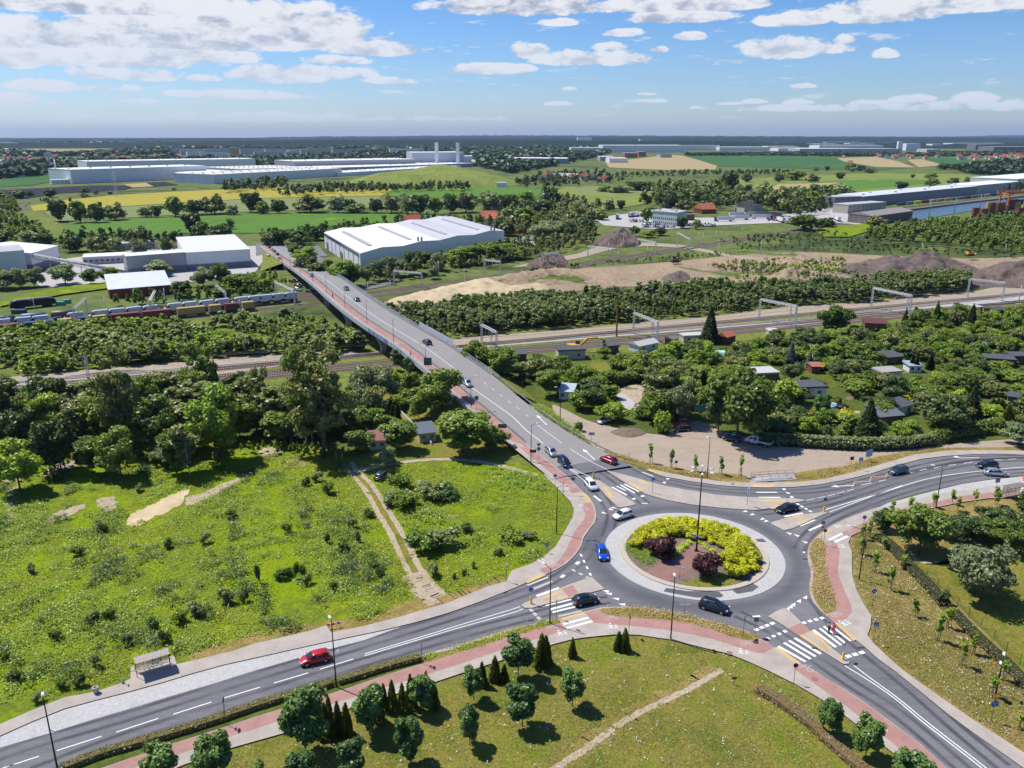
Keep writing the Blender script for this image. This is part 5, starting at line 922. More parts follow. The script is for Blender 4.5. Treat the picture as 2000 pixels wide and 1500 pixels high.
MS=[(563,1125,1108,24),(592,1130,1100,14),(600,1140,1118,22),(640,1062,1040,14),(672,1075,1050,26),(698,1060,1035,14),(552,1132,1110,30),(730,1105,1090,26),(850,1125,1100,34),(888,1132,1118,11),(907,1124,1110,12),(924,1110,1096,12),(975,1085,1070,20),(832,1075,1035,70),(860,1065,1030,80),(810,1060,1035,40),(790,990,960,60),(830,975,945,66),(870,970,945,60),(780,950,925,50),(760,985,960,40),(910,1040,1020,30),(1000,1052,1032,60),(1030,1050,1035,40),(185,1215,1195,30),(215,1210,1188,24),(440,1180,1150,34),(480,1175,1150,20),(350,1215,1190,34),(380,1205,1178,40),(300,1230,1205,26),(110,1250,1228,26),(75,1370,1350,24),(30,1330,1308,34),(120,1345,1325,26),(190,1300,1275,26),(160,1340,1315,26),(10,1290,1270,20),(250,1260,1238,24),(320,1255,1230,26),(580,1130,1095,12),(505,1140,1100,14),(740,1125,1108,20),(650,1150,1132,20),(620,940,920,24),(600,950,930,20),(640,965,940,30),(690,1030,1010,22),(720,1010,992,24),(560,1040,1020,20),(400,1060,1040,24),(330,1070,1050,20),(450,1010,990,26),(270,960,945,20),(200,1040,1020,20),(150,1085,1065,24),(60,1120,1100,22)]
for i,(x,yb,yt,w_)in enumerate(MS):by_px('weedbush',x,yb,yt,w_,'%s weed clump %s in the meadow'%(['dark','light green','grey green'][i%3],('by the left edge' if x<130 else 'above the bus shelter' if x<400 else 'near the dirt track, left side' if x<745 else 'right of the dirt track')+(', upper part' if yb<1050 else ', middle' if yb<1160 else ', lower part')),'shrubs in the meadow',var=i%3,cat='meadow shrub',name='meadow_shrub')
def tufts(name,label,px,n,hh,m,seed,sizes=(.12,.5),blades=5,excl=(),patchy=.1,z=.05,spread=.35,bias=.5,gainf=.38):
 """ground cover: n little tufts of upright leaves, thicker in drifts"""
 r_=np.random.default_rng(seed);w_=np.array([tuple(G(a,b))[:2]for a,b in px]);x0,y0=w_.min(0);x1,y1=w_.max(0);k=n*4
 X=r_.uniform(x0,x1,k);Y=r_.uniform(y0,y1,k);ins=np.zeros(k,bool)
 def inn(poly):
  c=np.zeros(k,bool);N=len(poly)
  for i in range(N):
   a,b=poly[i],poly[(i+1)%N];c^=((a[1]>Y)!=(b[1]>Y))&(X<(b[0]-a[0])*(Y-a[1])/(b[1]-a[1]+1e-12)+a[0])
  return c
 ins=inn(w_)
 for e in excl:ins&=~inn(np.array([tuple(G(a,b))[:2]for a,b in e]))
 wx=X+6*np.sin(Y*.11+seed);wy=Y+6*np.sin(X*.13-seed);f=np.sin(wx*patchy+seed)*np.cos(wy*patchy*1.3+seed*2)+.6*np.sin(wx*patchy*2.7+wy*patchy*2.1)+.5*np.sin(wx*patchy*6.1-wy*patchy*5.2)+.3*np.sin(wx*patchy*13+wy*patchy*11)
 ins&=r_.random(k)<bias+gainf*f;I=np.nonzero(ins)[0][:n];n=len(I);X=np.repeat(X[I],blades)+r_.normal(size=n*blades)*spread;Y=np.repeat(Y[I],blades)+r_.normal(size=n*blades)*spread;k=n*blades
 hgt_=np.repeat(r_.uniform(hh[0],hh[1],n)*(1+.5*np.clip(f[I],-1,1)),blades)*r_.uniform(.6,1.2,k);a=r_.uniform(0,6.28,k);wd=r_.uniform(*sizes,k);
 nn=np.stack([r_.normal(size=k)*.5,r_.normal(size=k)*.5,np.ones(k)],1);nn/=np.linalg.norm(nn,axis=1)[:,None];t=np.cross(nn,np.stack([np.cos(a),np.sin(a),np.zeros(k)],1));u=np.cross(nn,t)
 p=np.stack([X,Y,z+hgt_*r_.uniform(.25,1,k)],1);t=t*wd[:,None]*.85;u=u*wd[:,None]*.42
 V=np.stack([p-t,p+u,p+t,p-u],1).reshape(-1,3);o=obj(name,mesh_np(name,V,qidx(k),M[m]));tag(o,label,'ground cover',kind='stuff');return o
MEAD=[(-60,1440),(-60,960),(60,930),(260,915),(430,900),(560,885),(670,905),(700,950),(735,1010),(775,1080),(800,1130),(815,1165),(780,1190),(700,1215),(500,1245),(350,1280),(240,1325),(120,1355),(0,1405)]
MEAD2=[(725,930),(800,908),(900,905),(1000,920),(1060,935),(1100,975),(1110,1010),(1085,1050),(1050,1085),(995,1112),(980,1130),(880,1160),(845,1135),(800,1050),(760,980)]
BARE=[[(235,1030),(262,1000),(330,962),(400,955),(460,930),(500,925),(370,990),(300,1015)],[(185,990),(220,968),(228,1000)]]
TRK=[[(668,905),(700,905),(750,985),(800,1065),(866,1160),(820,1160),(770,1060),(725,985)]]
tufts('meadow_grass','bright lime grass covering the left meadow',MEAD,14000,(.05,.22),'leaf_grass',1,(.09,.22),blades=9,bias=.45,gainf=.5,excl=BARE+TRK,patchy=.07);tufts('meadow_weeds','darker leafy weeds in drifts over the left meadow',MEAD,6000,(.2,.6),'leaf_weed',2,(.12,.28),blades=16,bias=.05,gainf=.75,excl=BARE+TRK,patchy=.11,spread=.5)
tufts('meadow_grass','bright grass between the dirt track and the pavement',MEAD2,5000,(.05,.22),'leaf_grass',3,(.09,.22),blades=9,bias=.45,gainf=.5,patchy=.09);tufts('meadow_weeds','leafy weeds between the dirt track and the pavement',MEAD2,1300,(.3,.7),'leaf_weed',4,(.14,.34),blades=14,bias=-.15,gainf=.75,patchy=.13,spread=.5)
tufts('meadow_herbs','tall dark herbs scattered in the left meadow',MEAD,2200,(.3,1.1),'leaf_herb',14,(.14,.32),blades=26,bias=-.15,gainf=.7,excl=BARE+TRK,patchy=.16,spread=.5)
LAWN=[(300,1525),(450,1468),(600,1425),(760,1365),(900,1320),(1000,1290),(1084,1262),(1160,1248),(1250,1245),(1310,1253),(1400,1275),(1500,1315),(1590,1362),(1680,1425),(1760,1490),(1820,1545),(1000,1560)]
tufts('lawn_grass','mown grass of the park lawn',LAWN,5000,(.01,.05),'leaf_lawn',5,(.08,.2),blades=6,patchy=.2);tufts('dry_grass','dry straw coloured grass of the park lawn',LAWN,1500,(.02,.07),'leaf_straw',6,(.08,.2),blades=6,patchy=.17)
tufts('wildflowers','white daisies sprinkled over the park lawn',LAWN,230,(.15,.25),'flower_white',7,(.08,.16),blades=3,patchy=.35,spread=.15,z=.12);tufts('wildflowers','a few yellow flowers on the park lawn',LAWN,40,(.18,.3),'flower_yellow',17,(.08,.16),blades=4,patchy=.4,spread=.2,z=.12)
SLP=[(1668,1050),(1720,1030),(1760,1080),(1850,1180),(1950,1280),(2060,1380),(2060,1500),(1950,1432),(1800,1330),(1710,1255),(1700,1235),(1705,1205),(1675,1150),(1668,1100)]
tufts('dry_grass','dry yellow grass on the slope right of the roundabout',SLP,3500,(.02,.08),'leaf_straw',8,(.1,.25),blades=6,patchy=.15);tufts('wildflowers','white flowers on the dry slope',SLP,230,(.2,.3),'flower_white',9,(.08,.16),blades=3,patchy=.3,spread=.15,z=.15);tufts('lawn_grass','green grass on the slope right of the roundabout',SLP,3000,(.02,.08),'leaf_lawn',18,(.1,.25),blades=5,patchy=.23)
for i,q in enumerate(([(1175,1191),(1250,1188),(1350,1206),(1437,1228),(1480,1247),(1425,1241),(1325,1212),(1190,1199)],[(1598,1055),(1584,1072),(1590,1130),(1590,1160),(1615,1197),(1632,1186),(1614,1125),(1610,1090)],[(830,1283),(925,1256),(1040,1222),(1090,1211),(1075,1219),(925,1264),(830,1292)])):tufts('verge_grass',['long grass on the verge below the roundabout','long grass on the narrow verge right of the roundabout','long grass on the verge beside the lower road'][i],q,1600,(.08,.25),'leaf_dry' if i<2 else 'leaf_grass',20+i,(.1,.22),blades=5,z=.23,patchy=.4);tufts('verge_flowers','white flowers in the verge number %d'%(i+1),q,90,(.2,.35),'flower_white',30+i,(.07,.13),blades=3,z=.25,patchy=.5)
for i,q in enumerate(([(1190,886),(1262,905),(1375,924),(1460,932),(1460,940),(1350,932),(1262,914)],[(1515,940),(1612,917),(1700,897),(1825,877),(1950,875),(1850,879),(1725,903),(1612,933)])):tufts('verge_grass',['straw coloured grass below the row of staked trees','straw coloured grass along the upper pavement'][i],q,2200,(.2,.45),'leaf_dry',26+i,(.1,.25),blades=5,z=.12,patchy=.3)
tufts('lawn_grass','sparse grass in the island bed',[(1222,1075),(1240,1042),(1265,1040),(1285,1100),(1260,1110)],500,(.1,.25),'leaf_weed',41,(.1,.2),blades=5,z=.28,patchy=.8)
tufts('island_grass','lime green grasses edging the brick walk',[(1300,1092),(1345,1060),(1352,1064),(1312,1096)],500,(.4,.7),'leaf_lime',42,(.08,.16),blades=8,z=.28,patchy=.8,spread=.15);tufts('island_grass','lime green grasses behind the lamp mast',[(1362,1060),(1396,1078),(1392,1083),(1358,1065)],400,(.3,.6),'leaf_lime',43,(.08,.16),blades=8,z=.28,patchy=.8,spread=.15)
tufts('embankment_weeds','weeds on the embankment beside the crash barrier',[(1010,772),(1085,812),(1150,862),(1170,880),(1150,868),(1085,830),(1020,790)],900,(.4,.9),'leaf_weed',44,(.2,.4),blades=6,z=.2)
mass('young_woodland','dense belt of young trees between the haul road and the sand workings','woodland',[(745,622),(800,612),(900,608),(1000,600),(1200,585),(1400,570),(1600,560),(1760,552),(1885,552),(1890,568),(1800,580),(1700,590),(1530,597),(1400,615),(1200,632),(1000,648),(880,662),(830,655),(780,640)],2.4,(4,9),[M['leaf_belt'],M['leaf_belt2'],M['leaf_belt'],M['leaf_broad']],seed=11,wk=1.25)
mass('young_woodland','dense belt of light green young trees left of the bridge','woodland',[(-60,678),(0,669),(100,661),(300,646),(500,630),(570,622),(640,640),(690,662),(712,686),(640,692),(500,694),(370,704),(180,722),(0,738),(-60,742)],2.2,(2.5,8),[M['leaf_belt'],M['leaf_broad'],M['leaf_belt2'],M['leaf_bright']],seed=12,gaps=.02,wk=1.45)
mass('young_woodland','trees along the shunting yard in front of the brick shed','woodland',[(190,600),(300,590),(420,578),(540,565),(540,585),(450,590),(300,600),(200,605)],4.5,(5,8),M['leaf_broad'],seed=13);mass('roadside_shrubs','shrubs filling the slope between the tracks and the bridge','shrubs',[(560,560),(530,540),(500,548),(420,562),(440,575),(520,570)],4,(4,7),M['leaf_bright'],seed=14)
mass('far_woodland','wide wood right of the grey harbour shed','woodland',[(1690,475),(1700,462),(1780,448),(1860,440),(2000,436),(2200,430),(2250,500),(2000,502),(1900,492),(1830,482),(1740,482)],6.5,(7,12),M['leaf_broad'],seed=15);mass('scrubland','low scrub between the far tracks and the spoil heaps','scrub',[(1400,470),(1500,462),(1640,455),(1700,480),(1830,488),(2000,505),(1800,500),(1600,492),(1450,492)],7,(2,4.5),M['leaf_broad'],seed=16,wk=1.6)
mass('scrubland','green patches growing over the sand workings','scrub',[(1380,520),(1480,508),(1640,506),(1700,525),(1660,545),(1560,556),(1400,556),(1440,538)],3.0,(.8,3),[M['leaf_weed'],M['leaf_belt'],M['leaf_lime']],seed=61,wk=1.7,gaps=.45)
mass('scrubland','weeds along the near edge of the sand workings','scrub',[(860,600),(1000,588),(1200,566),(1400,556),(1600,548),(1600,556),(1400,566),(1200,580),(1000,600)],3.2,(.8,2.5),[M['leaf_weed'],M['leaf_belt']],seed=62,wk=1.7,gaps=.3)
mass('scrubland','bushes between the sand workings and the northern tracks','scrub',[(1000,545),(1040,530),(1150,520),(1260,506),(1370,500),(1480,490),(1400,505),(1250,514),(1100,530),(1020,548)],5,(1.5,4),M['leaf_broad'],seed=17,wk=1.5);mass('far_woodland','trees along the right side of the white warehouse','woodland',[(710,545),(780,520),(900,505),(1000,490),(1160,462),(1160,480),(1060,505),(940,525),(820,545),(740,560)],6,(6,11),M['leaf_olive'],seed=18)
mass('far_woodland','bushy woodland at the far left below the dirt road','woodland',[(-80,395),(30,395),(35,410),(60,440),(100,470),(120,480),(0,495),(-80,500)],9,(5,11),M['leaf_broad'],seed=19,wk=1.4);mass('far_woodland','trees beyond the dirt road bend','woodland',[(70,400),(160,400),(140,395),(60,393)],14,(4,8),M['leaf_broad'],seed=20)
mass('far_woodland','tree line behind the halls on the left','woodland',[(120,485),(160,470),(240,468),(300,475),(360,470),(350,484),(240,492),(140,495)],9,(8,13),M['leaf_dark'],seed=21,wk=1.2);mass('far_woodland','tree line between the green field and the road','woodland',[(500,466),(620,452),(780,436),(900,432),(1000,425),(1000,445),(900,445),(780,450),(640,462),(620,476),(510,478)],9,(6,12),M['leaf_broad'],seed=22,wk=1.2)
mass('far_woodland','wood between the warehouse and the lorry park','woodland',[(960,450),(1000,420),(1100,405),(1180,408),(1170,425),(1150,445),(1060,462),(1000,468)],10,(8,16),M['leaf_olive'],seed=23,wk=1.2)
mass('far_woodland','wood on the slope of the landfill hill','woodland',[(540,380),(600,372),(680,368),(760,370),(900,368),(930,370),(900,374),(760,377),(640,380),(560,386)],9,(6,14),[M['leaf_dark'],M['leaf_belt2'],M['leaf_broad']],seed=24,wk=1.3);mass('far_woodland','wood in the middle of the far meadows','woodland',[(1250,378),(1330,372),(1410,378),(1500,395),(1640,395),(1560,410),(1440,412),(1300,412),(1240,405),(1320,390)],11,(10,21),[M['leaf_dark'],M['leaf_belt2'],M['leaf_broad']],seed=25,wk=1.2)
mass('far_woodland','wood between the lorry park and the harbour office','woodland',[(1470,398),(1560,385),(1640,392),(1625,405),(1600,420),(1560,428),(1520,412)],9,(8,16),[M['leaf_dark'],M['leaf_broad']],seed=63,wk=1.2)
mass('far_woodland','woods and hedges at the right behind the harbour','woodland',[(1980,352),(2100,345),(2150,380),(1990,378),(1900,362),(1960,350)],16,(8,14),M['leaf_dark'],seed=26,wk=1.3);mass('far_woodland','hedge row below the tan field','woodland',[(1170,345),(1250,343),(1330,340),(1400,338),(1560,338),(1560,342),(1400,344),(1250,348),(1170,352)],15,(6,12),M['leaf_dark'],seed=27,wk=1.3)
mass('far_woodland','tree groups round the farm beyond the landfill hill','woodland',[(1000,362),(1060,345),(1180,340),(1190,352),(1240,356),(1180,362),(1080,372),(1010,372)],22,(8,15),M['leaf_dark'],seed=28,wk=1.6);mass('far_woodland','trees in front of the long factory','woodland',[(440,370),(560,364),(560,371),(440,378)],10,(10,20),[M['leaf_dark'],M['leaf_belt2']],seed=29,wk=1.3)
FEX=[[(335,304),(335,292),(720,291),(720,301),(560,311),(345,315)],[(-30,326),(-30,307),(240,305),(330,300),(335,311),(200,318)],[(750,303),(750,296),(835,296),(835,303)],[(860,287),(860,281),(1180,278),(1180,286)],[(1000,323),(1000,312),(1115,310),(1115,322)]]
for i,(q,hr)in enumerate([([(-150,352),(-150,300),(0,296),(120,303),(240,296),(340,286),(480,281),(800,279),(1100,279),(1180,282),(1190,300),(1110,320),(1000,340),(930,325),(900,312),(640,325),(350,333),(240,325),(140,332),(100,342),(0,350)],(9,17)),([(1180,284),(1400,279),(1700,277),(2000,277),(2300,278),(2300,285),(2000,288),(1700,284),(1500,287),(1300,285),(1180,290)],(5,9)),([(1860,330),(2000,318),(2200,315),(2200,345),(2000,345),(1900,342)],(9,16)),([(1340,302),(1500,300),(1640,302),(1850,300),(2100,296),(2100,303),(1850,306),(1640,306),(1500,304),(1340,305)],(7,12)),([(-100,281),(100,279),(330,279),(330,282),(100,282),(-100,284)],(14,20))]):
 mass('distant_forest',['broad dark forest behind the long factory','forest band beyond the logistics halls','wooded land at the right beyond the fields','tree line behind the far fields','forest band beyond the striped fields'][i],'forest',q,4,hr,M['leaf_far'],FAR,1,excl=FEX if i==0 else(),seed=30+i,persp=.009,wk=.95)
ORD='first second third fourth fifth sixth seventh eighth ninth tenth eleventh twelfth thirteenth fourteenth fifteenth sixteenth seventeenth eighteenth nineteenth twentieth twenty-first twenty-second twenty-third twenty-fourth twenty-fifth twenty-sixth'.split()
FT=[(118,433,389,36),(157,435,391,40),(190,435,393,34),(227,430,394,44),(285,424,402,26),(308,424,400,22),(343,423,382,42),(385,420,388,40),(420,418,377,54),(455,420,398,28),(490,415,374,40),(515,418,392,30),(545,417,388,34),(607,415,378,65),(660,415,379,38),(686,414,388,25),(698,416,397,48),(735,416,386,30),(765,416,378,40),(797,418,373,36),(822,418,378,38),(850,418,384,30),(880,416,376,36),(910,415,371,44),(957,420,369,50),(990,418,378,40),(1025,410,372,42),(1075,405,362,44),(1105,400,374,25),(1190,412,387,22),(1211,410,390,18),(1262,435,403,25),(1310,412,378,32),(1335,414,385,30),(1375,388,352,50),(1420,380,334,38),(1400,385,348,40),(1457,356,336,22),(1490,400,352,44),(1470,410,366,30),(375,458,415,36),(395,460,432,34),(430,462,436,44),(272,474,440,50),(450,448,424,16),(98,386,369,26),(165,386,377,20),(165,376,366,20),(188,380,370,10),(215,380,372,10),(35,388,372,30),(5,392,374,26),(60,384,372,16),(340,372,366,9),(1590,356,341,22),(1640,350,336,20),(1548,352,333,56),(1520,356,338,20),(1585,356,338,22),(1593,334,324,12),(1614,334,324,10),(1660,333,318,26),(1680,334,322,26),(1697,339,326,26),(1663,336,326,12),(1783,348,340,9),(1818,352,336,22),(1846,332,318,30),(1870,332,322,26),(1890,333,324,22),(1762,372,354,26),(1820,366,348,26),(1862,362,346,24),(1890,362,344,22),(1210,377,360,44),(1245,372,354,60),(1180,375,362,34),(1560,400,366,60),(1520,410,362,50),(1640,386,356,50),(1600,395,358,44),(1590,405,372,40),(1660,392,370,30),(1545,415,385,40),(55,478,448,40),(85,488,455,40),(30,500,470,60),(150,492,458,44),(190,493,455,40),(225,492,462,30),(0,478,450,50),(1570,450,418,66),(1610,444,424,40),(1710,440,420,40)]
for i,(x,yb,yt,w_)in enumerate(FT):by_px('field',x,yb,yt,w_,('%s tree, %s from the left in the row between the green and yellow fields'%(['dark rounded','broad green','dark wide','olive','greyish'][i%5],ORD[i])if i<26 else '%s tree in the far meadows %s, %s'%(['dark rounded','broad green','dark wide','olive','greyish'][i%5],part_of(x),'beyond the fields' if yb<375 else 'near the canal road' if x>1500 else 'among the hedges')),'trees between the fields' if i<26 else 'far meadow trees',var=i%5)
for i,(key,x,yb,yt,w_)in enumerate([('willow',5,565,525,60),('willow',42,562,520,50),('willow',68,560,520,36),('willow',128,556,512,56),('broad',178,555,524,36),('broad',215,552,520,40),('willow',308,540,508,60),('willow',398,560,520,46),('broad',430,560,512,40),('field',272,500,462,28),('willow',437,536,512,26),('broad',470,566,534,60),('field',325,495,462,24),('broad',510,566,540,40),('broad',360,580,548,40),('broad',430,590,560,40),('broad',575,500,475,30),('broad',595,520,480,44),('broad',605,540,500,50),('broad',620,550,512,40),('broad',640,530,506,24),('broad',674,560,505,62),('broad',690,560,520,40),('willow',716,555,515,26),('willow',742,548,502,40),('willow',770,540,498,50),('broad',810,535,490,44),('broad',830,522,492,28),('willow',855,528,492,40),('broad',890,520,484,44),('willow',845,545,520,24),('broad',920,516,478,56),('broad',958,510,470,60),('broad',1000,505,475,60),('field',525,478,450,40),('field',550,478,448,40),('field',590,480,448,44),('field',620,470,440,40),('broad',580,478,452,30),('willow',1060,470,430,60),('willow',1085,465,428,50),('willow',1110,462,426,50),('field',1145,458,424,40),('field',1110,440,412,60),('willow',1130,422,390,36),('willow',1150,425,392,30),('field',1030,445,405,60),('field',1000,440,402,60),('field',985,460,420,50),('field',1160,428,405,30),('field',1055,425,388,60),('field',1175,430,412,30),('broad',1240,462,440,20),('broad',1265,464,448,30),('broad',1290,460,444,30),('field',1330,446,422,24),('field',1360,448,428,20)]):by_px(key,x,yb,yt,w_,'%s, %s from the left among %s'%({'willow':'silvery tree','broad':'leafy green tree','field':'rounded dark tree'}[key],ORD[min([0,16,39][0 if i<16 else 1 if i<39 else 2]and i-[0,16,39][1 if i<39 else 2]or i,25)],['the trees round the left halls','the trees by the viaduct and white warehouse','the trees between warehouse and office block'][0 if i<16 else 1 if i<39 else 2]),['trees by the left halls','trees by the white warehouse','trees near the office block'][0 if i<16 else 1 if i<39 else 2],var=i%len(TPL[key]))
def ridge(dist,prof,depth,seed,name='hills',m='forest_ridge'):
 r_=random.Random(seed);X=np.linspace(-dist*.9,dist*.9,420);vs=[];top=[]
 for i,x in enumerate(X):
  pxx=1000+F*x/(dist*cos(P));yy=float(np.interp(pxx,[a for a,_ in prof],[b for _,b in prof]));h=H-dist*math.tan(P+math.atan((yy-750)/F));h+=r_.uniform(-1,1)*dist*.00035
  vs+=[(x,dist-depth,0),(x,dist-depth*.35,max(h*.82,1)),(x,dist,max(h,2)),(x,dist+depth,0)]
 n=len(X);mb=MB();mb.add(vs,[(i*4+j,i*4+4+j,i*4+5+j,i*4+1+j)for i in range(n-1)for j in range(3)]);tag(mb.build(name,M[m]),kind='structure')
soil('forest_ridge',[(.010,.022,.014),(.018,.034,.018)],.004,.05,.4,0,.8)
ridge(9000,[(-400,276),(0,274),(60,272),(200,273),(300,271),(470,269),(520,272),(700,270),(900,269),(1400,268),(2000,270),(2500,272)],900,1);ridge(14000,[(-400,270),(470,270),(560,267),(700,266),(900,264.6),(1000,264),(1200,264.8),(1500,266),(1800,267),(2000,267),(2500,268)],1500,2);ridge(26000,[(-400,270),(1800,268),(1900,265.5),(1960,264),(2060,263),(2500,266)],2500,3);ridge(5200,[(-400,281),(100,279.5),(330,277.5),(470,275),(800,273.5),(1100,274),(1400,275),(1600,281),(2000,282),(2500,282)],500,4)
# -- vehicles
glass=mat('car_glass',(.02,.028,.035),.08,0,.8);rubber=mat('rubber',(.018,.018,.02),.8);rimm=mat('alloy',(.55,.55,.57),.3,.8);lampw=mat('headlight_glass',(.75,.78,.8),.12,.2,.8);lampr=mat('taillight_red',(.55,.02,.02),.25);plate_m=mat('number_plate',(.75,.75,.72),.5);black=mat('black_trim',(.02,.02,.022),.5)
def paint(n,c,met=.35):
 m=mat('paint_'+n,c,.28,met,.6);m.node_tree.nodes['Principled BSDF'].inputs['Coat Weight'].default_value=.8;m.node_tree.nodes['Principled BSDF'].inputs['Coat Roughness'].default_value=.06;return m
PC=dict(red=paint('red',(.50,.008,.012),.1),black=paint('black',(.012,.012,.015)),blue=paint('blue',(.005,.09,.50),.2),navy=paint('navy',(.012,.022,.10)),white=paint('white',(.78,.78,.77),0),silver=paint('silver',(.52,.54,.56),.6),darkred=paint('darkred',(.30,.012,.025)),green=paint('green',(.07,.11,.11),.5),grey=paint('grey',(.10,.11,.13),.5),vwhite=paint('vwhite',(.56,.58,.62),0),skyblue=paint('skyblue',(.03,.16,.42),.2))
CT=dict(hatch=(4.05,1.74,1.50,.27,.08,-.38,-.47,.93,.70),mpv=(4.35,1.80,1.62,.33,.12,-.40,-.47,1.0,.74),suv=(4.45,1.84,1.66,.26,.07,-.38,-.465,1.05,.84),estate=(4.65,1.81,1.48,.24,.06,-.36,-.46,.93,.70),sedan=(4.75,1.84,1.43,.22,.05,-.22,-.36,.93,.68))
CARM={}
def car_parts(ty,col):
 if(ty,col)in CARM:return CARM[ty,col]
 L,Wd,Hh,hs,wt_,rt,rb,zb,zf=CT[ty];pm=PC[col];hw=Wd/2;P_={}
 st=[(-.5,.80,.42,zb*.78),(-.492,.88,.30,zb*.9),(-.465,.95,.22,zb*.985),(-.40,.985,.20,zb+.01),(-.25,1,.19,zb),(-.05,1,.19,zb-.01),(.12,1,.19,zb-.01),(hs,.985,.19,zb-.02),(hs+.08,.975,.19,zb*.6+zf*.4+.03),(.42,.945,.20,zf+.06),(.465,.89,.22,zf),(.49,.80,.28,zf-.1),(.5,.68,.36,zf-.2)]
 mb=MB();R=[]
 for fx,fw,z0,zt in st:
  w_=hw*fw;zm=z0+(zt-z0)*.55
  R.append([(fx*L,y,z)for y,z in((-w_*.8,z0),(-w_*.97,z0+.09),(-w_,zm),(-w_*.975,zt-.09),(-w_*.88,zt-.01),(-w_*.45,zt+.025),(0,zt+.035),(w_*.45,zt+.025),(w_*.88,zt-.01),(w_*.975,zt-.09),(w_,zm),(w_*.97,z0+.09),(w_*.8,z0))])
 n=13;vs=[v for r in R for v in r];fs=[(i*n+j,i*n+j+1,(i+1)*n+j+1,(i+1)*n+j)for i in range(len(R)-1)for j in range(n-1)]
 mb.add(vs,[f[::-1]for f in fs],True);k=len(R)-1;mb.add(R[0],[tuple(range(n))],False);mb.add(R[-1],[tuple(range(n))[::-1]],False)
 P_['body']=mb.mesh('body',pm)
 xb0,xb1,xt0,xt1=rb*L,hs*L+.05,rt*L,wt_*L;wb,wtp=hw*.9,hw*.70;zt=Hh;mb=MB();S0=[]
 sec=[(xb0,wb,zb-.03,wb*.98,zb-.03),(xt0,wb,zb,wtp*.96,zt-.05),(xt0*.6+xt1*.4,wb,zb,wtp,zt),(xt1*.85+xt0*.15,wb,zb,wtp,zt-.015),(xt1,wb,zb,wtp*.97,zt-.06),(xb1,wb*.97,zb-.05,wb*.9,zb-.05)]
 for x,w0,z0,w1,z1 in sec:S0.append([(x,-w0,z0),(x,-w1,z1-.03),(x,-w1*.8,z1),(x,0,z1+.02),(x,w1*.8,z1),(x,w1,z1-.03),(x,w0,z0)])
 n=7;vs=[v for r in S0 for v in r];mb.add(vs,[(i*n+j,(i+1)*n+j,(i+1)*n+j+1,i*n+j+1)for i in range(len(S0)-1)for j in range(n-1)],True);P_['cabin']=mb.mesh('cabin',pm)
 def lerp(a,b,t):return tuple(a[i]+(b[i]-a[i])*t for i in range(3))
 def pane(a,b,c,d,nm,off,ix=.06,iy=.1):
  q=[]
  for(u,v)in((ix,iy),(1-ix,iy),(1-ix,1-iy),(ix,1-iy)):q.append(tuple(np.array(lerp(lerp(a,b,u),lerp(d,c,u),v))+np.array(off)))
  return MB().quad(*q).mesh(nm,glass)
 P_['windscreen']=pane((xb1,-wb*.9,zb-.02),(xb1,wb*.9,zb-.02),(xt1,wtp*.93,zt-.05),(xt1,-wtp*.93,zt-.05),'windscreen',(.03,0,.035),.04,.06)
 P_['rear_window']=pane((xb0,wb*.93,zb),(xb0,-wb*.93,zb),(xt0,-wtp*.93,zt-.05),(xt0,wtp*.93,zt-.05),'rear_window',(-.03,0,.03),.08,.12)
 sw=[]
 for s in(-1,1):
  cuts=[0,.36,.70,1.0]if ty!='sedan' else[0,.42,1.0]
  a0,b0,c0,d0=(xb0+.12,s*wb,zb+.02),(xb1-.18,s*wb*.985,zb),(xt1+.02,s*wtp,zt-.09),(xt0+.04,s*wtp*.97,zt-.09)
  for i in range(len(cuts)-1):
   u0,u1=cuts[i]+.012,cuts[i+1]-.012;q=[lerp(a0,b0,u0),lerp(a0,b0,u1),lerp(d0,c0,u1),lerp(d0,c0,u0)];q=[lerp(q[0],q[3],.07),lerp(q[1],q[2],.07),lerp(q[1],q[2],.93),lerp(q[0],q[3],.93)];q=[(x,y+s*.018,z+.005)for x,y,z in q]
   sw.append((MB().quad(*(q if s<0 else q[::-1])).mesh('side_window',glass),(0,0,0)))
 P_['side_window']=sw
 wr=.33 if ty in('suv',)else .31;wm_=MB().tube((0,-.11,0),(0,.11,0),wr,n=20).mesh('wheel',rubber);rm_=MB();rm_.lathe((0,0,0),[(0,.03),(.06,.035),(wr*.62,.0),(wr*.68,-.02),(wr*.68,-.12)],16);rim=rm_.mesh('rim',rimm)
 P_['wheel']=(wm_,rim,[(sx*L*.305,s*(hw-.10),wr)for sx in(1,-1.02)for s in(-1,1)])
 ar=[]
 for sx in(1,-1.02):
  for s in(-1,1):q=[(sx*L*.305+(wr+.055)*cos(t),s*(hw*.985+.008),wr+(wr+.055)*sin(t))for t in np.linspace(-.35,pi+.35,14)];ar.append(MB().add(q,[tuple(range(14))if s<0 else tuple(range(14))[::-1]]).mesh('wheel_arch',black))
 P_['wheel_arch']=[(m_,(0,0,0))for m_ in ar]
 P_['headlight']=[(MB().box((L*.455,s*hw*.68,zf-.06),(.28,.34,.16),rz=-s*.45).mesh('headlight',lampw),(0,0,0))for s in(-1,1)]
 P_['taillight']=[(MB().box((-L*.478,s*hw*.80,zb*.86),(.16,.22,.26),rz=s*.3).mesh('taillight',lampr),(0,0,0))for s in(-1,1)]
 P_['grille']=MB().box((L*.492,0,zf-.22),(.06,.8,.16)).mesh('grille',black);P_['number_plate']=[(MB().box((sx*L*.503,0,z),(.03,.52,.12)).mesh('number_plate',plate_m),(0,0,0))for sx,z in((1,.38),(-1,.55))]
 P_['bumper']=[(MB().box((sx*L*.485,0,.26),(.12,Wd*.78,.14)).mesh('bumper',black),(0,0,0))for sx in(1,-1)]
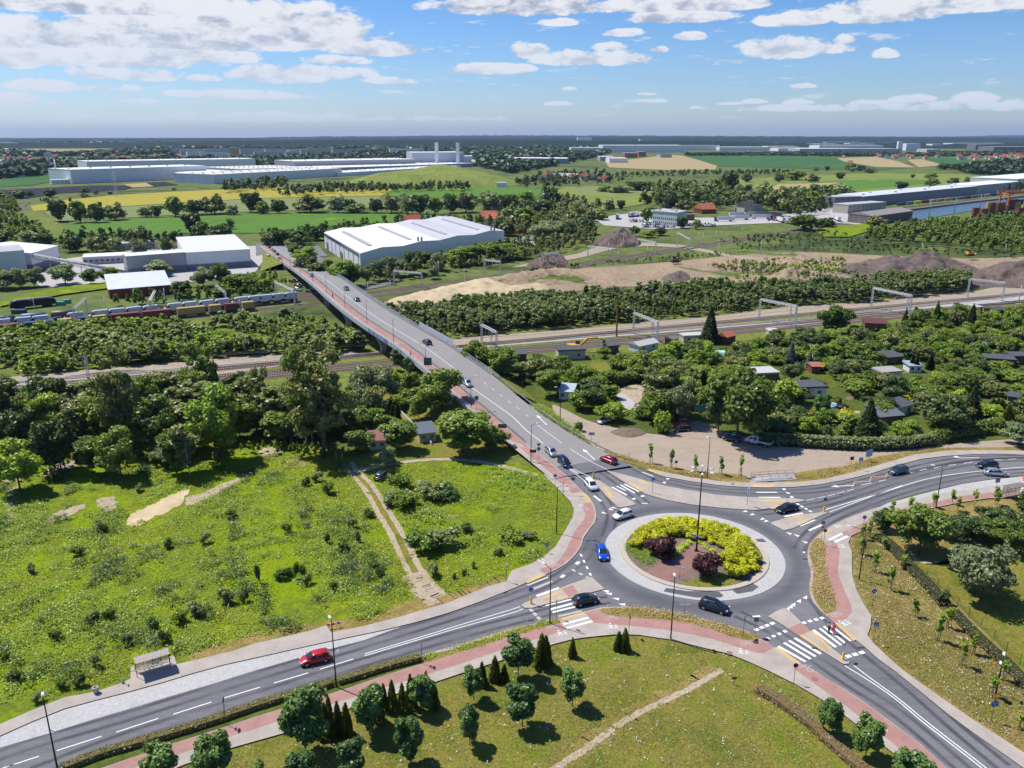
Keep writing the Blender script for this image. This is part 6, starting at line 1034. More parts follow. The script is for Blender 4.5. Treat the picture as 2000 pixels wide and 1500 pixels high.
 P_['mirror']=[(MB().box((hs*L-.12,s*(hw+.08),zb+.1),(.12,.18,.13)).mesh('mirror',pm),(0,0,0))for s in(-1,1)]
 if ty in('suv','estate'):P_['roof_rail']=[(MB().box(((xt0+xt1)/2,s*wtp*.86,zt+.03),((xt1-xt0)*.9,.05,.05)).mesh('roof_rail',rimm if col!='black' else steel),(0,0,0))for s in(-1,1)]
 CARM[ty,col]=P_;return P_
def car(pa,pb,ty,col,label,zz=None,group=None,dz=.105,detail=True,name=None):
 """pa -> pb: ground pixels under the tail and the nose"""
 a,b=(zz(*pa),zz(*pb))if zz else(G(*pa,dz),G(*pb,dz));c=(a+b)/2;ang=atan2(b.y-a.y,b.x-a.x);e=empty(name or 'parked_car' if False else(name or 'car'),(c.x,c.y,(zprof(c.y)+.12)if zz else dz),ang)
 if zz:L=CT[ty][0];s=(zprof(c.y+sin(ang)*2)-zprof(c.y-sin(ang)*2))/4;e.rotation_euler=(0,-math.atan(s),ang)
 tag(e,label,'car',group);P_=car_parts(ty,col)
 for k,v in P_.items():
  if k=='wheel':
   if not detail:pass
   for(x,y,z)in v[2]:
    w_=obj('wheel',v[0],e,(x,y,z));s=1 if y>0 else-1
    r_=obj('rim',v[1],w_,(0,s*.11,0));r_.rotation_euler=(-s*pi/2,0,0)
  elif isinstance(v,list):
   if detail or k in('side_window',):
    for m_,l_ in v:obj(k,m_,e,l_)
  elif detail or k in('body','cabin','windscreen','rear_window'):obj(k,v,e)
 return e
car((645,1285),(587,1299),'hatch','red','bright red hatchback driving on the near road beside the cobbled bay')
car((1119,1183),(1168,1172),'hatch','black','black hatchback leaving over the zebra crossing below the roundabout');car((1370,1184),(1419,1198),'suv','black','black sport utility car with chrome roof rails at the near side of the roundabout')
car((1171,1066),(1181,1103),'estate','blue','bright blue estate car on the left side of the roundabout');car((1233,1005),(1199,1016),'hatch','white','small pale city car entering from the upper left of the roundabout')
car((1142,938),(1166,966),'mpv','white','white people carrier beside the first traffic island');car((1090,896),(1114,920),'mpv','navy','dark blue people carrier waiting behind the white one',zz=GB);car((1065,876),(1088,899),'hatch','silver','silver car last in the queue coming off the bridge',zz=GB)
car((1203,909),(1173,897),'hatch','darkred','dark red hatchback driving up towards the bridge',zz=GB);car((1558,992),(1513,1003),'sedan','black','black saloon entering the roundabout from the right');car((1771,920),(1736,928),'suv','green','green grey sport utility car beside the orange zigzag line')
car((1946,910),(1908,914),'estate','black','black estate car in the upper lane near the right edge');car((1925,927),(1964,929),'estate','silver','light silver estate car beside the right bus bay')
PKG='cars parked around the gravel yard'
car((1193,822),(1168,829),'hatch','silver','silver hatchback parked alone on the grass edge of the gravel yard',group=PKG);car((1343,829),(1312,830),'estate','red','bright red estate car parked between two dark cars',group=PKG);car((1347,840),(1313,843),'estate','black','black estate car parked in front of the red one',group=PKG);car((1338,820),(1308,820),'suv','grey','dark car half hidden behind the red one',group=PKG);car((1443,863),(1415,858),'hatch','black','black hatchback parked in the shade of the huge tree',group=PKG)
car((736,941),(760,925),'estate','black','black estate car parked in the meadow beside the dirt track',dz=.06)
BR=[((834,672),1,'estate','black','dark car on the bridge just above the ramp'),((912,752),-1,'estate','silver','silver car coming down the ramp behind the trees'),((697,588),1,'sedan','grey','grey saloon in the middle of the bridge'),((677,567),-1,'hatch','black','dark small car behind the grey saloon on the bridge'),((609,541),-1,'hatch','skyblue','light blue car on the far half of the bridge'),((546,508),-1,'hatch','darkred','purple red car near the far bridge end'),((542,499),1,'hatch','black','dark car queueing at the far bridge end'),((536,493),1,'hatch','grey','grey car in the far queue'),((531,489),1,'hatch','white','white car in the far queue'),((524,499),-1,'hatch','white','white car in the left lane at the far bridge end'),((527,485),1,'hatch','black','last dark car in the far queue')]
for(px,s,ty,co,lb)in BR:
 p=GB(*px);j=min(range(2,88),key=lambda i:(LW[i].x-p.x)**2+(LW[i].y-p.y)**2);t=(LW[j-1]-LW[j+1]).normalized()*s;car_e=car((0,1000),(10,1000),ty,co,lb,detail=px[1]>560)
 car_e.location=(p.x,p.y,zprof(p.y)+.12);sl_=(zprof(p.y+t.y*2)-zprof(p.y-t.y*2))/4;car_e.rotation_euler=(0,-math.atan(sl_),atan2(t.y,t.x))
for(x,y,co)in((579,549,'grey'),(584,560,'black'),(583,567,'silver'),(606,571,'navy'),(572,551,'black')):car((x-8,y),(x+8,y+1),'hatch',co,'car parked on the ground under the far end of the bridge',group='cars under the bridge',dz=.2,detail=False)
def pickup():
 a,b=G(1507,875),G(1456,863);c=(a+b)/2;e=tag(empty('pickup_truck',(c.x,c.y,.1),atan2(b.y-a.y,b.x-a.x)),'white crew cab pickup truck with an open flat bed parked under the huge tree','pickup truck');pm=PC['white']
 mb=MB();y=.95
 prof=[(.3,.5),(3.0,.45),(3.05,.95),(2.2,1.25),(1.5,2.1),(-.05,2.15),(-.1,.5)]
 mb.add([(x,-y,z)for x,z in prof]+[(x,y,z)for x,z in prof],[tuple(range(7))[::-1],tuple(range(7,14))]+[(i,(i+1)%7,(i+1)%7+7,i+7)for i in range(7)]);mb.build('cab',pm,e)
 MB().quad((2.23,-.85,1.27),(2.23,.85,1.27),(1.54,.8,2.06),(1.54,-.8,2.06)).build('windscreen',glass,e)
 for s in(-1,1):
  for x0,x1,x2,x3 in((1.15,2.0,1.45,1.15),(.15,1.0,1.0,.15)):q=[(x0,s*.96,1.3),(x1,s*.96,1.3),(x2,s*.96,1.98),(x3,s*.96,1.98)];MB().quad(*(q if s<0 else q[::-1])).build('side_window',glass,e)
 MB().box((-1.6,0,.85),(3.0,2.0,.12)).build('load_bed',mat('bed_floor',(.40,.38,.35),.9),e)
 for q in(((-1.6,-1.0,1.08),(3.0,.05,.36)),((-1.6,1.0,1.08),(3.0,.05,.36)),((-3.1,0,1.08),(.05,2.05,.36)),((-.13,0,1.3),(.05,2.0,.8))):MB().box(*q).build('side_board',mat('alu_board',(.6,.61,.62),.5,.4),e)
 MB().box((-.5,0,.55),(5.2,.8,.2)).build('chassis',black,e)
 for x in(2.1,-2.0):
  for s in(-1,1):w_=MB().tube((x,s*.75,.36),(x,s*1.0,.36),.36,n=16).build('wheel',rubber,e);MB().tube((x,s*1.0,.36),(x,s*1.01,.36),.22,n=12).build('rim',rimm,w_)
 for s in(-1,1):MB().box((3.0,s*.7,.9),(.12,.35,.2)).build('headlight',lampw,e);MB().box((1.7,s*1.1,1.35),(.12,.25,.3)).build('mirror',black,e)
pickup()
# -- lamps, signs and other street furniture
polem=mat('lamp_pole',(.035,.03,.03),.5,.3);headm=mat('lamp_head',(.75,.76,.78),.4)
def lamp(base,top,arm,label,group=None,heads=1,col=None,zz=None,low=None,r=.085):
 p=zz(*base)if zz else G(*base,.2 if base[1]>1030 else .1);h=hgt(p,top[1])-p.z;e=tag(empty('street_lamp',p),label,'street lamp',group);cm=col or polem
 MB().tube((0,0,0),(0,0,h),r*1.25,r*.7,8).build('pole',cm,e)
 d=Vector((arm[0],arm[1],0));L=d.length
 if L>.1:
  MB().path([(0,0,h-.15),(d.x*.5,d.y*.5,h+.12),(d.x,d.y,h+.2)],.04,6).build('arm',cm,e)
 hb=MB();an=atan2(d.y,d.x)if L>.1 else 0
 hb.box((d.x,d.y,h+.22),(.75,.32,.13),an,.7);hb.build('lamp_head',headm,e)
 if heads==2:MB().path([(0,0,h-.9),(-d.x*.5,-d.y*.5,h-.75)],.03,5).build('arm',cm,e);MB().box((-d.x*.7-.2,-d.y*.7,h-.72),(.7,.3,.12),an,.7).build('lamp_head',headm,e)
 if low:MB().path([(0,0,h*low),(.4,-.25,h*low+.1)],.03,5).build('arm',cm,e);MB().box((.6,-.3,h*low+.12),(.6,.3,.12),-.5,.7).build('lamp_head',headm,e)
 return e
lamp((112,1500),(84,1364),(-.3,.5),'black lamp post near the bottom left corner with a second lower head',low=.55);lamp((657,1342),(645,1212),(-.3,.5),'black lamp post in the gap of the clipped hedge',low=.56)
lamp((1310,1248),(1317,1127),(0,.3),'thin black lamp post on the path in front of the roundabout');lamp((1074,1218),(1075,1110),(-1.0,1.1),'black lamp post at the lower left crossing');lamp((1087,1041),(1087,951),(1.5,.2),'black lamp post left of the white people carrier')
lamp((1037,907),(1037,830),(1.4,.5),'grey-blue lamp post beside the sign boards on the ramp',col=mat('pole_blue',(.06,.08,.12),.5));lamp((1094,822),(1094,757),(-1.2,-.2),'lamp post standing in the shrubs by the gravel lane');lamp((1381,934),(1387,854),(-.5,-.4),'lamp post in the dry verge behind the multi-arm mast',col=mat('pole_grey',(.14,.13,.12),.5))
lamp((1678,1131),(1692,1036),(-2.2,1.2),'tall black lamp post on the dry slope');lamp((1828,992),(1840,914),(-1.4,.9),'lamp post with a blue sign near the bus bay');lamp((1945,1354),(1961,1282),(.2,.3),'twin headed lamp post at the lower right edge',heads=2)
p0='grey lamp post on the bridge walkway'
for i,(b,t)in enumerate([((920,797),(920,737)),((832,722),(831,678)),((769,674),(768,624)),((717,630),(716,588)),((674,601),(673,566)),((638,572),(637,536)),((611,552),(609,521)),((587,537),(585,511)),((568,526),(567,498)),((552,518),(551,493)),((537,507),(536,486))]):lamp(b,t,(1.3,.6),['grey lamp post at the top of the ramp beside the trees','lamp post with a square board at the bridge end','lamp post right of the painted parapet panels','lamp post left of the painted parapet panels'][i]if i<4 else p0+' towards the far end',None if i<4 else 'lamps along the far half of the bridge',zz=lambda a,b_:GB(a,b_,.2),col=M['pole_grey'],r=.07)
p=G(1360,1076,.27);h=hgt(p,926);e=tag(empty('lamp_mast',p),'tall black mast with six arms of floodlights standing on the roundabout island','lamp mast');MB().tube((0,0,0),(0,0,h),.16,.09,10).build('pole',polem,e);MB().box((0,0,.1),(.6,.6,.2)).build('base_plate',polem,e)
for k in range(6):a=k*pi/3+.3;ar=MB().tube((0,0,h-.1),(1.4*cos(a),1.4*sin(a),h+.5),.04,n=6).build('arm',polem,e);MB().box((1.75*cos(a),1.75*sin(a),h+.5),(.7,.35,.14),a,.7).build('lamp_head',headm,ar)
for k,dz in enumerate((2.9,2.55)):MB().box((-.35+.5*k,.1,dz),(1.3,.12,.35),-.5+.5*k).build('direction_board',mat('board_pale',(.45,.50,.56),.5),e)
bluem=mat('sign_blue',(.006,.09,.42),.4);greym=mat('sign_back',(.13,.145,.16),.5,.3);whitem=mat('sign_white',(.75,.76,.76),.5);yelm=mat('sign_yellow',(.80,.48,.02),.5);orm=mat('sign_orange',(.70,.25,.03),.5);boll=mat('bollard_yellow',(.80,.50,.01),.45);redm=mat('sign_red',(.6,.02,.02),.5)
def sign(base,top,shape,label,m=bluem,face=None,r=.35,zz=None,bollard=False,sym=None,lean=0,dz=None,group=None,back=None,extra=None,cat='road sign'):
 """face: heading the plate looks towards (radians); top: pixel of the plate centre"""
 p=zz(*base)if zz else G(*base,dz if dz is not None else .2);h=max(hgt(p,top[1])-p.z,1.0);e=tag(empty('road_sign',p),label,cat,group);f=face if face is not None else-pi/2;fx,fy=cos(f),sin(f);tx,ty=-fy,fx
 MB().tube((0,0,0),(lean,0,h+(0 if shape!='none' else 0)),.035,n=6).build('pole',M['pole_grey']if not bollard else steel,e)
 if bollard:MB().lathe((0,0,0),[(.0,0),(.24,0),(.22,.12),(.15,.2),(.15,.95),(.12,1.05),(0,1.1)],12).build('bollard',boll,e)
 def plate(poly,z,off,mm,nm,th=.03):
  n=len(poly);v=[(lean+fx*o+tx*a,fy*o+ty*a,z+b)for o in(off,off+th)for a,b in poly]
  return MB().add(v,[tuple(range(n))[::-1],tuple(range(n,2*n))]+[(i,(i+1)%n,(i+1)%n+n,i+n)for i in range(n)]).build(nm,mm,e)
 P_={'disc':[(r*cos(t*pi/10),r*sin(t*pi/10))for t in range(20)],'square':[(-r,-r),(r,-r),(r,r),(-r,r)],'tri':[(-r,.5*r),(0,-1.1*r),(r,.5*r)],'board':[(-r,-r*.5),(r,-r*.5),(r,r*.5),(-r,r*.5)],'tall':[(-r*.6,-r),(r*.6,-r),(r*.6,r),(-r*.6,r)],'name':[(-r,-.13),(r,-.13),(r,.13),(-r,.13)]}.get(shape)
 if P_:plate(P_,h,.04,m,'plate')
 k=r
 if sym=='arrow':plate([(-.5*k,.45*k),(.2*k,-.3*k),(.0*k,-.5*k),(.55*k,-.6*k),(.5*k,-.05*k),(.32*k,-.18*k),(-.38*k,.57*k)],h,.075,whitem,'symbol',.01)
 if sym=='walk':plate([(-.1*k,.6*k),(.1*k,.6*k),(.12*k,.2*k),(.4*k,-.5*k),(.2*k,-.5*k),(0,-.05*k),(-.2*k,-.5*k),(-.4*k,-.5*k),(-.12*k,.2*k)],h,.075,whitem,'symbol',.01)
 if sym=='tri':plate([(-.75*k,-.6*k),(.75*k,-.6*k),(0,.7*k)],h,.075,whitem,'symbol',.01);plate([(-.1*k,.35*k),(-.35*k,-.45*k),(-.15*k,-.45*k),(0,-.1*k),(.15*k,-.45*k),(.35*k,-.45*k),(.1*k,.35*k)],h,.09,black,'pictogram',.01)
 if sym=='split':plate([(-.04*k,-.9*k),(.04*k,-.9*k),(.04*k,.9*k),(-.04*k,.9*k)],h,.075,whitem,'symbol',.01);plate([(-.62*k,-.25*k),(-.2*k,-.25*k),(-.2*k,.1*k),(-.62*k,.1*k)],h,.075,whitem,'symbol',.01);plate([(.3*k,-.45*k),(.5*k,-.45*k),(.5*k,.4*k),(.3*k,.4*k)],h,.075,whitem,'symbol',.01)
 if sym=='bus':plate([(-.65*k,-.45*k),(.65*k,-.45*k),(.65*k,.5*k),(-.65*k,.5*k)],h,.075,whitem,'symbol',.01);plate([(-.5*k,-.05*k),(.5*k,-.05*k),(.5*k,.3*k),(-.5*k,.3*k)],h,.09,bluem,'pictogram',.01)
 if sym=='ring':
  for q in range(3):a=q*2*pi/3;plate([(k*.55*cos(a+t),k*.55*sin(a+t))for t in(0,.4,.8,1.2)]+[(k*.35*cos(a+t),k*.35*sin(a+t))for t in(1.2,.8,.4,0)],h,.075,whitem,'symbol',.01)
 if extra:
  for sh2,m2,dzz,r2 in extra:
   q={'tri':[(-r2,.5*r2),(0,-1.1*r2),(r2,.5*r2)],'disc':[(r2*cos(t*pi/8),r2*sin(t*pi/8))for t in range(16)],'square':[(-r2,-r2),(r2,-r2),(r2,r2),(-r2,r2)],'board':[(-r2,-r2*.5),(r2,-r2*.5),(r2,r2*.5),(-r2,r2*.5)]}[sh2];plate(q,h+dzz,.04,m2,'second_plate')
 return e
D=-pi/2
sign((1037,1179),(1037,1151),'disc','blue round arrow sign on a yellow bollard on the lower left island',bollard=True,sym='arrow',face=D);sign((1646,1288),(1650,1257),'disc','blue arrow sign on a yellow bollard on the lower right island',bollard=True,sym='arrow',face=D+.9);sign((1609,999),(1611,975),'disc','grey back of a round sign on a yellow bollard on the right island',greym,bollard=True);sign((1159,932),(1158,915),'disc','edge-on sign on a yellow bollard on the upper left island',bollard=True,face=.15)
sign((1604,1053),(1606,1021),'square','blue crossing sign with an orange disc below it at the right crossing',sym='tri',r=.32,extra=[('disc',orm,-.8,.28)]);sign((1608,1064),(1611,1036),'disc','grey back of a round sign below the blue crossing sign',greym);sign((1451,1243),(1457,1207),'disc','blue round sign turned away at the tip of the lower verge',face=-.6,sym='arrow');sign((1474,1242),(1477,1210),'square','grey back of a square sign at the tip of the lower verge',greym,r=.33)
sign((1550,1334),(1555,1299),'disc','dark back of a round sign beside the lower right pavement',mat('sign_dark',(.05,.05,.055),.5),r=.33);sign((1706,1255),(1711,1219),'square','blue square crossing sign on the dry slope',sym='tri',r=.33);sign((1703,1186),(1709,1154),'disc','blue round shared path sign right of the red path',sym='split',r=.38);sign((1084,956),(1085,929),'disc','blue round shared path sign on the left pavement',sym='split',r=.36)
sign((1100,966),(1100,943),'none','bracket with a square grey signal board over the pavement',extra=None);sign((1274,963),(1276,936),'square','blue square crossing sign on the long beige island',sym='tri',r=.32);sign((1459,988),(1464,955),'tall','pair of edge-on blue signs on the long beige island',mat('sign_paleblue',(.30,.42,.58),.5),face=.4,r=.5,extra=[('square',M['sign_paleblue'],-.9,.3)]);sign((1537,981),(1541,950),'none','bare thin pole on the long beige island')
sign((1320,916),(1321,902),'square','small blue sign in the verge between two staked trees',r=.3,dz=.12);sign((1155,863),(1157,847),'board','small pale blue information board at the corner of the gravel yard',M['sign_paleblue'],r=.7,dz=.1);sign((1052,900),(1052,868),'tri','grey backs of a triangular and a round sign beside the silver car',greym,r=.5,zz=GB,extra=[('disc',greym,-1.0,.42)]);sign((1041,903),(1041,881),'board','dark board fixed low beside the ramp lamp post',M['sign_dark'],r=.7,zz=GB)
sign((981,848),(977,832),'board','grey road sign board beside the ramp below the big trees',greym,r=1.0,zz=GB);sign((931,800),(931,777),'square','small dark diamond board on the walkway railing',greym,r=.5,zz=GB);sign((836,722),(837,706),'square','square grey board at the bridge end',mat('board_green',(.10,.14,.13),.6),r=1.1,zz=GB)
sign((1662,912),(1664,895),'square','small black sign left of the blue bus stop sign',M['sign_dark'],r=.4,dz=.12);sign((1679,918),(1680,897),'square','blue bus stop sign with a white bus on the upper pavement',sym='bus',r=.42);sign((1693,902),(1695,886),'tall','left one of two narrow blue boards beside the bus stop sign',M['sign_paleblue'],r=.75,dz=.12);sign((1698,901),(1700,884),'tall','right one of two narrow blue boards beside the bus stop sign',M['sign_paleblue'],r=.75,dz=.12)
sign((1943,968),(1946,938),'square','tilted blue bus stop sign left of the right shelter',sym='bus',r=.45);sign((1826,990),(1827,970),'board','blue board on the foot of the bus bay lamp',bluem,r=.5);sign((1685,1036),(1688,1010),'disc','blue round sign beside the dark shrub',sym='split',r=.36);sign((824,1296),(822,1257),'disc','edge-on round sign at the end of the clipped hedge',greym,face=.1,r=.4,extra=[('tri',greym,-.9,.4)]);sign((441,1415),(435,1367),'disc','edge-on sign standing in the long hedge',greym,face=.1,r=.4,extra=[('tri',greym,-.9,.35)])
sign((238,1333),(232,1306),'board','bus stop post with a white timetable left of the near shelter',greym,face=.2,r=.3,extra=[('square',whitem,-1.7,.28)]);sign((1936,1408),(1944,1374),'disc','blue round roundabout sign under an orange triangle at the right edge',sym='ring',r=.45,dz=.08,extra=[('tri',orm,.85,.45)]);sign((1068,1080),(1072,1064),'disc','leaning blue round sign at the meadow corner',r=.36,sym='split');sign((989,1136),(991,1104),'tall','edge-on pale sign at the corner of the left pavement',M['sign_paleblue'],face=.5,r=.4)
sign((1228,1241),(1229,1204),'disc','edge-on sign on the lower pavement beside the pair of thujas',greym,face=.2,r=.4);sign((1327,1131),(1328,1108),'name','white name board on a thin post at the edge of the brick walk',whitem,r=.85,dz=.27,face=D-.5);sign((1336,1203),(1337,1181),'name','white name board on a thin post in the verge before the roundabout',whitem,r=.85);sign((1369,822),(1369,797),'board','teal information board at the allotment gate',mat('teal_board',(.08,.26,.24),.6),r=1.9,dz=.1);sign((1433,1337),(1434,1329),'board','tiny tilted plaque standing in the lawn',M['sign_dark'],r=.3,dz=.05)
sign((1086,1208),(1087,1175),'tall','edge-on pale sign at the end of the grass verge',M['sign_paleblue'],face=.4,r=.4);sign((1228,905),(1228,884),'none','short post with pale cap in the verge above the red car')
e=[o for o in C.objects if o.get('label')=='bracket with a square grey signal board over the pavement'][0];MB().path([(0,0,2.6),(.3,.1,3.1),(1.6,.2,3.3)],.04,5).build('bracket',M['pole_grey'],e);MB().box((1.9,.2,3.3),(.75,.08,.65)).build('board',greym,e)
def shelter(pa,pb,label,frame,roofm,depth=1.5,h=2.4,curved=True,bench=True):
 a,b=G(*pa,KZ),G(*pb,KZ);L=(b-a).length;e=tag(empty('bus_shelter',a,atan2(b.y-a.y,b.x-a.x)),label,'bus shelter')
 n=4
 for i in range(n+1):
  x=L*i/n
  MB().tube((x,0,0),(x,0,h-.2),.045,n=6).build('post',frame,e)
  if i in(0,n):MB().tube((x,-depth*.8,0),(x,-depth*.8,h),.04,n=6).build('post',frame,e)
 prof=[(depth*.15,h-.35),(0,h-.1),(-depth*.4,h+.08),(-depth,h+.1),(-depth*1.2,h+.02)]if curved else[(.2,h-.15),(-depth*.5,h+.05),(-depth*1.15,h+.0)]
 for i in range(n):
  mb=MB();x0,x1=L*i/n+.04,L*(i+1)/n-.04;m_=len(prof);mb.add([(x,y,z)for x in(x0,x1)for y,z in prof],[(j,j+1,m_+j+1,m_+j)for j in range(m_-1)]);mb.build('roof_panel',roofm,e)
 for i in range(n+1):MB().path([(L*i/n,y,z+.01)for y,z in prof],.05,5).build('roof_rib',mat('yellow_frame',(.72,.42,.06),.5)if curved else frame,e)
 for q in(0,-1):MB().tube((0,prof[q][0],prof[q][1]),(L,prof[q][0],prof[q][1]),.05,n=5).build('roof_edge',M['yellow_frame']if curved else frame,e)
 gm=mat('shelter_glass',(.35,.42,.42),.15);gm.node_tree.nodes['Principled BSDF'].inputs['Alpha'].default_value=.35
 for i in range(n):MB().box((L*(i+.5)/n,.02,1.25),(L/n-.15,.02,1.5)).build('glass_pane',gm,e)
 MB().box((L/2,-.35,.5),(L*.92,.38,.07)).build('bench',mat('bench_pale',(.60,.58,.54),.7),e);MB().tube((0,0,.9),(L,0,.9),.03,n=5).build('cross_rail',frame,e)
shelter((266,1313),(331,1294),'bus shelter with a curved yellow-framed roof beside the near road',mat('shelter_red',(.20,.03,.03),.5),mat('shelter_roof',(.34,.32,.31),.35));shelter((1957,970),(1990,964),'brown bus shelter with a flat arched roof near the right edge',mat('shelter_brown',(.10,.06,.045),.6),mat('shelter_roof_brown',(.23,.20,.17),.7),curved=False)
p=G(188,1353,KZ);e=tag(empty('litter_bin',p),'round concrete litter bin on the pavement left of the shelter','litter bin');MB().lathe((0,0,0),[(0,0),(.3,0),(.38,.75),(.38,.8),(.27,.8),(.25,.5),(0,.5)],14).build('bin_body',M['pale_concrete'],e);MB().lathe((0,0,0),[(.26,.805),(.39,.805),(.39,.84),(.26,.84)],14).build('rim',conc,e)
p=G(2002,962,KZ);e=tag(empty('advertising_column',p),'white advertising column with an orange red domed cap at the right edge','advertising column');MB().lathe((0,0,0),[(0,0),(.85,0),(.8,.15),(.72,.2),(.72,3.0)],18).build('column',mat('poster_white',(.66,.64,.68),.7,var=.15),e);MB().lathe((0,0,0),[(1.05,3.0),(1.05,3.12),(.7,3.45),(.2,3.7),(0,3.95)],18).build('cap',mat('cap_red',(.70,.13,.07),.5),e)
p=G(654,1224,.3);e=tag(empty('warning_board',p,.35),'red and white striped warning board on short feet at the pavement edge','warning board');
for i in range(6):MB().box((-.9+.36*i,0,.5),(.36,.05,.3)).build('stripe_panel',whitem if i%2 else redm,e)
for x in(-.7,.7):MB().box((x,0,.2),(.08,.3,.4)).build('foot',steel,e)
for i,(x,y)in enumerate(((657,902),(669,905))):p=G(x,y);MB().tube((0,0,0),(0,0,2.6),.16,.14,8).build('gate_post',M['wood_stake'],None,p);tag(C.objects[-1]if False else[o for o in C.objects if o.name.startswith('gate_post')][-1],['left dark wooden gate post at the top of the dirt track','right dark wooden gate post at the top of the dirt track'][i],'gate post')
def fence(px,h,label,m,step=2.5,mesh_m=None,z=.08):
 p=[G(a,b,z)for a,b in px];o0=p[0].copy();q=[v-o0 for v in p];L=sum((q[i+1]-q[i]).length for i in range(len(q)-1));R=resample(q,max(int(L/step),2));e=tag(empty('wire_fence',o0),label,'fence')
 for v in R[:100]:MB().tube(v,v+Vector((0,0,h)),.035,n=5,caps=False).build('post',m,e)
 mb=MB()
 for k in range(1,9):mb.path([v+Vector((0,0,h*k/8-.04))for v in R],.008,3)
 R2=resample(q,int(L/.5))
 for v in R2:mb.tube(v,v+Vector((0,0,h)),.007,n=3,caps=False)
 mb.build('wire_mesh',m,e)
gf=mat('fence_green',(.02,.10,.07),.5,.2);fence([(1765,1078),(1782,1104),(1800,1119),(1817,1134),(1850,1163),(1875,1190),(1900,1213),(1945,1253),(1970,1278),(2000,1306),(2060,1350)],1.6,'long green wire fence between the dry slope and the paddock',gf);fence([(1765,1078),(1795,1078),(1822,1085),(1845,1098)],1.6,'short green fence with a gap at the footpath',gf);fence([(1335,818),(1355,817),(1372,817),(1400,822)],1.6,'green fence and gate at the allotment entrance',gf)
a,b=G(1470,939,.1),G(1552,934,.1);e=tag(empty('access_ramp',a,atan2(b.y-a.y,b.x-a.x)),'pale concrete access ramp with black railings between the verge and the gravel yard','access ramp');L=(b-a).length
MB().add([(0,-.9,.15),(L,-.9,.15),(L,.9,.9),(0,.9,.5),(0,-.9,0),(L,-.9,0),(L,.9,0),(0,.9,0)],[(0,1,2,3),(4,5,1,0),(5,6,2,1),(6,7,3,2),(7,4,0,3)]).build('slab',M['pale_concrete'],e)
for y,z in((.85,.5),(-.2,.3)):
 mb=MB();
 for i in range(6):mb.tube((L*i/5,y,z),(L*i/5,y,z+1.0),.03,n=5,caps=False)
 mb.path([(0,y,z+1.0),(L,y,z+1.0)],.03,5);mb.path([(0,y,z+.5),(L,y,z+.5)],.02,5);mb.build('railing',dsteel,e)
dr=mat('cast_iron',(.05,.045,.045),.7)
for i,(x,y)in enumerate([(1177,1180),(1037,1212),(985,1158),(1162,1015),(1332,1205),(1592,1266),(1682,1265),(1186,924),(1253,963),(1573,1092),(1642,965),(1342,984),(1495,1248)]):a=G(x,y,.108 if i!=12 else .235);tag(MB().prism([(-.45,-.2),(.45,-.2),(.45,.2),(-.45,.2)],0,.012).build('drain_grate',dr,None,a),'cast iron drain grate at the kerb','drain','drain grates along the kerbs')
for i,(x,y)in enumerate([(1476,1254),(1591,1326),(1728,1416),(1425,1275),(1071,1415)]):a=G(x,y,.236 if i<4 else .07);tag(MB().lathe((0,0,0),[(0,.012),(.42,.012),(.42,0)],16,False).build('manhole_cover',dr if i==0 else mat('manhole_red',(.25,.15,.13),.9),None,a),['dark manhole cover at the crossing of the red path','reddish manhole cover on the red path beside the cycle symbol','reddish manhole cover further down the red path','brownish manhole cover on the lower pavement','concrete manhole cover in the park lawn'][i],'manhole cover')
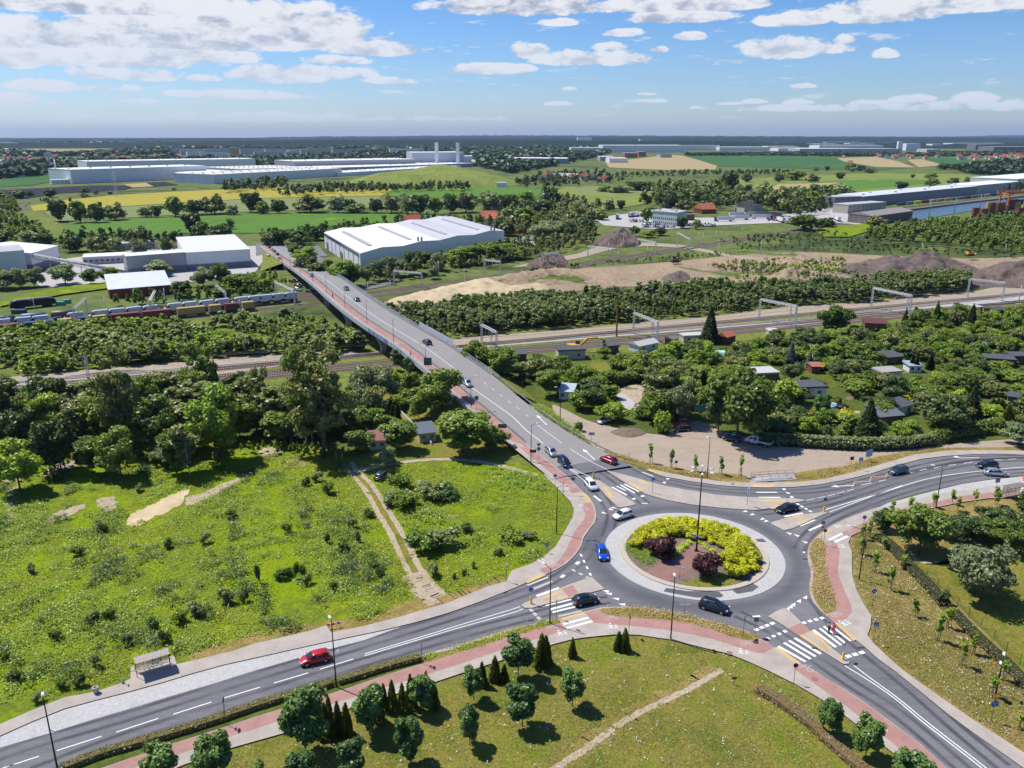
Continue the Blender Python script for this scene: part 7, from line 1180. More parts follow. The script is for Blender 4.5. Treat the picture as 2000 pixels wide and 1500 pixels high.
# -- people
def person(px,face,label,top,legs,skin=(.55,.33,.24),hair=(.03,.02,.015),dress=False,zz=None,bare=False,sc=1.0,stride=.22):
 p=zz(*px)if zz else G(*px,.11);e=tag(empty('person',p,face,sc),label,'person')
 J=[((0,0,.95),.145),((0,0,1.18),.125),((0,0,1.38),.15),((0,0,1.48),.07),((.01,0,1.56),.06),((.01,0,1.66),.095),((.01,0,1.745),.075),((0,.10,.90),.105),((stride*.5,.10,.50),.065),((stride*.9,.10,.09),.045),((stride*.9+.16,.10,.04),.035),((0,-.10,.90),.105),((-stride*.3,-.10,.50),.065),((-stride*.9,-.10,.10),.045),((-stride*.9+.15,-.10,.045),.035),((0,.18,1.40),.06),((-.05,.25,1.13),.042),((.06,.27,.90),.032),((.08,.27,.81),.035),((0,-.18,1.40),.06),((.05,-.25,1.13),.042),((.16,-.26,.92),.032),((.19,-.26,.84),.035)]
 E=[(0,1),(1,2),(2,3),(3,4),(4,5),(5,6),(0,7),(7,8),(8,9),(9,10),(0,11),(11,12),(12,13),(13,14),(2,15),(15,16),(16,17),(17,18),(2,19),(19,20),(20,21),(21,22)]
 base=18
 for hb,s in((18,1),(22,-1)):
  c=J[hb][0]
  for k in range(5):
   L_=(.07,.085,.09,.082,.065)[k];off=(-.03+.017*k)if k else-.045
   J.append(((c[0]+off,c[1]+(0 if k else-s*.02),c[2]-L_*.5),.010));J.append(((c[0]+off+.01,c[1]-s*.012,c[2]-L_*(1 if k else .8)),.008));n_=len(J);E+=[(hb,n_-2),(n_-2,n_-1)]
 me=bpy.data.meshes.new('body');me.from_pydata([j[0]for j in J],E,[]);o=obj('body',me,e);sk=o.modifiers.new('skin','SKIN');sd=o.modifiers.new('sub','SUBSURF');sd.levels=sd.render_levels=1
 for v,j in zip(me.skin_vertices[0].data,J):v.radius=(j[1],j[1])
 me.skin_vertices[0].data[0].use_root=True;me.materials.append(mat('skin',skin,.6))
 if not bare:MB().lathe((0,0,0),[(.155,.93),(.15,1.05),(.14,1.2),(.17,1.38),(.12,1.46),(.075,1.49)],14).build('shirt',top,e)
 else:MB().lathe((0,0,0),[(.155,.93),(.15,1.02),(.14,1.1),(.145,1.22)],14).build('shirt',top,e)
 if not bare:
  for s in(-1,1):MB().path([(0,s*.15,1.42),(0,s*.23,1.3),(-.03*s,s*.255,1.18)],[.075,.068,.055],8).build('sleeve',top,e)
 if dress:MB().lathe((0,0,0),[(.26,.62),(.2,.8),(.16,.98)],14).build('skirt',top,e)
 else:
  for s,k in((1,1),(-1,-1)):MB().path([(0,s*.09,.98),(stride*.45*(1 if k>0 else-.6),s*.10,.50),(stride*.88*k,s*.10,.13)],[.125,.085,.07],9).build('trouser_leg',legs,e)
 for s,k in((1,1),(-1,-1)):MB().box((stride*.9*k+.07,s*.10,.05),(.27,.1,.1),0,.8).build('shoe',black if not dress else whitem,e)
 hb_=MB();hb_.lathe((-.02,0,1.70),[(.105,-.09),(.112,-.02),(.10,.05),(.06,.095),(0,.11)],12);hb_.build('hair',mat('hair_%d'%int(hair[0]*100),hair,.8),e)
 MB().tube((.09,0,1.66),(.125,0,1.64),.014,.02,5).build('nose',mat('skin',skin),e);
 for s in(-1,1):MB().box((.10,s*.035,1.69),(.01,.022,.012)).build('eye',black,e);MB().box((0,s*.098,1.66),(.04,.02,.06)).build('ear',mat('skin',skin),e)
 MB().box((.098,0,1.60),(.01,.045,.01)).build('mouth',mat('lips',(.35,.12,.10),.6),e)
 return e
darkcl=mat('dark_clothes',(.012,.012,.015),.9)
pe=person((1618,1236),.7,'person in black trousers with bare orange-tanned shoulders walking on the zebra crossing',darkcl,darkcl,skin=(.62,.34,.20),bare=True)
mat('skin_b',(.6,.38,.3),.6);person((1627,1238),.7,'person in a bright pink dress walking beside the one in black',mat('pink',(.80,.03,.16),.8),darkcl,dress=True)
person((650,582),1.9,'dark dressed person walking on the red bridge path',darkcl,darkcl,zz=lambda a,b_:GB(a,b_,.25));person((802,697),-1.2,'person in a yellow vest standing on the bridge walkway near the ramp',mat('hivis',(.70,.72,.02),.8),mat('trouser_olive',(.10,.09,.05),.9),zz=lambda a,b_:GB(a,b_,.25))
# -- railway equipment
lat=mat('mast_paint',(.62,.63,.64),.6,.2)
def lattice(mb,a,b,w_=.35,n=8,r=.045):
 """four chords with zigzag bracing"""
 a,b=Vector(a),Vector(b);d=(b-a).normalized();u=d.orthogonal().normalized();v=d.cross(u);cs=[(u*i+v*j)*w_/2 for i,j in((-1,-1),(1,-1),(1,1),(-1,1))]
 for c in cs:mb.tube(a+c,b+c,r,n=4,caps=False)
 for k in range(n):
  p,q=a.lerp(b,k/n),a.lerp(b,(k+1)/n)
  for i in range(4):mb.tube(p+cs[i],q+cs[(i+1)%4],r*.6,n=3,caps=False)
 return mb
def gantry(ba,ta,bb,tb,label,group='catenary portals over the tracks',mid=None,hang=3):
 A,B=G(*ba,.1),G(*bb,.1);hA=hgt(A,ta[1]);hB=hgt(B,tb[1]);h=max(min((hA+hB)/2,10.5),6.5);o0=A.copy();q=B-A;q.z=0;e=tag(empty('catenary_portal',(o0.x,o0.y,0)),label,'catenary portal',group)
 for c in((0,0,0),q):MB_=MB();lattice(MB_,Vector(c),Vector(c)+Vector((0,0,h)),.5,8,.085).build('mast',lat,e)
 lattice(MB(),(0,0,h-.35),(q.x,q.y,h-.35),.65,max(int(q.length/1.2),4),.085).build('beam',lat,e)
 for k in range(hang):c=q*((k+1)/(hang+1));MB().tube((c.x,c.y,h-.6),(c.x,c.y,h-2.6),.07,n=5).build('hanger',lat,e)
 if mid:c=q*mid;lattice(MB(),(c.x+.8,c.y-.8,0),(c.x+.8,c.y-.8,h*.98),.4,7,.05).build('inner_mast',lat,e)
 return e,o0,q,h
GS=[gantry((1701,602),(1707,560),(1775,619),(1783,577),'catenary portal over the grey siding, third from the right edge',mid=.85),gantry((1482,625),(1488,580),(1552,640),(1557,600),'catenary portal left of the big round tree by the siding',mid=.78),gantry((1237,652),(1241,610),(1283,672),(1285,627),'catenary portal right of the rusty column',mid=.7),gantry((941,668),(941,635),(970,684),(971,657),'catenary portal close to the right side of the bridge',mid=.5),gantry((1889,580),(1896,540),(1957,588),(1964,555),'catenary portal over the siding near the right edge')]
for i,a in enumerate([((770,557),(771,524),(824,562),(824,536)),((946,536),(947,505),(977,540),(978,511)),((1059,520),(1060,492),(1090,520),(1090,495)),((1148,504),(1149,479),(1195,510),(1195,486)),((1244,490),(1244,467),(1280,497),(1281,472)),((1322,482),(1322,459),(1347,497),(1347,461)),((539,577),(537,549),(576,595),(574,570)),((425,585),(425,557),(443,600),(442,587)),((306,596),(306,567),(296,618),(295,597)),((171,612),(171,582),(148,634),(145,610))]):
 gantry(*a,['catenary portal nearest the white warehouse','catenary portal behind the sand heaps','catenary portal beside the dark spoil heap','catenary portal in the green scrub past the spoil heap','catenary portal beside the far haul road','farthest catenary portal in the open scrub','catenary portal just left of the bridge','catenary portal over the end of the van train','catenary portal in front of the brick shed','catenary portal over the tank wagons'][i],'catenary portals over the northern tracks')
def mast(b,top,label,group,lean=False,latt=False):
 p=G(*b,.1);h=max(min(hgt(p,top),12),5);e=tag(empty('catenary_mast',p),label,'catenary mast',group)
 if latt:lattice(MB(),(0,0,0),(0,0,h),.5,10,.05).build('mast',lat,e)
 else:MB().tube((0,0,0),(0,0,h),.16,.12,6).build('mast',lat,e)
 MB().path([(0,0,h*.86),(-1.6,-1.2,h*.92)],.05,4).build('bracket',lat,e);MB().path([(0,0,h*.70),(-1.6,-1.2,h*.92)],.04,4).build('bracket',lat,e)
for x,y,t in((1054,525,505),(1131,515,497),(1207,510,492),(1264,501,482),(1272,502,483),(1340,492,479),(1364,476,455),(1372,477,455),(1398,471,451),(1408,466,451),(1449,464,445),(1403,495,476),(1485,497,470),(1567,492,473),(1658,496,474),(1799,497,475),(1962,499,477),(848,545,518),(857,543,510),(763,578,548),(719,580,553),(907,553,525),(1188,492,475),(1213,492,474),(1217,487,464),(1238,475,452)):mast((x,y),t,'slim grey catenary mast along the northern tracks','catenary masts along the northern tracks')
mast((174,746),690,'grey lattice mast beside the dark spoil patch on the left',None,latt=True);mast((1990,588),558,'catenary mast at the right edge beside the siding',None);mast((664,682),665,'thin mast under the bridge in front of the tracks',None);mast((68,605),588,'grey mast beside the black locomotive',None);mast((208,612),580,'grey mast behind the vans',None);mast((325,606),563,'tall grey mast beside the brick shed',None);mast((20,645),622,'mast at the left end of the train',None);mast((470,610),585,'mast in front of the vans near the bridge',None)
p=G(1204,657,.1);h=hgt(p,588);e=tag(empty('steel_column',p),'tall rusty orange steel column with a cross bar beside the tracks','steel column');rust=mat('rust',(.32,.15,.035),.8,.2,var=.15);MB().box((0,0,h/2),(.55,.55,h)).build('shaft',rust,e);MB().box((0,0,h-.2),(2.6,.5,.35)).build('cross_bar',mat('rust_dark',(.2,.09,.03),.8),e)
e=tag(empty('overhead_wires',(0,0,0)),'overhead contact wires strung between the portals of the southern line','overhead wires');wirem=mat('wire',(.16,.17,.17),.6)
for k in(.3,.55,.8):
 pts=[]
 for(_,o0,q,h)in(GS[3],GS[2],GS[1],GS[0],GS[4]):pts.append(Vector((o0.x+q.x*k,o0.y+q.y*k,h-2.4)))
 d=(pts[0]-pts[1]);pts=[pts[0]+d*3]+pts
 MB().path(pts,.045,3).build('wire',wirem,e)
def van_tpl():
 m=PC['vwhite'];mb=MB();y=1.0;prof=[(-2.9,.45),(2.75,.4),(2.9,.9),(2.2,1.25),(1.55,2.15),(1.1,2.5),(-2.85,2.55)]
 n=len(prof);vs=[]
 for s,k in((-1,1),(-1,.9),(1,.9),(1,1)):pass
 mb.add([(x,-y*(.88 if z>2.3 else 1),z)for x,z in prof]+[(x,y*(.88 if z>2.3 else 1),z)for x,z in prof],[tuple(range(n))[::-1],tuple(range(n,2*n))]+[(i,(i+1)%n,(i+1)%n+n,i+n)for i in range(n)])
 P_={'body':mb.mesh('body',m),'windscreen':MB().quad((2.23,-.86,1.28),(2.23,.86,1.28),(1.62,.8,2.1),(1.62,-.8,2.1)).mesh('windscreen',glass)}
 sw=[]
 for s in(-1,1):q=[(1.0,s*1.005,1.3),(1.95,s*1.005,1.3),(1.5,s*1.0,1.95),(1.0,s*1.0,1.95)];sw.append(MB().quad(*(q if s<0 else q[::-1])).mesh('side_window',glass))
 P_['side_window']=sw;P_['bumper']=MB().box((2.85,0,.5),(.2,1.9,.3)).mesh('bumper',black);P_['wheel']=[MB().tube((x,s*.8,.35),(x,s*1.02,.35),.35,n=12).mesh('wheel',rubber)for x in(1.9,-1.8)for s in(-1,1)];return P_
VT=van_tpl()
def van(loc,ang,label,group,body=None,sc=1.0):
 e=tag(empty('panel_van',loc,ang,sc),label,'van',group)
 for k,v in VT.items():
  for m_ in(v if isinstance(v,list)else[v]):obj(k,m_,e)
 return e
ta,tb=G(0,646),G(640,583);td=(tb-ta).normalized();tang=atan2(td.y,td.x)
def on_track(x,pa,pb):
 """point of a straight track that appears at picture column x"""
 a,b=G(*pa),G(*pb);lo,hi=-1.0,2.0
 for _ in range(40):
  m_=(lo+hi)/2;q=a.lerp(b,m_);px=1000+F*q.x/(q.y*cos(P)+H*sin(P))
  if px<x:lo=m_
  else:hi=m_
 return a.lerp(b,lo)
T1,T2,T3=((0,655),(640,592)),((0,646),(640,583)),((0,638),(640,577))
for i,x in enumerate((3,43,77,145,194,226,259,292,339,368,401,432,469,495,517,541,565)):q=on_track(x,*T2);van((q.x,q.y,1.25),tang+pi,'new white panel van chained on the flat wagons of the transporter train','white vans on the transporter train',sc=1.18)
q=on_track(112,*T2);e=car((0,1000),(10,1000),'mpv','black','dark estate car among the white vans on the train');e.location=(q.x,q.y,1.25);e.rotation_euler=(0,0,tang+pi);e.scale=(1.15,1.15,1.15)
wagm=mat('wagon_dark',(.05,.05,.055),.8)
FL={}
def flat_wagon(x0,x1,tr,label,group):
 a,b=on_track(x0,*tr),on_track(x1,*tr);L=(b-a).length;c=(a+b)/2;e=tag(empty('flat_wagon',(c.x,c.y,.3),tang),label,'railway wagon',group);MB().box((0,0,.75),(L-.6,2.6,.3)).build('frame',wagm,e)
 for s in(-1,1):bg=MB().box((s*(L/2-2.2),0,.45),(2.4,2.0,.35)).build('bogie',wagm,e);[MB().tube((s*(L/2-2.2)+k,-.9,.42),(s*(L/2-2.2)+k,.9,.42),.42,n=12).build('wheelset',dr,bg)for k in(-.8,.8)]
 return e,c,L
for i,(a,b)in enumerate(((-30,25),(27,93),(97,160),(163,242),(244,310),(322,384),(386,450),(452,530),(531,582))):flat_wagon(a,b,T2,'flat wagon carrying vans of the transporter train','flat wagons under the vans')
CC=dict(red=mat('box_red',(.20,.05,.045),.6,var=.12),blue=mat('box_blue',(.035,.07,.15),.6,var=.12),yellow=mat('box_yellow',(.46,.30,.11),.6,var=.12),brown=mat('box_brown',(.22,.07,.05),.6,var=.12),green=mat('box_green',(.08,.30,.22),.6,var=.1),magenta=mat('box_magenta',(.55,.01,.22),.5),grey=mat('box_grey',(.20,.21,.22),.7),tan=mat('box_tan',(.45,.34,.20),.7),lime=mat('box_lime',(.55,.60,.05),.6))
BX={}
def box_mesh(L,col,h=2.6,w_=2.44):
 k=(round(L),col,h)
 if k in BX:return BX[k]
 mb=MB();n=int(L/.3);vs=[]
 for s in(-1,1):
  top=[];
  for i in range(n+1):x=-L/2+L*i/n;y=s*(w_/2-(.05 if i%2 else 0));vs+=[(x,y,.1),(x,y,h-.1)]
 m=n+1;fs=[]
 for sidx in(0,1):
  b=sidx*m*2
  for i in range(n):f=(b+2*i,b+2*i+2,b+2*i+3,b+2*i+1);fs.append(f if sidx==0 else f[::-1])
 mb.add(vs,fs);mb.box((0,0,h-.06),(L,w_,.12));mb.box((0,0,.06),(L,w_,.12));mb.box((-L/2+.06,0,h/2),(.12,w_-.02,h-.26));mb.box((L/2-.06,0,h/2),(.12,w_-.02,h-.26));BX[k]=mb.mesh('container',CC[col]);return BX[k]
for x0,x1,co in((-30,42,'red'),(47,111,'blue'),(112,145,'yellow'),(151,180,'blue'),(181,212,'yellow'),(217,276,'red'),(278,338,'red'),(345,404,'yellow'),(406,436,'yellow'),(438,466,'red'),(470,500,'yellow')):
 w_,c,L=flat_wagon(x0,x1,T1,'container wagon of the near freight train','container wagons on the near track');tag(obj('shipping_container',box_mesh(L-1.0,co),None,(c.x,c.y,1.25),tang),'%s container on the near freight train, between columns of scrub'%co,'shipping container','containers on the near freight train')
for x0,x1,lb in((-28,36,'dark green tank wagon cut by the left edge'),(38,96,'blue-grey tank wagon behind two white vans'),(98,152,'brown tank wagon ending under the portal')):
 a,b=on_track(x0,*T3),on_track(x1,*T3);L=(b-a).length;c=(a+b)/2;e=tag(empty('tank_wagon',(c.x,c.y,.3),tang),lb,'tank wagon');MB().lathe((0,0,0),[(0,-L/2+.5),(.9,-L/2+.6),(1.42,-L/2+1.1),(1.45,L/2-1.1),(.9,L/2-.6),(0,L/2-.5)],20).build('tank',mat('tank_'+lb[:5].strip(),{'d':(.09,.13,.11),'b':(.11,.15,.19)}[lb[0]]if 'brown' not in lb else(.13,.11,.09),.5,.3),e)
 t=e.children[0];t.rotation_euler=(0,pi/2,0);t.location=(0,0,2.35);MB().box((0,0,.85),(L-.5,2.2,.25)).build('frame',wagm,e);[MB().box((s*(L/2-2.2),0,.45),(2.6,2.1,.7)).build('bogie',wagm,e)for s in(-1,1)]
a,b=G(20,606),G(110,596);L=(b-a).length;e=tag(empty('locomotive',(a+b)/2,atan2(b.y-a.y,b.x-a.x)),'black modern locomotive standing in the yard at the far left','locomotive');lm=mat('loco_black',(.018,.018,.024),.3,.2)
MB().add([(x,y,z)for x,z in((-L/2,.9),(-L/2-.1,1.8),(-L/2+.9,3.5),(L/2-.9,3.5),(L/2+.1,1.8),(L/2,.9))for y in(-1.45,1.45)],[(0,1,3,2),(2,3,5,4),(4,5,7,6),(6,7,9,8),(8,9,11,10),(10,11,1,0),(0,2,4,6,8,10),(11,9,7,5,3,1)]).build('body',lm,e);MB().box((0,0,3.75),(L*.8,2.0,.5),0,.85).build('roof_equipment',mat('loco_grey',(.20,.20,.22),.5),e)
for s in(-1,1):MB().box((s*L*.3,0,.6),(3.6,2.4,.8)).build('bogie',wagm,e);MB().box((s*(L/2-.35),0,2.7),(.5,2.2,.6)).build('cab_window',glass,e)
for x,y,co,s in((38,612,'blue',5),(119,596,'green',3),(130,592,'green',3)):p=G(x,y);tag(obj('skip_container',box_mesh(s,co,1.6),None,p,.1),['blue open container in front of the locomotive','left small teal container beside the locomotive','right small teal container beside the locomotive'][(38,119,130).index(x)],'container')
# -- buildings
clad=mat('cladding_white',(.74,.74,.74),.6,.1,var=.05,vs=.2);cladg=mat('cladding_grey',(.38,.385,.39),.6,.1,var=.05,vs=.2);cladd=mat('cladding_dark',(.17,.165,.18),.7,var=.1,vs=.2);roofw=mat('roof_white',(.70,.70,.69),.8,var=.05,vs=.05);roofg=mat('roof_grey',(.42,.42,.42),.8,var=.06,vs=.1);plinth=mat('plinth',(.22,.23,.24),.9);wing=mat('window_glass',(.05,.07,.09),.15,0,.7);brk=mat('brick_red',(.20,.055,.04),.9,var=.2,vs=1);rend=mat('render_pale',(.50,.50,.48),.9,var=.06);tile=mat('roof_tile',(.42,.13,.07),.9,var=.15,vs=.5);tiled=mat('roof_dark',(.10,.09,.09),.9,var=.15,vs=.5);brownw=mat('shed_brown',(.16,.13,.115),.8,var=.12,vs=.4)
def bld(name,label,A,B,depth,h,wm_=clad,rm=roofw,roof='flat',rise=1.5,rows=0,cols=0,group=None,cat='building',base=None,z=0,right=None,ww=1.4,wh=1.3,doors=0,ridge_along=True,zz=None,vents=0):
 """footprint: front base pixels A -> B, then either a depth in metres or a third pixel corner behind B"""
 a,b=G(*A),G(*B);u=(b-a);L=u.length;u.normalize();ang=atan2(u.y,u.x)
 if right:c=G(*right);w3=c-b;depth=w3.length;v=w3.normalized()
 else:v=Vector((-u.y,u.x,0))
 e=tag(empty(name,(a.x,a.y,z),0),label,cat,group)
 def T(s,t,zz_):q=u*s+v*t;return(q.x,q.y,zz_)
 def slab(s0,s1,t0,t1,z0,z1,nm,m,par=e):vs=[T(s,t,zz_)for zz_ in(z0,z1)for s,t in((s0,t0),(s1,t0),(s1,t1),(s0,t1))];return MB().add(vs,[(3,2,1,0),(4,5,6,7),(0,1,5,4),(1,2,6,5),(2,3,7,6),(3,0,4,7)]).build(nm,m,par)
 slab(0,L,0,depth,0,h,'wall',wm_)
 if base:slab(-.06,L+.06,-.06,depth+.06,0,base,'plinth',plinth)
 ov=.35;rp=None
 if roof=='flat':rp=slab(-.25,L+.25,-.25,depth+.25,h+.003,h+.45,'roof',rm)
 elif roof=='shed':vs=[T(s,t,zz_)for s,t,zz_ in((-ov,-ov,h+.02),(L+ov,-ov,h+.02),(L+ov,depth+ov,h+rise),(-ov,depth+ov,h+rise),(-ov,-ov,h-.15),(L+ov,-ov,h-.15),(L+ov,depth+ov,h),(-ov,depth+ov,h))];rp=MB().add(vs,[(0,1,2,3),(4,5,1,0),(5,6,2,1),(6,7,3,2),(7,4,0,3)]).build('roof',rm,e)
 else:
  if ridge_along:q=[(-ov,-ov,h),(L+ov,-ov,h),(L+ov,depth+ov,h),(-ov,depth+ov,h),(-ov,depth/2,h+rise),(L+ov,depth/2,h+rise)];fs=[(0,1,5,4),(2,3,4,5),(0,4,3),(1,2,5),(3,2,1,0)]
  else:q=[(-ov,-ov,h),(L+ov,-ov,h),(L+ov,depth+ov,h),(-ov,depth+ov,h),(L/2,-ov,h+rise),(L/2,depth+ov,h+rise)];fs=[(1,2,5,4),(3,0,4,5),(0,1,4),(2,3,5),(3,2,1,0)]
  rp=MB().add([T(s,t,zz_+.004)for s,t,zz_ in q],fs).build('roof',rm,e)
 for r_ in range(rows):
  zc=h*(r_+.55)/rows
  for c_ in range(cols):
   s=L*(c_+.5)/cols;w_=min(ww,L/cols*.75);slab(s-w_/2,s+w_/2,-.03,.02,zc-wh/2,zc+wh/2,'window',wing)
  if depth>6 and cols:
   for c_ in range(max(int(depth/(L/cols)),1)):
    n_=max(int(depth/(L/cols)),1);t=depth*(c_+.5)/n_;slab(L-.02,L+.03,t-ww/2,t+ww/2,zc-wh/2,zc+wh/2,'window',wing);
    if rows*cols+c_>60:break
 for d_ in range(doors):s=L*(d_+.5)/doors;slab(s-2,s+2,-.05,.02,0,min(4,h*.7),'gate',cladd)
 for k in range(vents):s=L*(k+.5)/vents;slab(s-1,s+1,depth*(.3+.4*(k%2))-1,depth*(.3+.4*(k%2))+1,h+.45,h+1.6,'roof_vent',steel,rp)
 return e,T,L,depth
a,b,c=G(705,531),G(635,484),G(985,480);e=tag(empty('warehouse',(a.x,a.y,0)),'large white warehouse with a low multi-ridged roof beside the far end of the bridge','warehouse');u=c-a;v=b-a;hw_=9.6;L=u.length;Dp=v.length
def TT(s,t,z):q=u*s+v*t;return(q.x,q.y,z)
ww_=MB();Rn=[0,.125,.25,.375,.5,.625,.75,.875,1.0];rz_=[0,1.5,.4,1.5,.4,1.5,.4,1.5,0];
pr=[(0,0)]+[(s,hw_+z)for s,z in zip(Rn,rz_)]+[(1,0)];n=len(pr)
ww_.add([TT(s,0,z)for s,z in pr]+[TT(s,1,z)for s,z in pr],[tuple(range(n))[::-1],tuple(range(n,2*n)),(0,n,n+1,1),(n-2,2*n-2,2*n-1,n-1)]);ww_.build('wall',clad,e)
for i in range(8):
 m_=roofw if i<4 else mat('roof_pale_grey',(.48,.48,.50),.8,var=.05,vs=.1);s0,s1,z0,z1=Rn[i],Rn[i+1],rz_[i],rz_[i+1]
 rp=MB().add([TT(s0,-.005,hw_+z0+.1),TT(s1,-.005,hw_+z1+.1),TT(s1,1.005,hw_+z1+.1),TT(s0,1.005,hw_+z0+.1)],[(0,1,2,3)]).build('roof',m_,e)
 if i%2==0:sm_=(s0+s1)/2+.03;MB().add([TT(sm_-.012,.12,hw_+1.5),TT(sm_+.012,.12,hw_+1.6),TT(sm_+.012,.85,hw_+1.6),TT(sm_-.012,.85,hw_+1.5)],[(0,1,2,3)]).build('skylight',cladg,rp)
for k in range(8):q0,q1=TT(-.0005,.04+k*.12,0),TT(-.0005,.04+k*.12+.012,0);MB().add([(q0[0]-.1,q0[1],.0),(q1[0]-.1,q1[1],.0),(q1[0]-.1,q1[1],9.2),(q0[0]-.1,q0[1],9.2)],[(3,2,1,0)]).build('downpipe',cladg,e)
q0,q1=TT(-.002,.02,0),TT(-.002,.98,0);MB().add([(q0[0]-.15,q0[1],8.0),(q1[0]-.15,q1[1],8.0),(q1[0]-.15,q1[1],9.3),(q0[0]-.15,q0[1],9.3)],[(3,2,1,0)]).build('window_band',wing,e)
for t in(.45,.88):q0,q1=TT(-.002,t,0),TT(-.002,t+.05,0);MB().add([(q0[0]-.15,q0[1],0),(q1[0]-.15,q1[1],0),(q1[0]-.15,q1[1],4.5),(q0[0]-.15,q0[1],4.5)],[(3,2,1,0)]).build('gate',cladd,e)
for t in(.36,.9):q=TT(t,.02,hw_+1.2);[MB().tube((q[0]+d_,q[1],q[2]),(q[0]+d_,q[1],q[2]+2.6),.5,n=10).build('chimney',cladd,e)for d_ in(0,2)]
bld('industrial_hall','right part of the grey hall with a big pale roof left of the bridge',(366,529),(491,521),66,9.6,clad,mat('roof_pale',(.60,.60,.58),.8,var=.05),'shed',1.0,base=3.2);bld('industrial_hall','long low wing of the grey hall with a dark plinth',(251,539),(365,529.5),10,10,cladg,roofw,'gable',1.0,base=3.5)
bld('office_building','low white office with dark windows between the halls',(163,518),(248,513.5),14,4.0,rend,roofw,rows=1,cols=8,ww=1.8);bld('industrial_hall','white hall cut by the left edge',(-70,548),(55,536),26,12.5,mat('cladding_green',(.50,.56,.56),.6),roofg,'gable',1.5);bld('industrial_hall','white gabled hall behind the conveyor',(66,532),(118,515),48,10,clad,roofw,'gable',2.5,base=4)
bld('brick_shed','long brown brick shed with a pale sheet metal roof near the transporter train',(215,584),(335,574),22,4.2,brk,mat('roof_sheet',(.58,.62,.66),.5,.2,var=.06,vs=.3),'shed',3.4)
p0_,p1_=G(52,530)+Vector((0,0,9)),G(252,538)+Vector((0,0,1));e=tag(empty('conveyor_gallery',(p0_.x,p0_.y,0)),'sloping grey conveyor gallery running down between the left halls','conveyor');q=p1_-p0_;lattice(MB(),(0,0,9),(q.x,q.y,1),2.0,14,.12).build('gallery',steel,e);MB().tube((0,0,9.4),(q.x,q.y,1.4),1.0,n=4).build('cover',cladg,e)
for k in(.25,.55):MB().tube((q.x*k,q.y*k,0),(q.x*k,q.y*k,9-8*k),.2,n=6).build('support',steel,e)
for i,x in enumerate((305,319,339)):p=G(x,493);MB().tube((0,0,0),(0,0,6),.06,n=5).build('flag_pole',steel,None,p);o=[q for q in C.objects if q.name.startswith('flag_pole')][-1];tag(o,['left one of three banners by the left hall','middle one of three banners by the left hall','right one of three banners by the left hall'][i],'flag');MB().box((.7,0,3.8),(1.3,.04,4)).build('banner',mat('banner_pink',(.62,.32,.34),.8),o)
bld('low_building','long grey outbuilding behind the trees',(237,488),(305,484),10,3.5,rend,roofg,rows=1,cols=6)
bld('office_block','three storey pale green office block beside the lorry park',(1274,438),(1321,443),20,10.5,mat('office_green',(.42,.50,.47),.8),roofg,rows=3,cols=12,right=(1340,438),ww=1.1,wh=1.6,vents=3)
bld('house','brick house with an orange tiled hip roof right of the office block',(1371,418),(1399,417),14,4,brk,tile,'gable',5,rows=1,cols=3);bld('house','brown brick annex beside the office block',(1341,431),(1356,431),12,4.5,brk,tiled,rows=1,cols=2);bld('warehouse','long dark low shed right of the orange roofed house',(1452,414),(1489,413),18,5.5,cladg,tiled)
bld('harbour_shed','very long grey shed along the harbour basin',(1681,405),(1905,381),26,10.5,mat('shed_wall',(.24,.24,.28),.7,var=.05),mat('roof_light',(.58,.60,.64),.6),'shed',1.0,vents=8);bld('harbour_office','dark glazed office at the left end of the long harbour shed',(1628,408),(1680,406),20,11,mat('office_dark',(.16,.17,.20),.6),roofg,rows=3,cols=5,ww=2.4)
bld('harbour_shed','white hall with green glazing right of the long harbour shed',(1906,381),(1988,372),34,11,cladg,roofw,'flat',rows=1,cols=4,ww=3);bld('harbour_shed','white hall at the right edge behind the harbour',(1984,368),(2080,358),60,12,clad,roofw)
bld('storage_shed','dark brown gabled shed beside the harbour basin',(1655,434),(1702,440),30,7,brownw,mat('roof_taupe',(.26,.235,.22),.85),'gable',2.2,right=(1781,428),ridge_along=False,doors=1);bld('office_building','beige two storey building behind the dark brown shed',(1655,418),(1729,412),16,8,mat('beige_wall',(.46,.41,.34),.9),roofg,rows=2,cols=9,ww=1.4)
ground('quay_wall',[(1745,408),(1800,403),(1905,390),(2000,380),(2120,368),(2120,370.5),(2000,382.5),(1905,393),(1800,406),(1760,411)],1.6,mat('quay_stone',(.15,.13,.115),.9,var=.15,vs=.3),M['quay_stone'],z0=.3)
for i in range(27):
 t0=i/27;a=Vector(G(1752,406)).lerp(G(2080,371.5),t0);b=Vector(G(1752,406)).lerp(G(2080,371.5),t0+.034);c=(a+b)/2;L=(b-a).length;tag(obj('freight_wagon',box_mesh(L*.94,['blue','grey','lime','red','tan','tan','tan','grey','grey','brown','grey','grey','tan'][i%13],3.0),None,(c.x,c.y,1.9),atan2(b.y-a.y,b.x-a.x)),'freight wagon in the long train on the quay','freight wagon','freight wagons on the quay')
STK=[(1904,424,'brown',3),(1920,426,'brown',3),(1914,431,'brown',2),(1934,431,'blue',1),(1897,433,'magenta',1),(1930,419,'yellow',4),(1938,419,'brown',4),(1946,419,'yellow',4),(1953,419,'brown',4),(1960,418,'yellow',3),(1972,418,'green',1),(1974,412,'red',4),(1984,412,'yellow',3),(1992,406,'blue',3),(2004,408,'yellow',3),(1986,422,'brown',2),(1996,424,'red',3),(1999,418,'yellow',3)]
for x,y,co,n in STK:
 p=G(x,y)
 for k in range(n):tag(obj('shipping_container',box_mesh(12 if co in('blue','red')else 6.1,co),None,(p.x,p.y,.35+2.62*k),.25),'%s container in the harbour stacks'%co,'shipping container','containers in the harbour stacks')
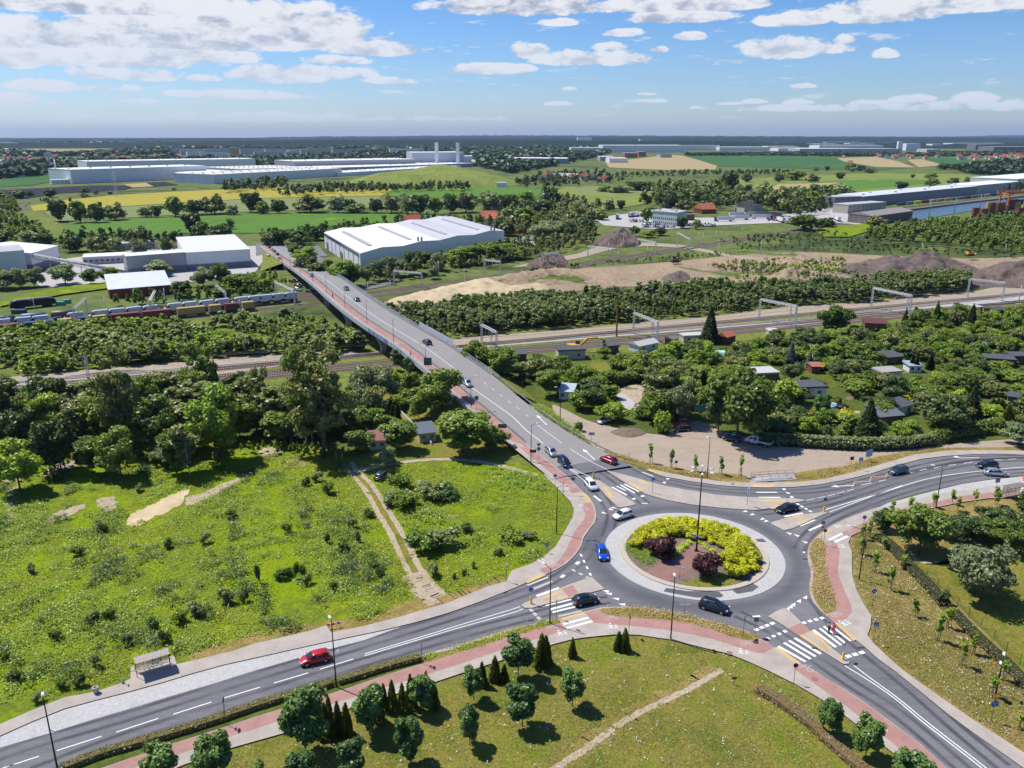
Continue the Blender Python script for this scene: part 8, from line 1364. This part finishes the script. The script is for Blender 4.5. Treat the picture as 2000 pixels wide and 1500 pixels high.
p=G(1966,413);e=tag(empty('gantry_crane',(p.x,p.y,0),.18),'orange gantry crane straddling the container stacks at the right edge','gantry crane');cr_=mat('crane_orange',(.62,.17,.06),.5)
for x in(0,9):
 for xx in(0,44):MB().box((xx,x*1.2,8.5),(1.4,1.2,17),0,.8).build('leg',cr_,e)
for x in(0,10.8):MB().box((26,x,17.5),(60,1.2,1.8)).build('girder',cr_,e)
for xx in(0,44):MB().box((xx,5.4,16.2),(1.2,12,1.2)).build('cross_beam',cr_,e)
for i,(x,y,t)in enumerate(((1815,420,391),(1864,414,385),(1913,409,380),(1957,408,375))):p=G(x,y);h=min(hgt(p,t),18);e=tag(empty('light_mast',p),'tall thin light mast at the near side of the harbour basin','light mast','light masts by the harbour');MB().tube((0,0,0),(0,0,h),.35,.2,6).build('pole',steel,e);MB().box((0,0,h),(3,.5,.5)).build('lamp_head',headm,e)
def lorry(x,y,ang,box,cab,label,L=13.5):
 p=G(x,y);e=tag(empty('lorry',(p.x,p.y,.3),ang),label,'lorry','lorries in the lorry park');MB().box((-1,0,2.55),(L,2.5,2.8)).build('trailer',box,e);MB().box((L/2+.8,0,1.95),(2.2,2.4,3.2),0,.93).build('cab',cab,e);MB().box((L/2+1.88,0,2.6),(.08,2.0,.9)).build('windscreen',glass,e)
 for xx in(-L/2+1,-L/2+2.4,L/2-1,L/2+1.2):MB().tube((xx,-1.2,.5),(xx,1.2,.5),.5,n=10).build('wheel',rubber,e)
LR=[(1415,433,3.1,'vwhite','green','white lorry with a green cab in the lorry park'),(1446,430,3.2,'vwhite','white','white lorry in the middle of the lorry park'),(1488,428,3.0,'vwhite','white','white lorry at the right of the lorry park'),(1233,424,1.2,'vwhite','white','white lorry nose to the camera left of the office block'),(1242,423,1.2,'silver','white','silver lorry beside the white one left of the office block'),(1206,428,1.4,'skyblue','white','turquoise lorry at the corner of the lorry park'),(1525,431,2.6,'grey','black','black lorry beside the tree in the lorry park'),(1537,434,1.5,'white','red','lorry with a red cab in the lorry park'),(1524,434,1.6,'white','red','second lorry with a red cab in the lorry park'),(1508,424,3.0,'grey','grey','dark grey lorry at the far side of the lorry park'),(1580,404,3.0,'black','grey','black lorry near the harbour office'),(1635,432,1.4,'white','red','red tractor unit beside the dark brown shed'),(1037,457,.1,'navy','navy','blue lorry trailer in the small yard behind the wood'),(1008,460,.1,'darkred','darkred','dark red lorry at the small yard behind the wood'),(1440,424,.2,'vwhite','white','white lorry in the back row of the lorry park'),(1478,422,.1,'silver','red','silver lorry in the back row of the lorry park')]
for x,y,an,bx,cb,lb in LR:lorry(x,y,an,PC[bx],PC[cb],lb)
ccy=['white','silver','grey','black','navy','red','white','silver']
k=0
for(x0,x1,y0,y1,n,m_)in((1255,1320,438,447,14,2),(1330,1400,438,444,12,2),(1500,1560,425,434,8,2),(1012,1044,466,472,8,2),(1570,1650,406,412,10,1),(1230,1260,430,436,5,2)):
 for j in range(m_):
  for i in range(n):
   x=x0+(x1-x0)*(i+.3*j)/n+NR.uniform(-1,1);y=y0+(y1-y0)*(j+.5)/m_;q=G(x,y);e=car((0,1000),(10,1000),'hatch',ccy[(k*5+i)%8],'small parked car in the car parks round the office block',group='cars parked round the office block',detail=False);e.location=(q.x,q.y,.33);e.rotation_euler=(0,0,1.3+.2*j);k+=1
p=G(1122,686);e=tag(empty('excavator',(p.x,p.y,.2),-.1),'orange tracked excavator with its arm stretched to the right beside the tracks','excavator');exm=mat('excavator_orange',(.72,.34,.02),.45)
MB().box((0,0,1.6),(4.4,2.7,1.2),0,.95).build('body',exm,e);MB().box((1.0,.7,2.5),(1.6,1.2,1.4),0,.9).build('cab',glass,e);MB().path([(1.8,-.4,1.8),(4.2,-.4,4.4),(7.6,-.4,4.6),(9.2,-.4,4.1)],[.45,.38,.3,.22],6).build('arm',exm,e);MB().box((9.6,-.4,3.6),(1.0,1.2,1.0),0,.6).build('bucket',mat('bucket',(.12,.08,.05),.7),e);MB().box((-2.1,0,1.7),(.6,2.5,1.1)).build('counterweight',exm,e)
for s in(-1,1):MB().prism([(-2.1,s*1.2-.3),(2.1,s*1.2-.3),(2.1,s*1.2+.3),(-2.1,s*1.2+.3)],0,.9).build('track',black,e)
for(x,y,cm,lb)in((1892,508,mat('dozer_yellow',(.60,.36,.05),.6),'yellow bulldozer on the spoil heaps'),(1318,516,brownw,'dark loader on the sand workings')):
 p=G(x,y);e=tag(empty('bulldozer',(p.x,p.y,1 if x<1400 else 2.5),.2),lb,'bulldozer');MB().box((0,0,1.7),(4,2.4,1.6),0,.9).build('body',cm,e);MB().box((-.6,0,3.0),(1.6,1.8,1.2),0,.9).build('cab',glass,e);MB().box((2.9,0,1.0),(.4,3.4,1.4)).build('blade',cm,e);[MB().box((0,s*1.2,.5),(4.2,.6,1.0)).build('track',black,e)for s in(-1,1)]
# -- allotment huts
def hut(A,B,dep,h,wm_,rm,label,roof='flat',rise=.8,**k):return bld('garden_hut',label,A,B,dep,h,wm_,rm,roof,rise,rows=1,cols=2,cat='garden hut',ww=.9,wh=.9,**k)
tar=mat('tar_roof',(.085,.09,.10),.9,var=.15);wwood=mat('hut_wood',(.17,.10,.06),.9,var=.15);cream=mat('hut_cream',(.45,.42,.33),.9);wht=mat('hut_white',(.68,.68,.66),.9);mar=mat('roof_maroon',(.14,.055,.055),.8);pgr=mat('roof_palegrey',(.48,.47,.45),.9,var=.1)
hut((1091,704),(1143,702),5,3.0,cream,tar,'cream garden house with a black flat roof beside the excavator');hut((1011,712),(1028,712),6,3.0,wwood,tar,'dark hut with a grey roof near the ramp');hut((1248,690),(1285,682),5,2.4,wht,pgr,'hut with a pale grey roof below the portal','gable',1.0);hut((1312,676),(1323,674),3.5,2.4,wwood,mat('roof_greybrown',(.2,.18,.17),.9),'tiny dark hut near the spruce','gable',.8);hut((1188,692),(1208,690),4,2.4,wwood,tar,'dark roofed hut right of the excavator')
hut((1688,646),(1730,648),6,3.0,wwood,mar,'hut with a maroon roof in the upper gardens','gable',1.3);hut((1562,778),(1612,776),6,2.8,wht,tar,'white garden house with a black roof and white parapet');hut((1718,832),(1762,828),6,2.4,wwood,mat('roof_slate',(.13,.14,.16),.9),'grey roofed house with a roof window behind the long hedge','shed',1.2);hut((1748,815),(1782,806),4,2.4,wht,tar,'hut with a white and black roof behind the grey roofed house','shed',.8)
hut((1722,745),(1760,742),5,2.4,wht,mat('roof_taup',(.36,.33,.30),.9),'hut with a pale flat roof in the middle gardens');hut((1733,712),(1762,710),5,2.4,wwood,tar,'hut with a grey black roof in the middle gardens','shed',.6);hut((1924,716),(1982,720),6,2.4,wwood,tar,'long hut with a dark roof in the right gardens');hut((1980,712),(2010,712),5,2.4,wwood,tar,'dark hut cut by the right edge');hut((1862,700),(1876,698),3.5,2.4,wht,mat('roof_mid',(.24,.24,.25),.9),'small hut with a grey gable in the right gardens','gable',.8);hut((1478,748),(1520,746),6,2.6,wwood,pgr,'brown house with a pale flat roof behind the huge tree')
hut((1502,660),(1520,660),4,2.2,cream,pgr,'tiny hut with a pale roof left of the blue spruce');hut((1900,686),(1926,688),4,2.2,wwood,mat('roof_greenish',(.10,.14,.12),.9),'hut with a green black roof in the right gardens','shed',.5);hut((1942,618),(1960,616),5,2.4,wwood,tar,'dark hut in the upper right gardens','gable',.8);hut((1906,612),(1918,611),4,2.2,cream,pgr,'pale hut in the upper right gardens');hut((1418,672),(1436,668),4,2.4,brk,tile,'hut with a red tiled roof beside the tall spruce','gable',1.2);hut((1335,670),(1378,668),4,2.2,cream,pgr,'long pale roofed hut left of the tall spruce')
hut((1092,780),(1118,782),5,2.4,wht,mat('roof_bluegrey',(.42,.47,.52),.7),'hut with a pale blue roof above the gravel lane','shed',.8);hut((1585,730),(1602,730),4,2.3,brk,mat('roof_rose',(.42,.16,.12),.9),'hut with a rose red roof in the middle gardens','gable',.9);hut((1775,728),(1800,728),4,2.2,wht,mat('roof_bluish',(.3,.36,.42),.8),'hut with a bluish roof below the cypress cluster','shed',.5);hut((1966,792),(1988,795),5,2.2,mat('hut_green',(.12,.2,.17),.9),tar,'green hut in the lower right gardens')
hut((536,792),(570,786),5,2.6,wwood,tar,'brown shed with a black roof in the left wood');hut((820,866),(852,862),5,2.4,cream,mat('roof_sheet_grey',(.12,.14,.17),.6),'shelter with a dark blue-grey sloping roof below the ramp','shed',.9);hut((722,880),(755,878),6,2.4,cream,mat('roof_pink',(.30,.15,.14),.95,var=.2),'hut with a faded pink roof at the end of the dirt track','gable',1.4);hut((104,812),(134,810),6,1.6,wwood,mat('tent_grey',(.20,.20,.22),.8),'grey tent-like roof in the left wood','gable',2.0)
r5=random.Random(9)
for k in range(44):
 x,y=r5.uniform(1150,2000),0;y=640+(x-1150)*-.03+r5.uniform(40,190)
 if inside(tuple(G(x,y))[:2],[tuple(G(a,b))[:2]for a,b in GARD]):
  w_,h_=r5.uniform(10,26),r5.uniform(3,8);ground('garden_bed',[(x,y),(x+w_,y-1),(x+w_+2,y-h_),(x+2,y-h_-.5)],.10+.004*(k%5),M[['bed','dirt','lawn','drygrass','bed'][k%5]])
for k in range(26):
 x=r5.uniform(1180,1990);y=r5.uniform(660,830);p=G(x,y)
 if inside((p.x,p.y),[tuple(G(a,b))[:2]for a,b in GARD]):plant('gold' if k%3==0 else 'thuja' if k%3==1 else 'cypress',p,['small golden shrub in an allotment bed','green thuja bush among the allotment plots','dark slim cypress among the allotment plots'][k%3],['golden shrubs of the allotments','thujas of the allotments','cypresses of the allotments'][k%3],r5.uniform(1.5,3.4))
p=G(1028,736);e=tag(empty('garden_pavilion',p),'small white garden pavilion with a pointed roof','pavilion');[MB().tube((x,y,0),(x,y,2.2),.06,n=5).build('post',whitem,e)for x in(-1.4,1.4)for y in(-1.4,1.4)];MB().add([(-1.6,-1.6,2.2),(1.6,-1.6,2.2),(1.6,1.6,2.2),(-1.6,1.6,2.2),(0,0,3.1)],[(0,1,4),(1,2,4),(2,3,4),(3,0,4),(3,2,1,0)]).build('roof',mat('canvas',(.72,.71,.68),.9),e)
p=G(1399,694);o=MB();o.add([(x,1.5*cos(t),1.7*sin(t))for x in(-2.6,2.6)for t in np.linspace(0,pi,9)],[(j,j+1,9+j+1,9+j)for j in range(8)]+[tuple(range(9)),tuple(range(9,18))[::-1]],True);o=o.build('greenhouse',mat('foil_green',(.30,.52,.46),.4),None,p);tag(o,'pale green foil tunnel greenhouse near the tall spruce','greenhouse')
ground('concrete_pad',[(1203,770),(1218,768),(1243,788),(1232,800),(1222,800)],.09,M['pale_concrete']);ground('bare_garden',[(1200,762),(1258,750),(1250,785),(1240,800),(1215,775)],.085,M['dirt'],sm=2);ground('garden_lawn',[(1150,706),(1185,708),(1200,745),(1155,742),(1130,722)],.085,M['lawn'],sm=2);ground('garden_lawn',[(1555,785),(1590,790),(1612,812),(1600,822),(1560,800)],.085,M['lawn'],sm=2);ground('garden_path',[(1680,815),(1632,825),(1632,821),(1680,811)],.09,M['dirt'])
for(x,y,r_,lb)in((1702,852,1.8,'small blue garden pool under the dark spruce'),(1622,794,1.6,'white and blue paddling pool by the white garden house')):p=G(x,y);e=tag(empty('garden_pool',p),lb,'pool');MB().lathe((0,0,0),[(r_,0),(r_,.7),(r_-.1,.7),(r_-.1,.45)],20).build('pool_wall',whitem,e);MB().lathe((0,0,0),[(0,.6),(r_-.1,.6)],20).build('pool_water',mat('pool_water',(.06,.35,.50),.1),e)
p=G(1645,798);e=tag(empty('trampoline',p),'round garden trampoline with a dark net and orange pole caps','trampoline');MB().lathe((0,0,.8),[(0,0),(1.6,0),(1.6,-.06)],20).build('mat',black,e);[MB().tube((1.6*cos(k*pi/3),1.6*sin(k*pi/3),0),(1.6*cos(k*pi/3),1.6*sin(k*pi/3),2.6),.03,n=5).build('pole',exm,e)for k in range(6)]
tag(MB().box((0,0,.4),(26,.2,.8)).build('garden_wall',rend,None,G(1135,728)),'low pale garden wall running down to the clipped hedges','wall');[o for o in C.objects if o.name.startswith('garden_wall')][-1].rotation_euler=(0,0,-1.05)
tag(MB().box((0,0,.4),(30,.2,.8)).build('garden_wall',rend,None,G(805,830)),'pale garden edging beside the pair of cypresses','wall');[o for o in C.objects if o.name.startswith('garden_wall')][-1].rotation_euler=(0,0,-1.15)
# -- the far industrial town
bld('factory_hall','longest white factory hall with a blank side wall on the left',(141,359),(405,348),80,20,clad,roofw,vents=14);bld('factory_hall','lower white factory block with a stepped front',(342,353),(418,359),60,12,clad,roofw,right=(470,350));bld('factory_hall','long low white factory wing behind the trees',(418,359),(668,344),90,13,clad,mat('roof_cluttered',(.60,.58,.54),.8,var=.25,vs=.06),vents=30)
bld('factory_hall','flat white factory roofs in front of the towers',(600,338),(925,326),120,8,cladg,roofw,vents=24);bld('factory_hall','far factory hall with a raised roof line',(172,338),(500,330),90,21,clad,roofw,vents=20);bld('factory_hall','wide factory hall left of the two white towers',(575,333),(812,327),110,18,cladg,roofw,vents=18)
bld('factory_hall','white factory hall filling the gap before the taller wing',(470,342),(610,337),160,10,clad,M['roof_cluttered'],vents=30);bld('factory_hall','bright white low factory roofs nearest the landfill hill',(660,345),(900,330),60,6,clad,roofw,vents=30);bld('factory_hall','tall factory block between the two white towers',(806,325),(906,324),90,31,mat('cladding_pale',(.50,.53,.58),.6),roofw);bld('factory_hall','lower factory block right of the second tower',(906,324),(921,324),60,22,clad,roofw);bld('office_building','white office row right of the factory towers',(927,322),(981,322),30,11,clad,roofg,rows=2,cols=14,ww=3,wh=2)
for i,x in enumerate((853.5,894.5)):p=G(x,326);MB().box((0,0,27),(7.5,7.5,54)).build('factory_tower',clad,None,p);tag([o for o in C.objects if o.name.startswith('factory_tower')][-1],['left one of two slim white factory towers','right one of two slim white factory towers'][i],'tower')
p=G(113,356);h=34;e=tag(empty('chimney_stack',p),'slim white chimney left of the longest factory hall','chimney');MB().tube((0,0,0),(0,0,h),1.4,1.0,10).build('shaft',clad,e);bld('boiler_house','small white plant building at the foot of the slim chimney',(101,360),(135,359),14,6,clad,roofw,rows=1,cols=4)
p=G(98,330);e=tag(empty('sign_tower',p),'pale T-shaped sign tower left of the factory','sign tower');MB().box((0,0,14),(3,3,28)).build('shaft',clad,e);MB().box((0,0,30),(16,3,6)).build('board',clad,e)
bld('workshop','white shop building beyond the fields at the far left',(15,328),(50,325),40,12,clad,roofw);bld('workshop','pale low halls near the far left village',(60,336),(90,334),60,8,rend,roofg)
RNG=random.Random(77)
for i,(x0,x1,y,h,wm_,rm)in enumerate([(1115,1175,300,14,clad,roofw),(1177,1337,297.5,18,clad,roofw),(1285,1405,293.5,14,clad,cladg),(1405,1500,294,10,clad,roofw),(1500,1560,292,10,clad,roofw),(1562,1675,299,11,cladg,roofw),(1600,1725,291,12,clad,roofw),(1769,1797,294,20,clad,roofw),(1640,1760,296.5,8,cladg,roofg),(1905,1937,293,16,cladd,cladg),(1940,2030,295,12,cladd,cladg),(1809,1835,302,12,rend,roofw),(1070,1155,284.5,18,clad,roofw),(1128,1155,283,36,clad,roofw),(1170,1300,284,14,clad,roofw),(1250,1285,283,28,rend,roofg),(1005,1060,321,9,cladg,roofw),(1050,1110,320,8,mat('cladding_blue',(.22,.30,.42),.6),roofw),(1172,1200,314,7,cladg,roofw),(1190,1226,318,7,clad,roofw),(1220,1245,308,9,mat('brick_orange',(.34,.16,.09),.9),cladg),(1247,1262,306,10,mat('brick_orange',(.34,.16,.09),.9),cladg),(1290,1312,308,6,cladg,tiled),(1370,1390,276.5,20,clad,roofw),(1420,1500,278.5,12,clad,roofw),(1555,1580,279,24,cladg,cladg),(1615,1680,281,10,mat('cladding_blue',(.22,.30,.42),.6),clad),(1820,1840,289,14,clad,roofw),(875,945,284.5,12,clad,roofw),(970,1000,279,14,clad,roofw),(-20,14,283,14,clad,clad),(1480,1640,285,9,clad,roofw),(1350,1480,289,9,clad,roofw),(1705,1750,288,16,cladd,cladg),(1430,1520,284,12,clad,roofw),(1180,1250,290,10,clad,roofw),(1840,1900,288,10,rend,roofw),(1660,1740,284,10,clad,roofw),(1300,1350,280,14,rend,roofw),(1520,1600,296,9,clad,roofw),(1860,1960,284,10,clad,roofw),(1210,1290,287,11,rend,roofw)]):
 bld('logistics_hall','%s %s hall in the warehouse band, %s'%('blue' if 'blue' in wm_.name else 'dark grey' if wm_ is cladd else 'grey' if wm_ is cladg else 'orange brick' if 'orange' in wm_.name else 'pale' if wm_ is rend else 'white','long' if x1-x0>90 else 'medium' if x1-x0>40 else 'short','nearest the tan fields' if y>300 else 'below the horizon, '+part_of(x0)if y<284 else part_of(x0)+(' before the forest' if y>292 else ' mid way')),(x0,y),(x1,y),60+(x1-x0)*.8,h*1.6,wm_,rm,group='logistics halls below the horizon',vents=6,cat='warehouse')
p=G(1756,295);MB().box((0,0,22),(22,16,44)).build('silo_tower',clad,None,p);tag([o for o in C.objects if o.name.startswith('silo_tower')][-1],'tall pale silo block rising over the right hand warehouses','tower')
for i,(x0,x1,y,h,wm_,rm)in enumerate([(353,412,303,12,rend,roofg),(400,460,299,12,rend,roofg),(367,402,307,12,clad,roofg),(392,445,311,13,clad,roofg),(455,470,302,16,mat('wall_orange',(.50,.30,.17),.9),roofg),(470,520,302,14,rend,roofg),(497,552,308,12,rend,roofg),(520,560,302,14,rend,roofg),(565,600,303,13,rend,roofg),(560,586,306,11,rend,roofg),(588,640,304,13,mat('wall_cream',(.52,.47,.36),.9),tile),(600,650,298,12,rend,tile),(650,700,300,11,rend,tile),(762,828,299,12,clad,roofg),(343,360,300,14,rend,roofg),(700,740,297,10,rend,roofg)]):
 bld('apartment_block','pale apartment block in the housing estate behind the factory',(x0,y),(x1,y-.6),14,h*1.5,wm_,rm,rows=4,cols=10,group='apartment blocks behind the factory',cat='apartment block',ww=2,wh=1.5)
HM={}
def vhouse(x,y,k,label,group):
 if k not in HM:
  q=[(-5,-4),(5,-4),(5,4),(-5,4)];w_=MB().prism(q,0,4.5+k%2).mesh('wall',[rend,M['wall_cream'],clad][k%3]);z=4.5+k%2;r_=MB().add([(-5.4,-4.4,z),(5.4,-4.4,z),(5.4,4.4,z),(-5.4,4.4,z),(-5.4,0,z+3.6),(5.4,0,z+3.6)],[(0,1,5,4),(2,3,4,5),(0,4,3),(1,2,5),(3,2,1,0)]).mesh('roof',[tile,tiled,mat('roof_redtile',(.48,.12,.08),.9),tile][k%4]);HM[k]=(w_,r_)
 p=G(x,y);e=tag(empty('village_house',(p.x,p.y,0),RNG.uniform(-.6,.6),1.2),label,'house',group);obj('wall',HM[k][0],e);obj('roof',HM[k][1],e)
for i in range(70):x=RNG.uniform(-20,400);vhouse(x,RNG.uniform(308,320)-x*.008,i%12,'red roofed house in the village left of the factory','village houses on the left')
for i in range(40):vhouse(RNG.uniform(1870,2020),RNG.uniform(302,313),(i*5)%12,'red roofed house in the village at the right','village houses on the right')
for i in range(16):vhouse(RNG.uniform(1700,1835),RNG.uniform(303,311),i%12,'small house at the edge of the tan fields','houses by the tan fields')
for i,(x,y)in enumerate(((1068,350),(1075,346),(1118,352),(1140,352),(1152,350),(1160,353),(1182,356),(955,438),(966,440),(1060,356),(806,444),(1660,322),(1665,328),(1455,416))):vhouse(x,y,i%12,'farmhouse among the trees in the middle distance','farmhouses in the middle distance')
p=G(1105,349);o=MB();o.add([(x,12*cos(t),9*sin(t))for x in(-24,24)for t in np.linspace(0,pi,9)],[(j,j+1,9+j+1,9+j)for j in range(8)]+[tuple(range(9)),tuple(range(9,18))[::-1]],True);o=o.build('arched_barn',roofg,None,p);o.rotation_euler=(0,0,-.5);tag(o,'grey round-arched barn on the farm beyond the fields','barn')
p=G(980,365);tag(MB().box((0,0,3),(14,8,6)).build('field_shed',whitem,None,p),'tiny white shed on the green field below the landfill hill','shed')
def pylon(x,yb,yt,lb):p=G(x,yb);h=min(hgt(p,yt),60);e=tag(empty('power_pylon',p),lb,'pylon',None if x<300 and yb>300 else 'pylons on the horizon');lattice(MB(),(0,0,0),(0,0,h),h*.07,9,h*.004).build('tower',lat,e);[MB().tube((-h*k2,0,h*k),(h*k2,0,h*k),h*.004,n=3).build('cross_arm',lat,e)for k,k2 in((.7,.16),(.82,.13),(.93,.1))]
pylon(228,385,334,'grey lattice pylon in front of the longest factory hall')
for x in(477,378,430,567,667,768,1018,1112):pylon(x,279,262 if x!=477 else 260,'thin pylon standing on the horizon')
# -- haze between here and the horizon
HZ=MB().box((0,14000,60),(64000,36000,0)).v
mb=MB();X0,X1,Y0,Y1,Z0,Z1=-33000,33000,-4000,34000,-1.5,330;mb.add([(x,y,z)for z in(Z0,Z1)for x,y in((X0,Y0),(X1,Y0),(X1,Y1),(X0,Y1))],[(3,2,1,0),(4,5,6,7),(0,1,5,4),(1,2,6,5),(2,3,7,6),(3,0,4,7)])
hm=bpy.data.materials.new('haze');hm.use_nodes=True;t=hm.node_tree;t.nodes.clear();pv=t.nodes.new('ShaderNodeVolumePrincipled');pv.inputs['Color'].default_value=(.50,.68,1,1);pv.inputs['Density'].default_value=3.0e-5;pv.inputs['Anisotropy'].default_value=.1;oo=t.nodes.new('ShaderNodeOutputMaterial');t.links.new(pv.outputs[0],oo.inputs['Volume']);hz=mb.build('haze',hm);hz['kind']='stuff';hz['label']='thin bluish summer haze over the plain'
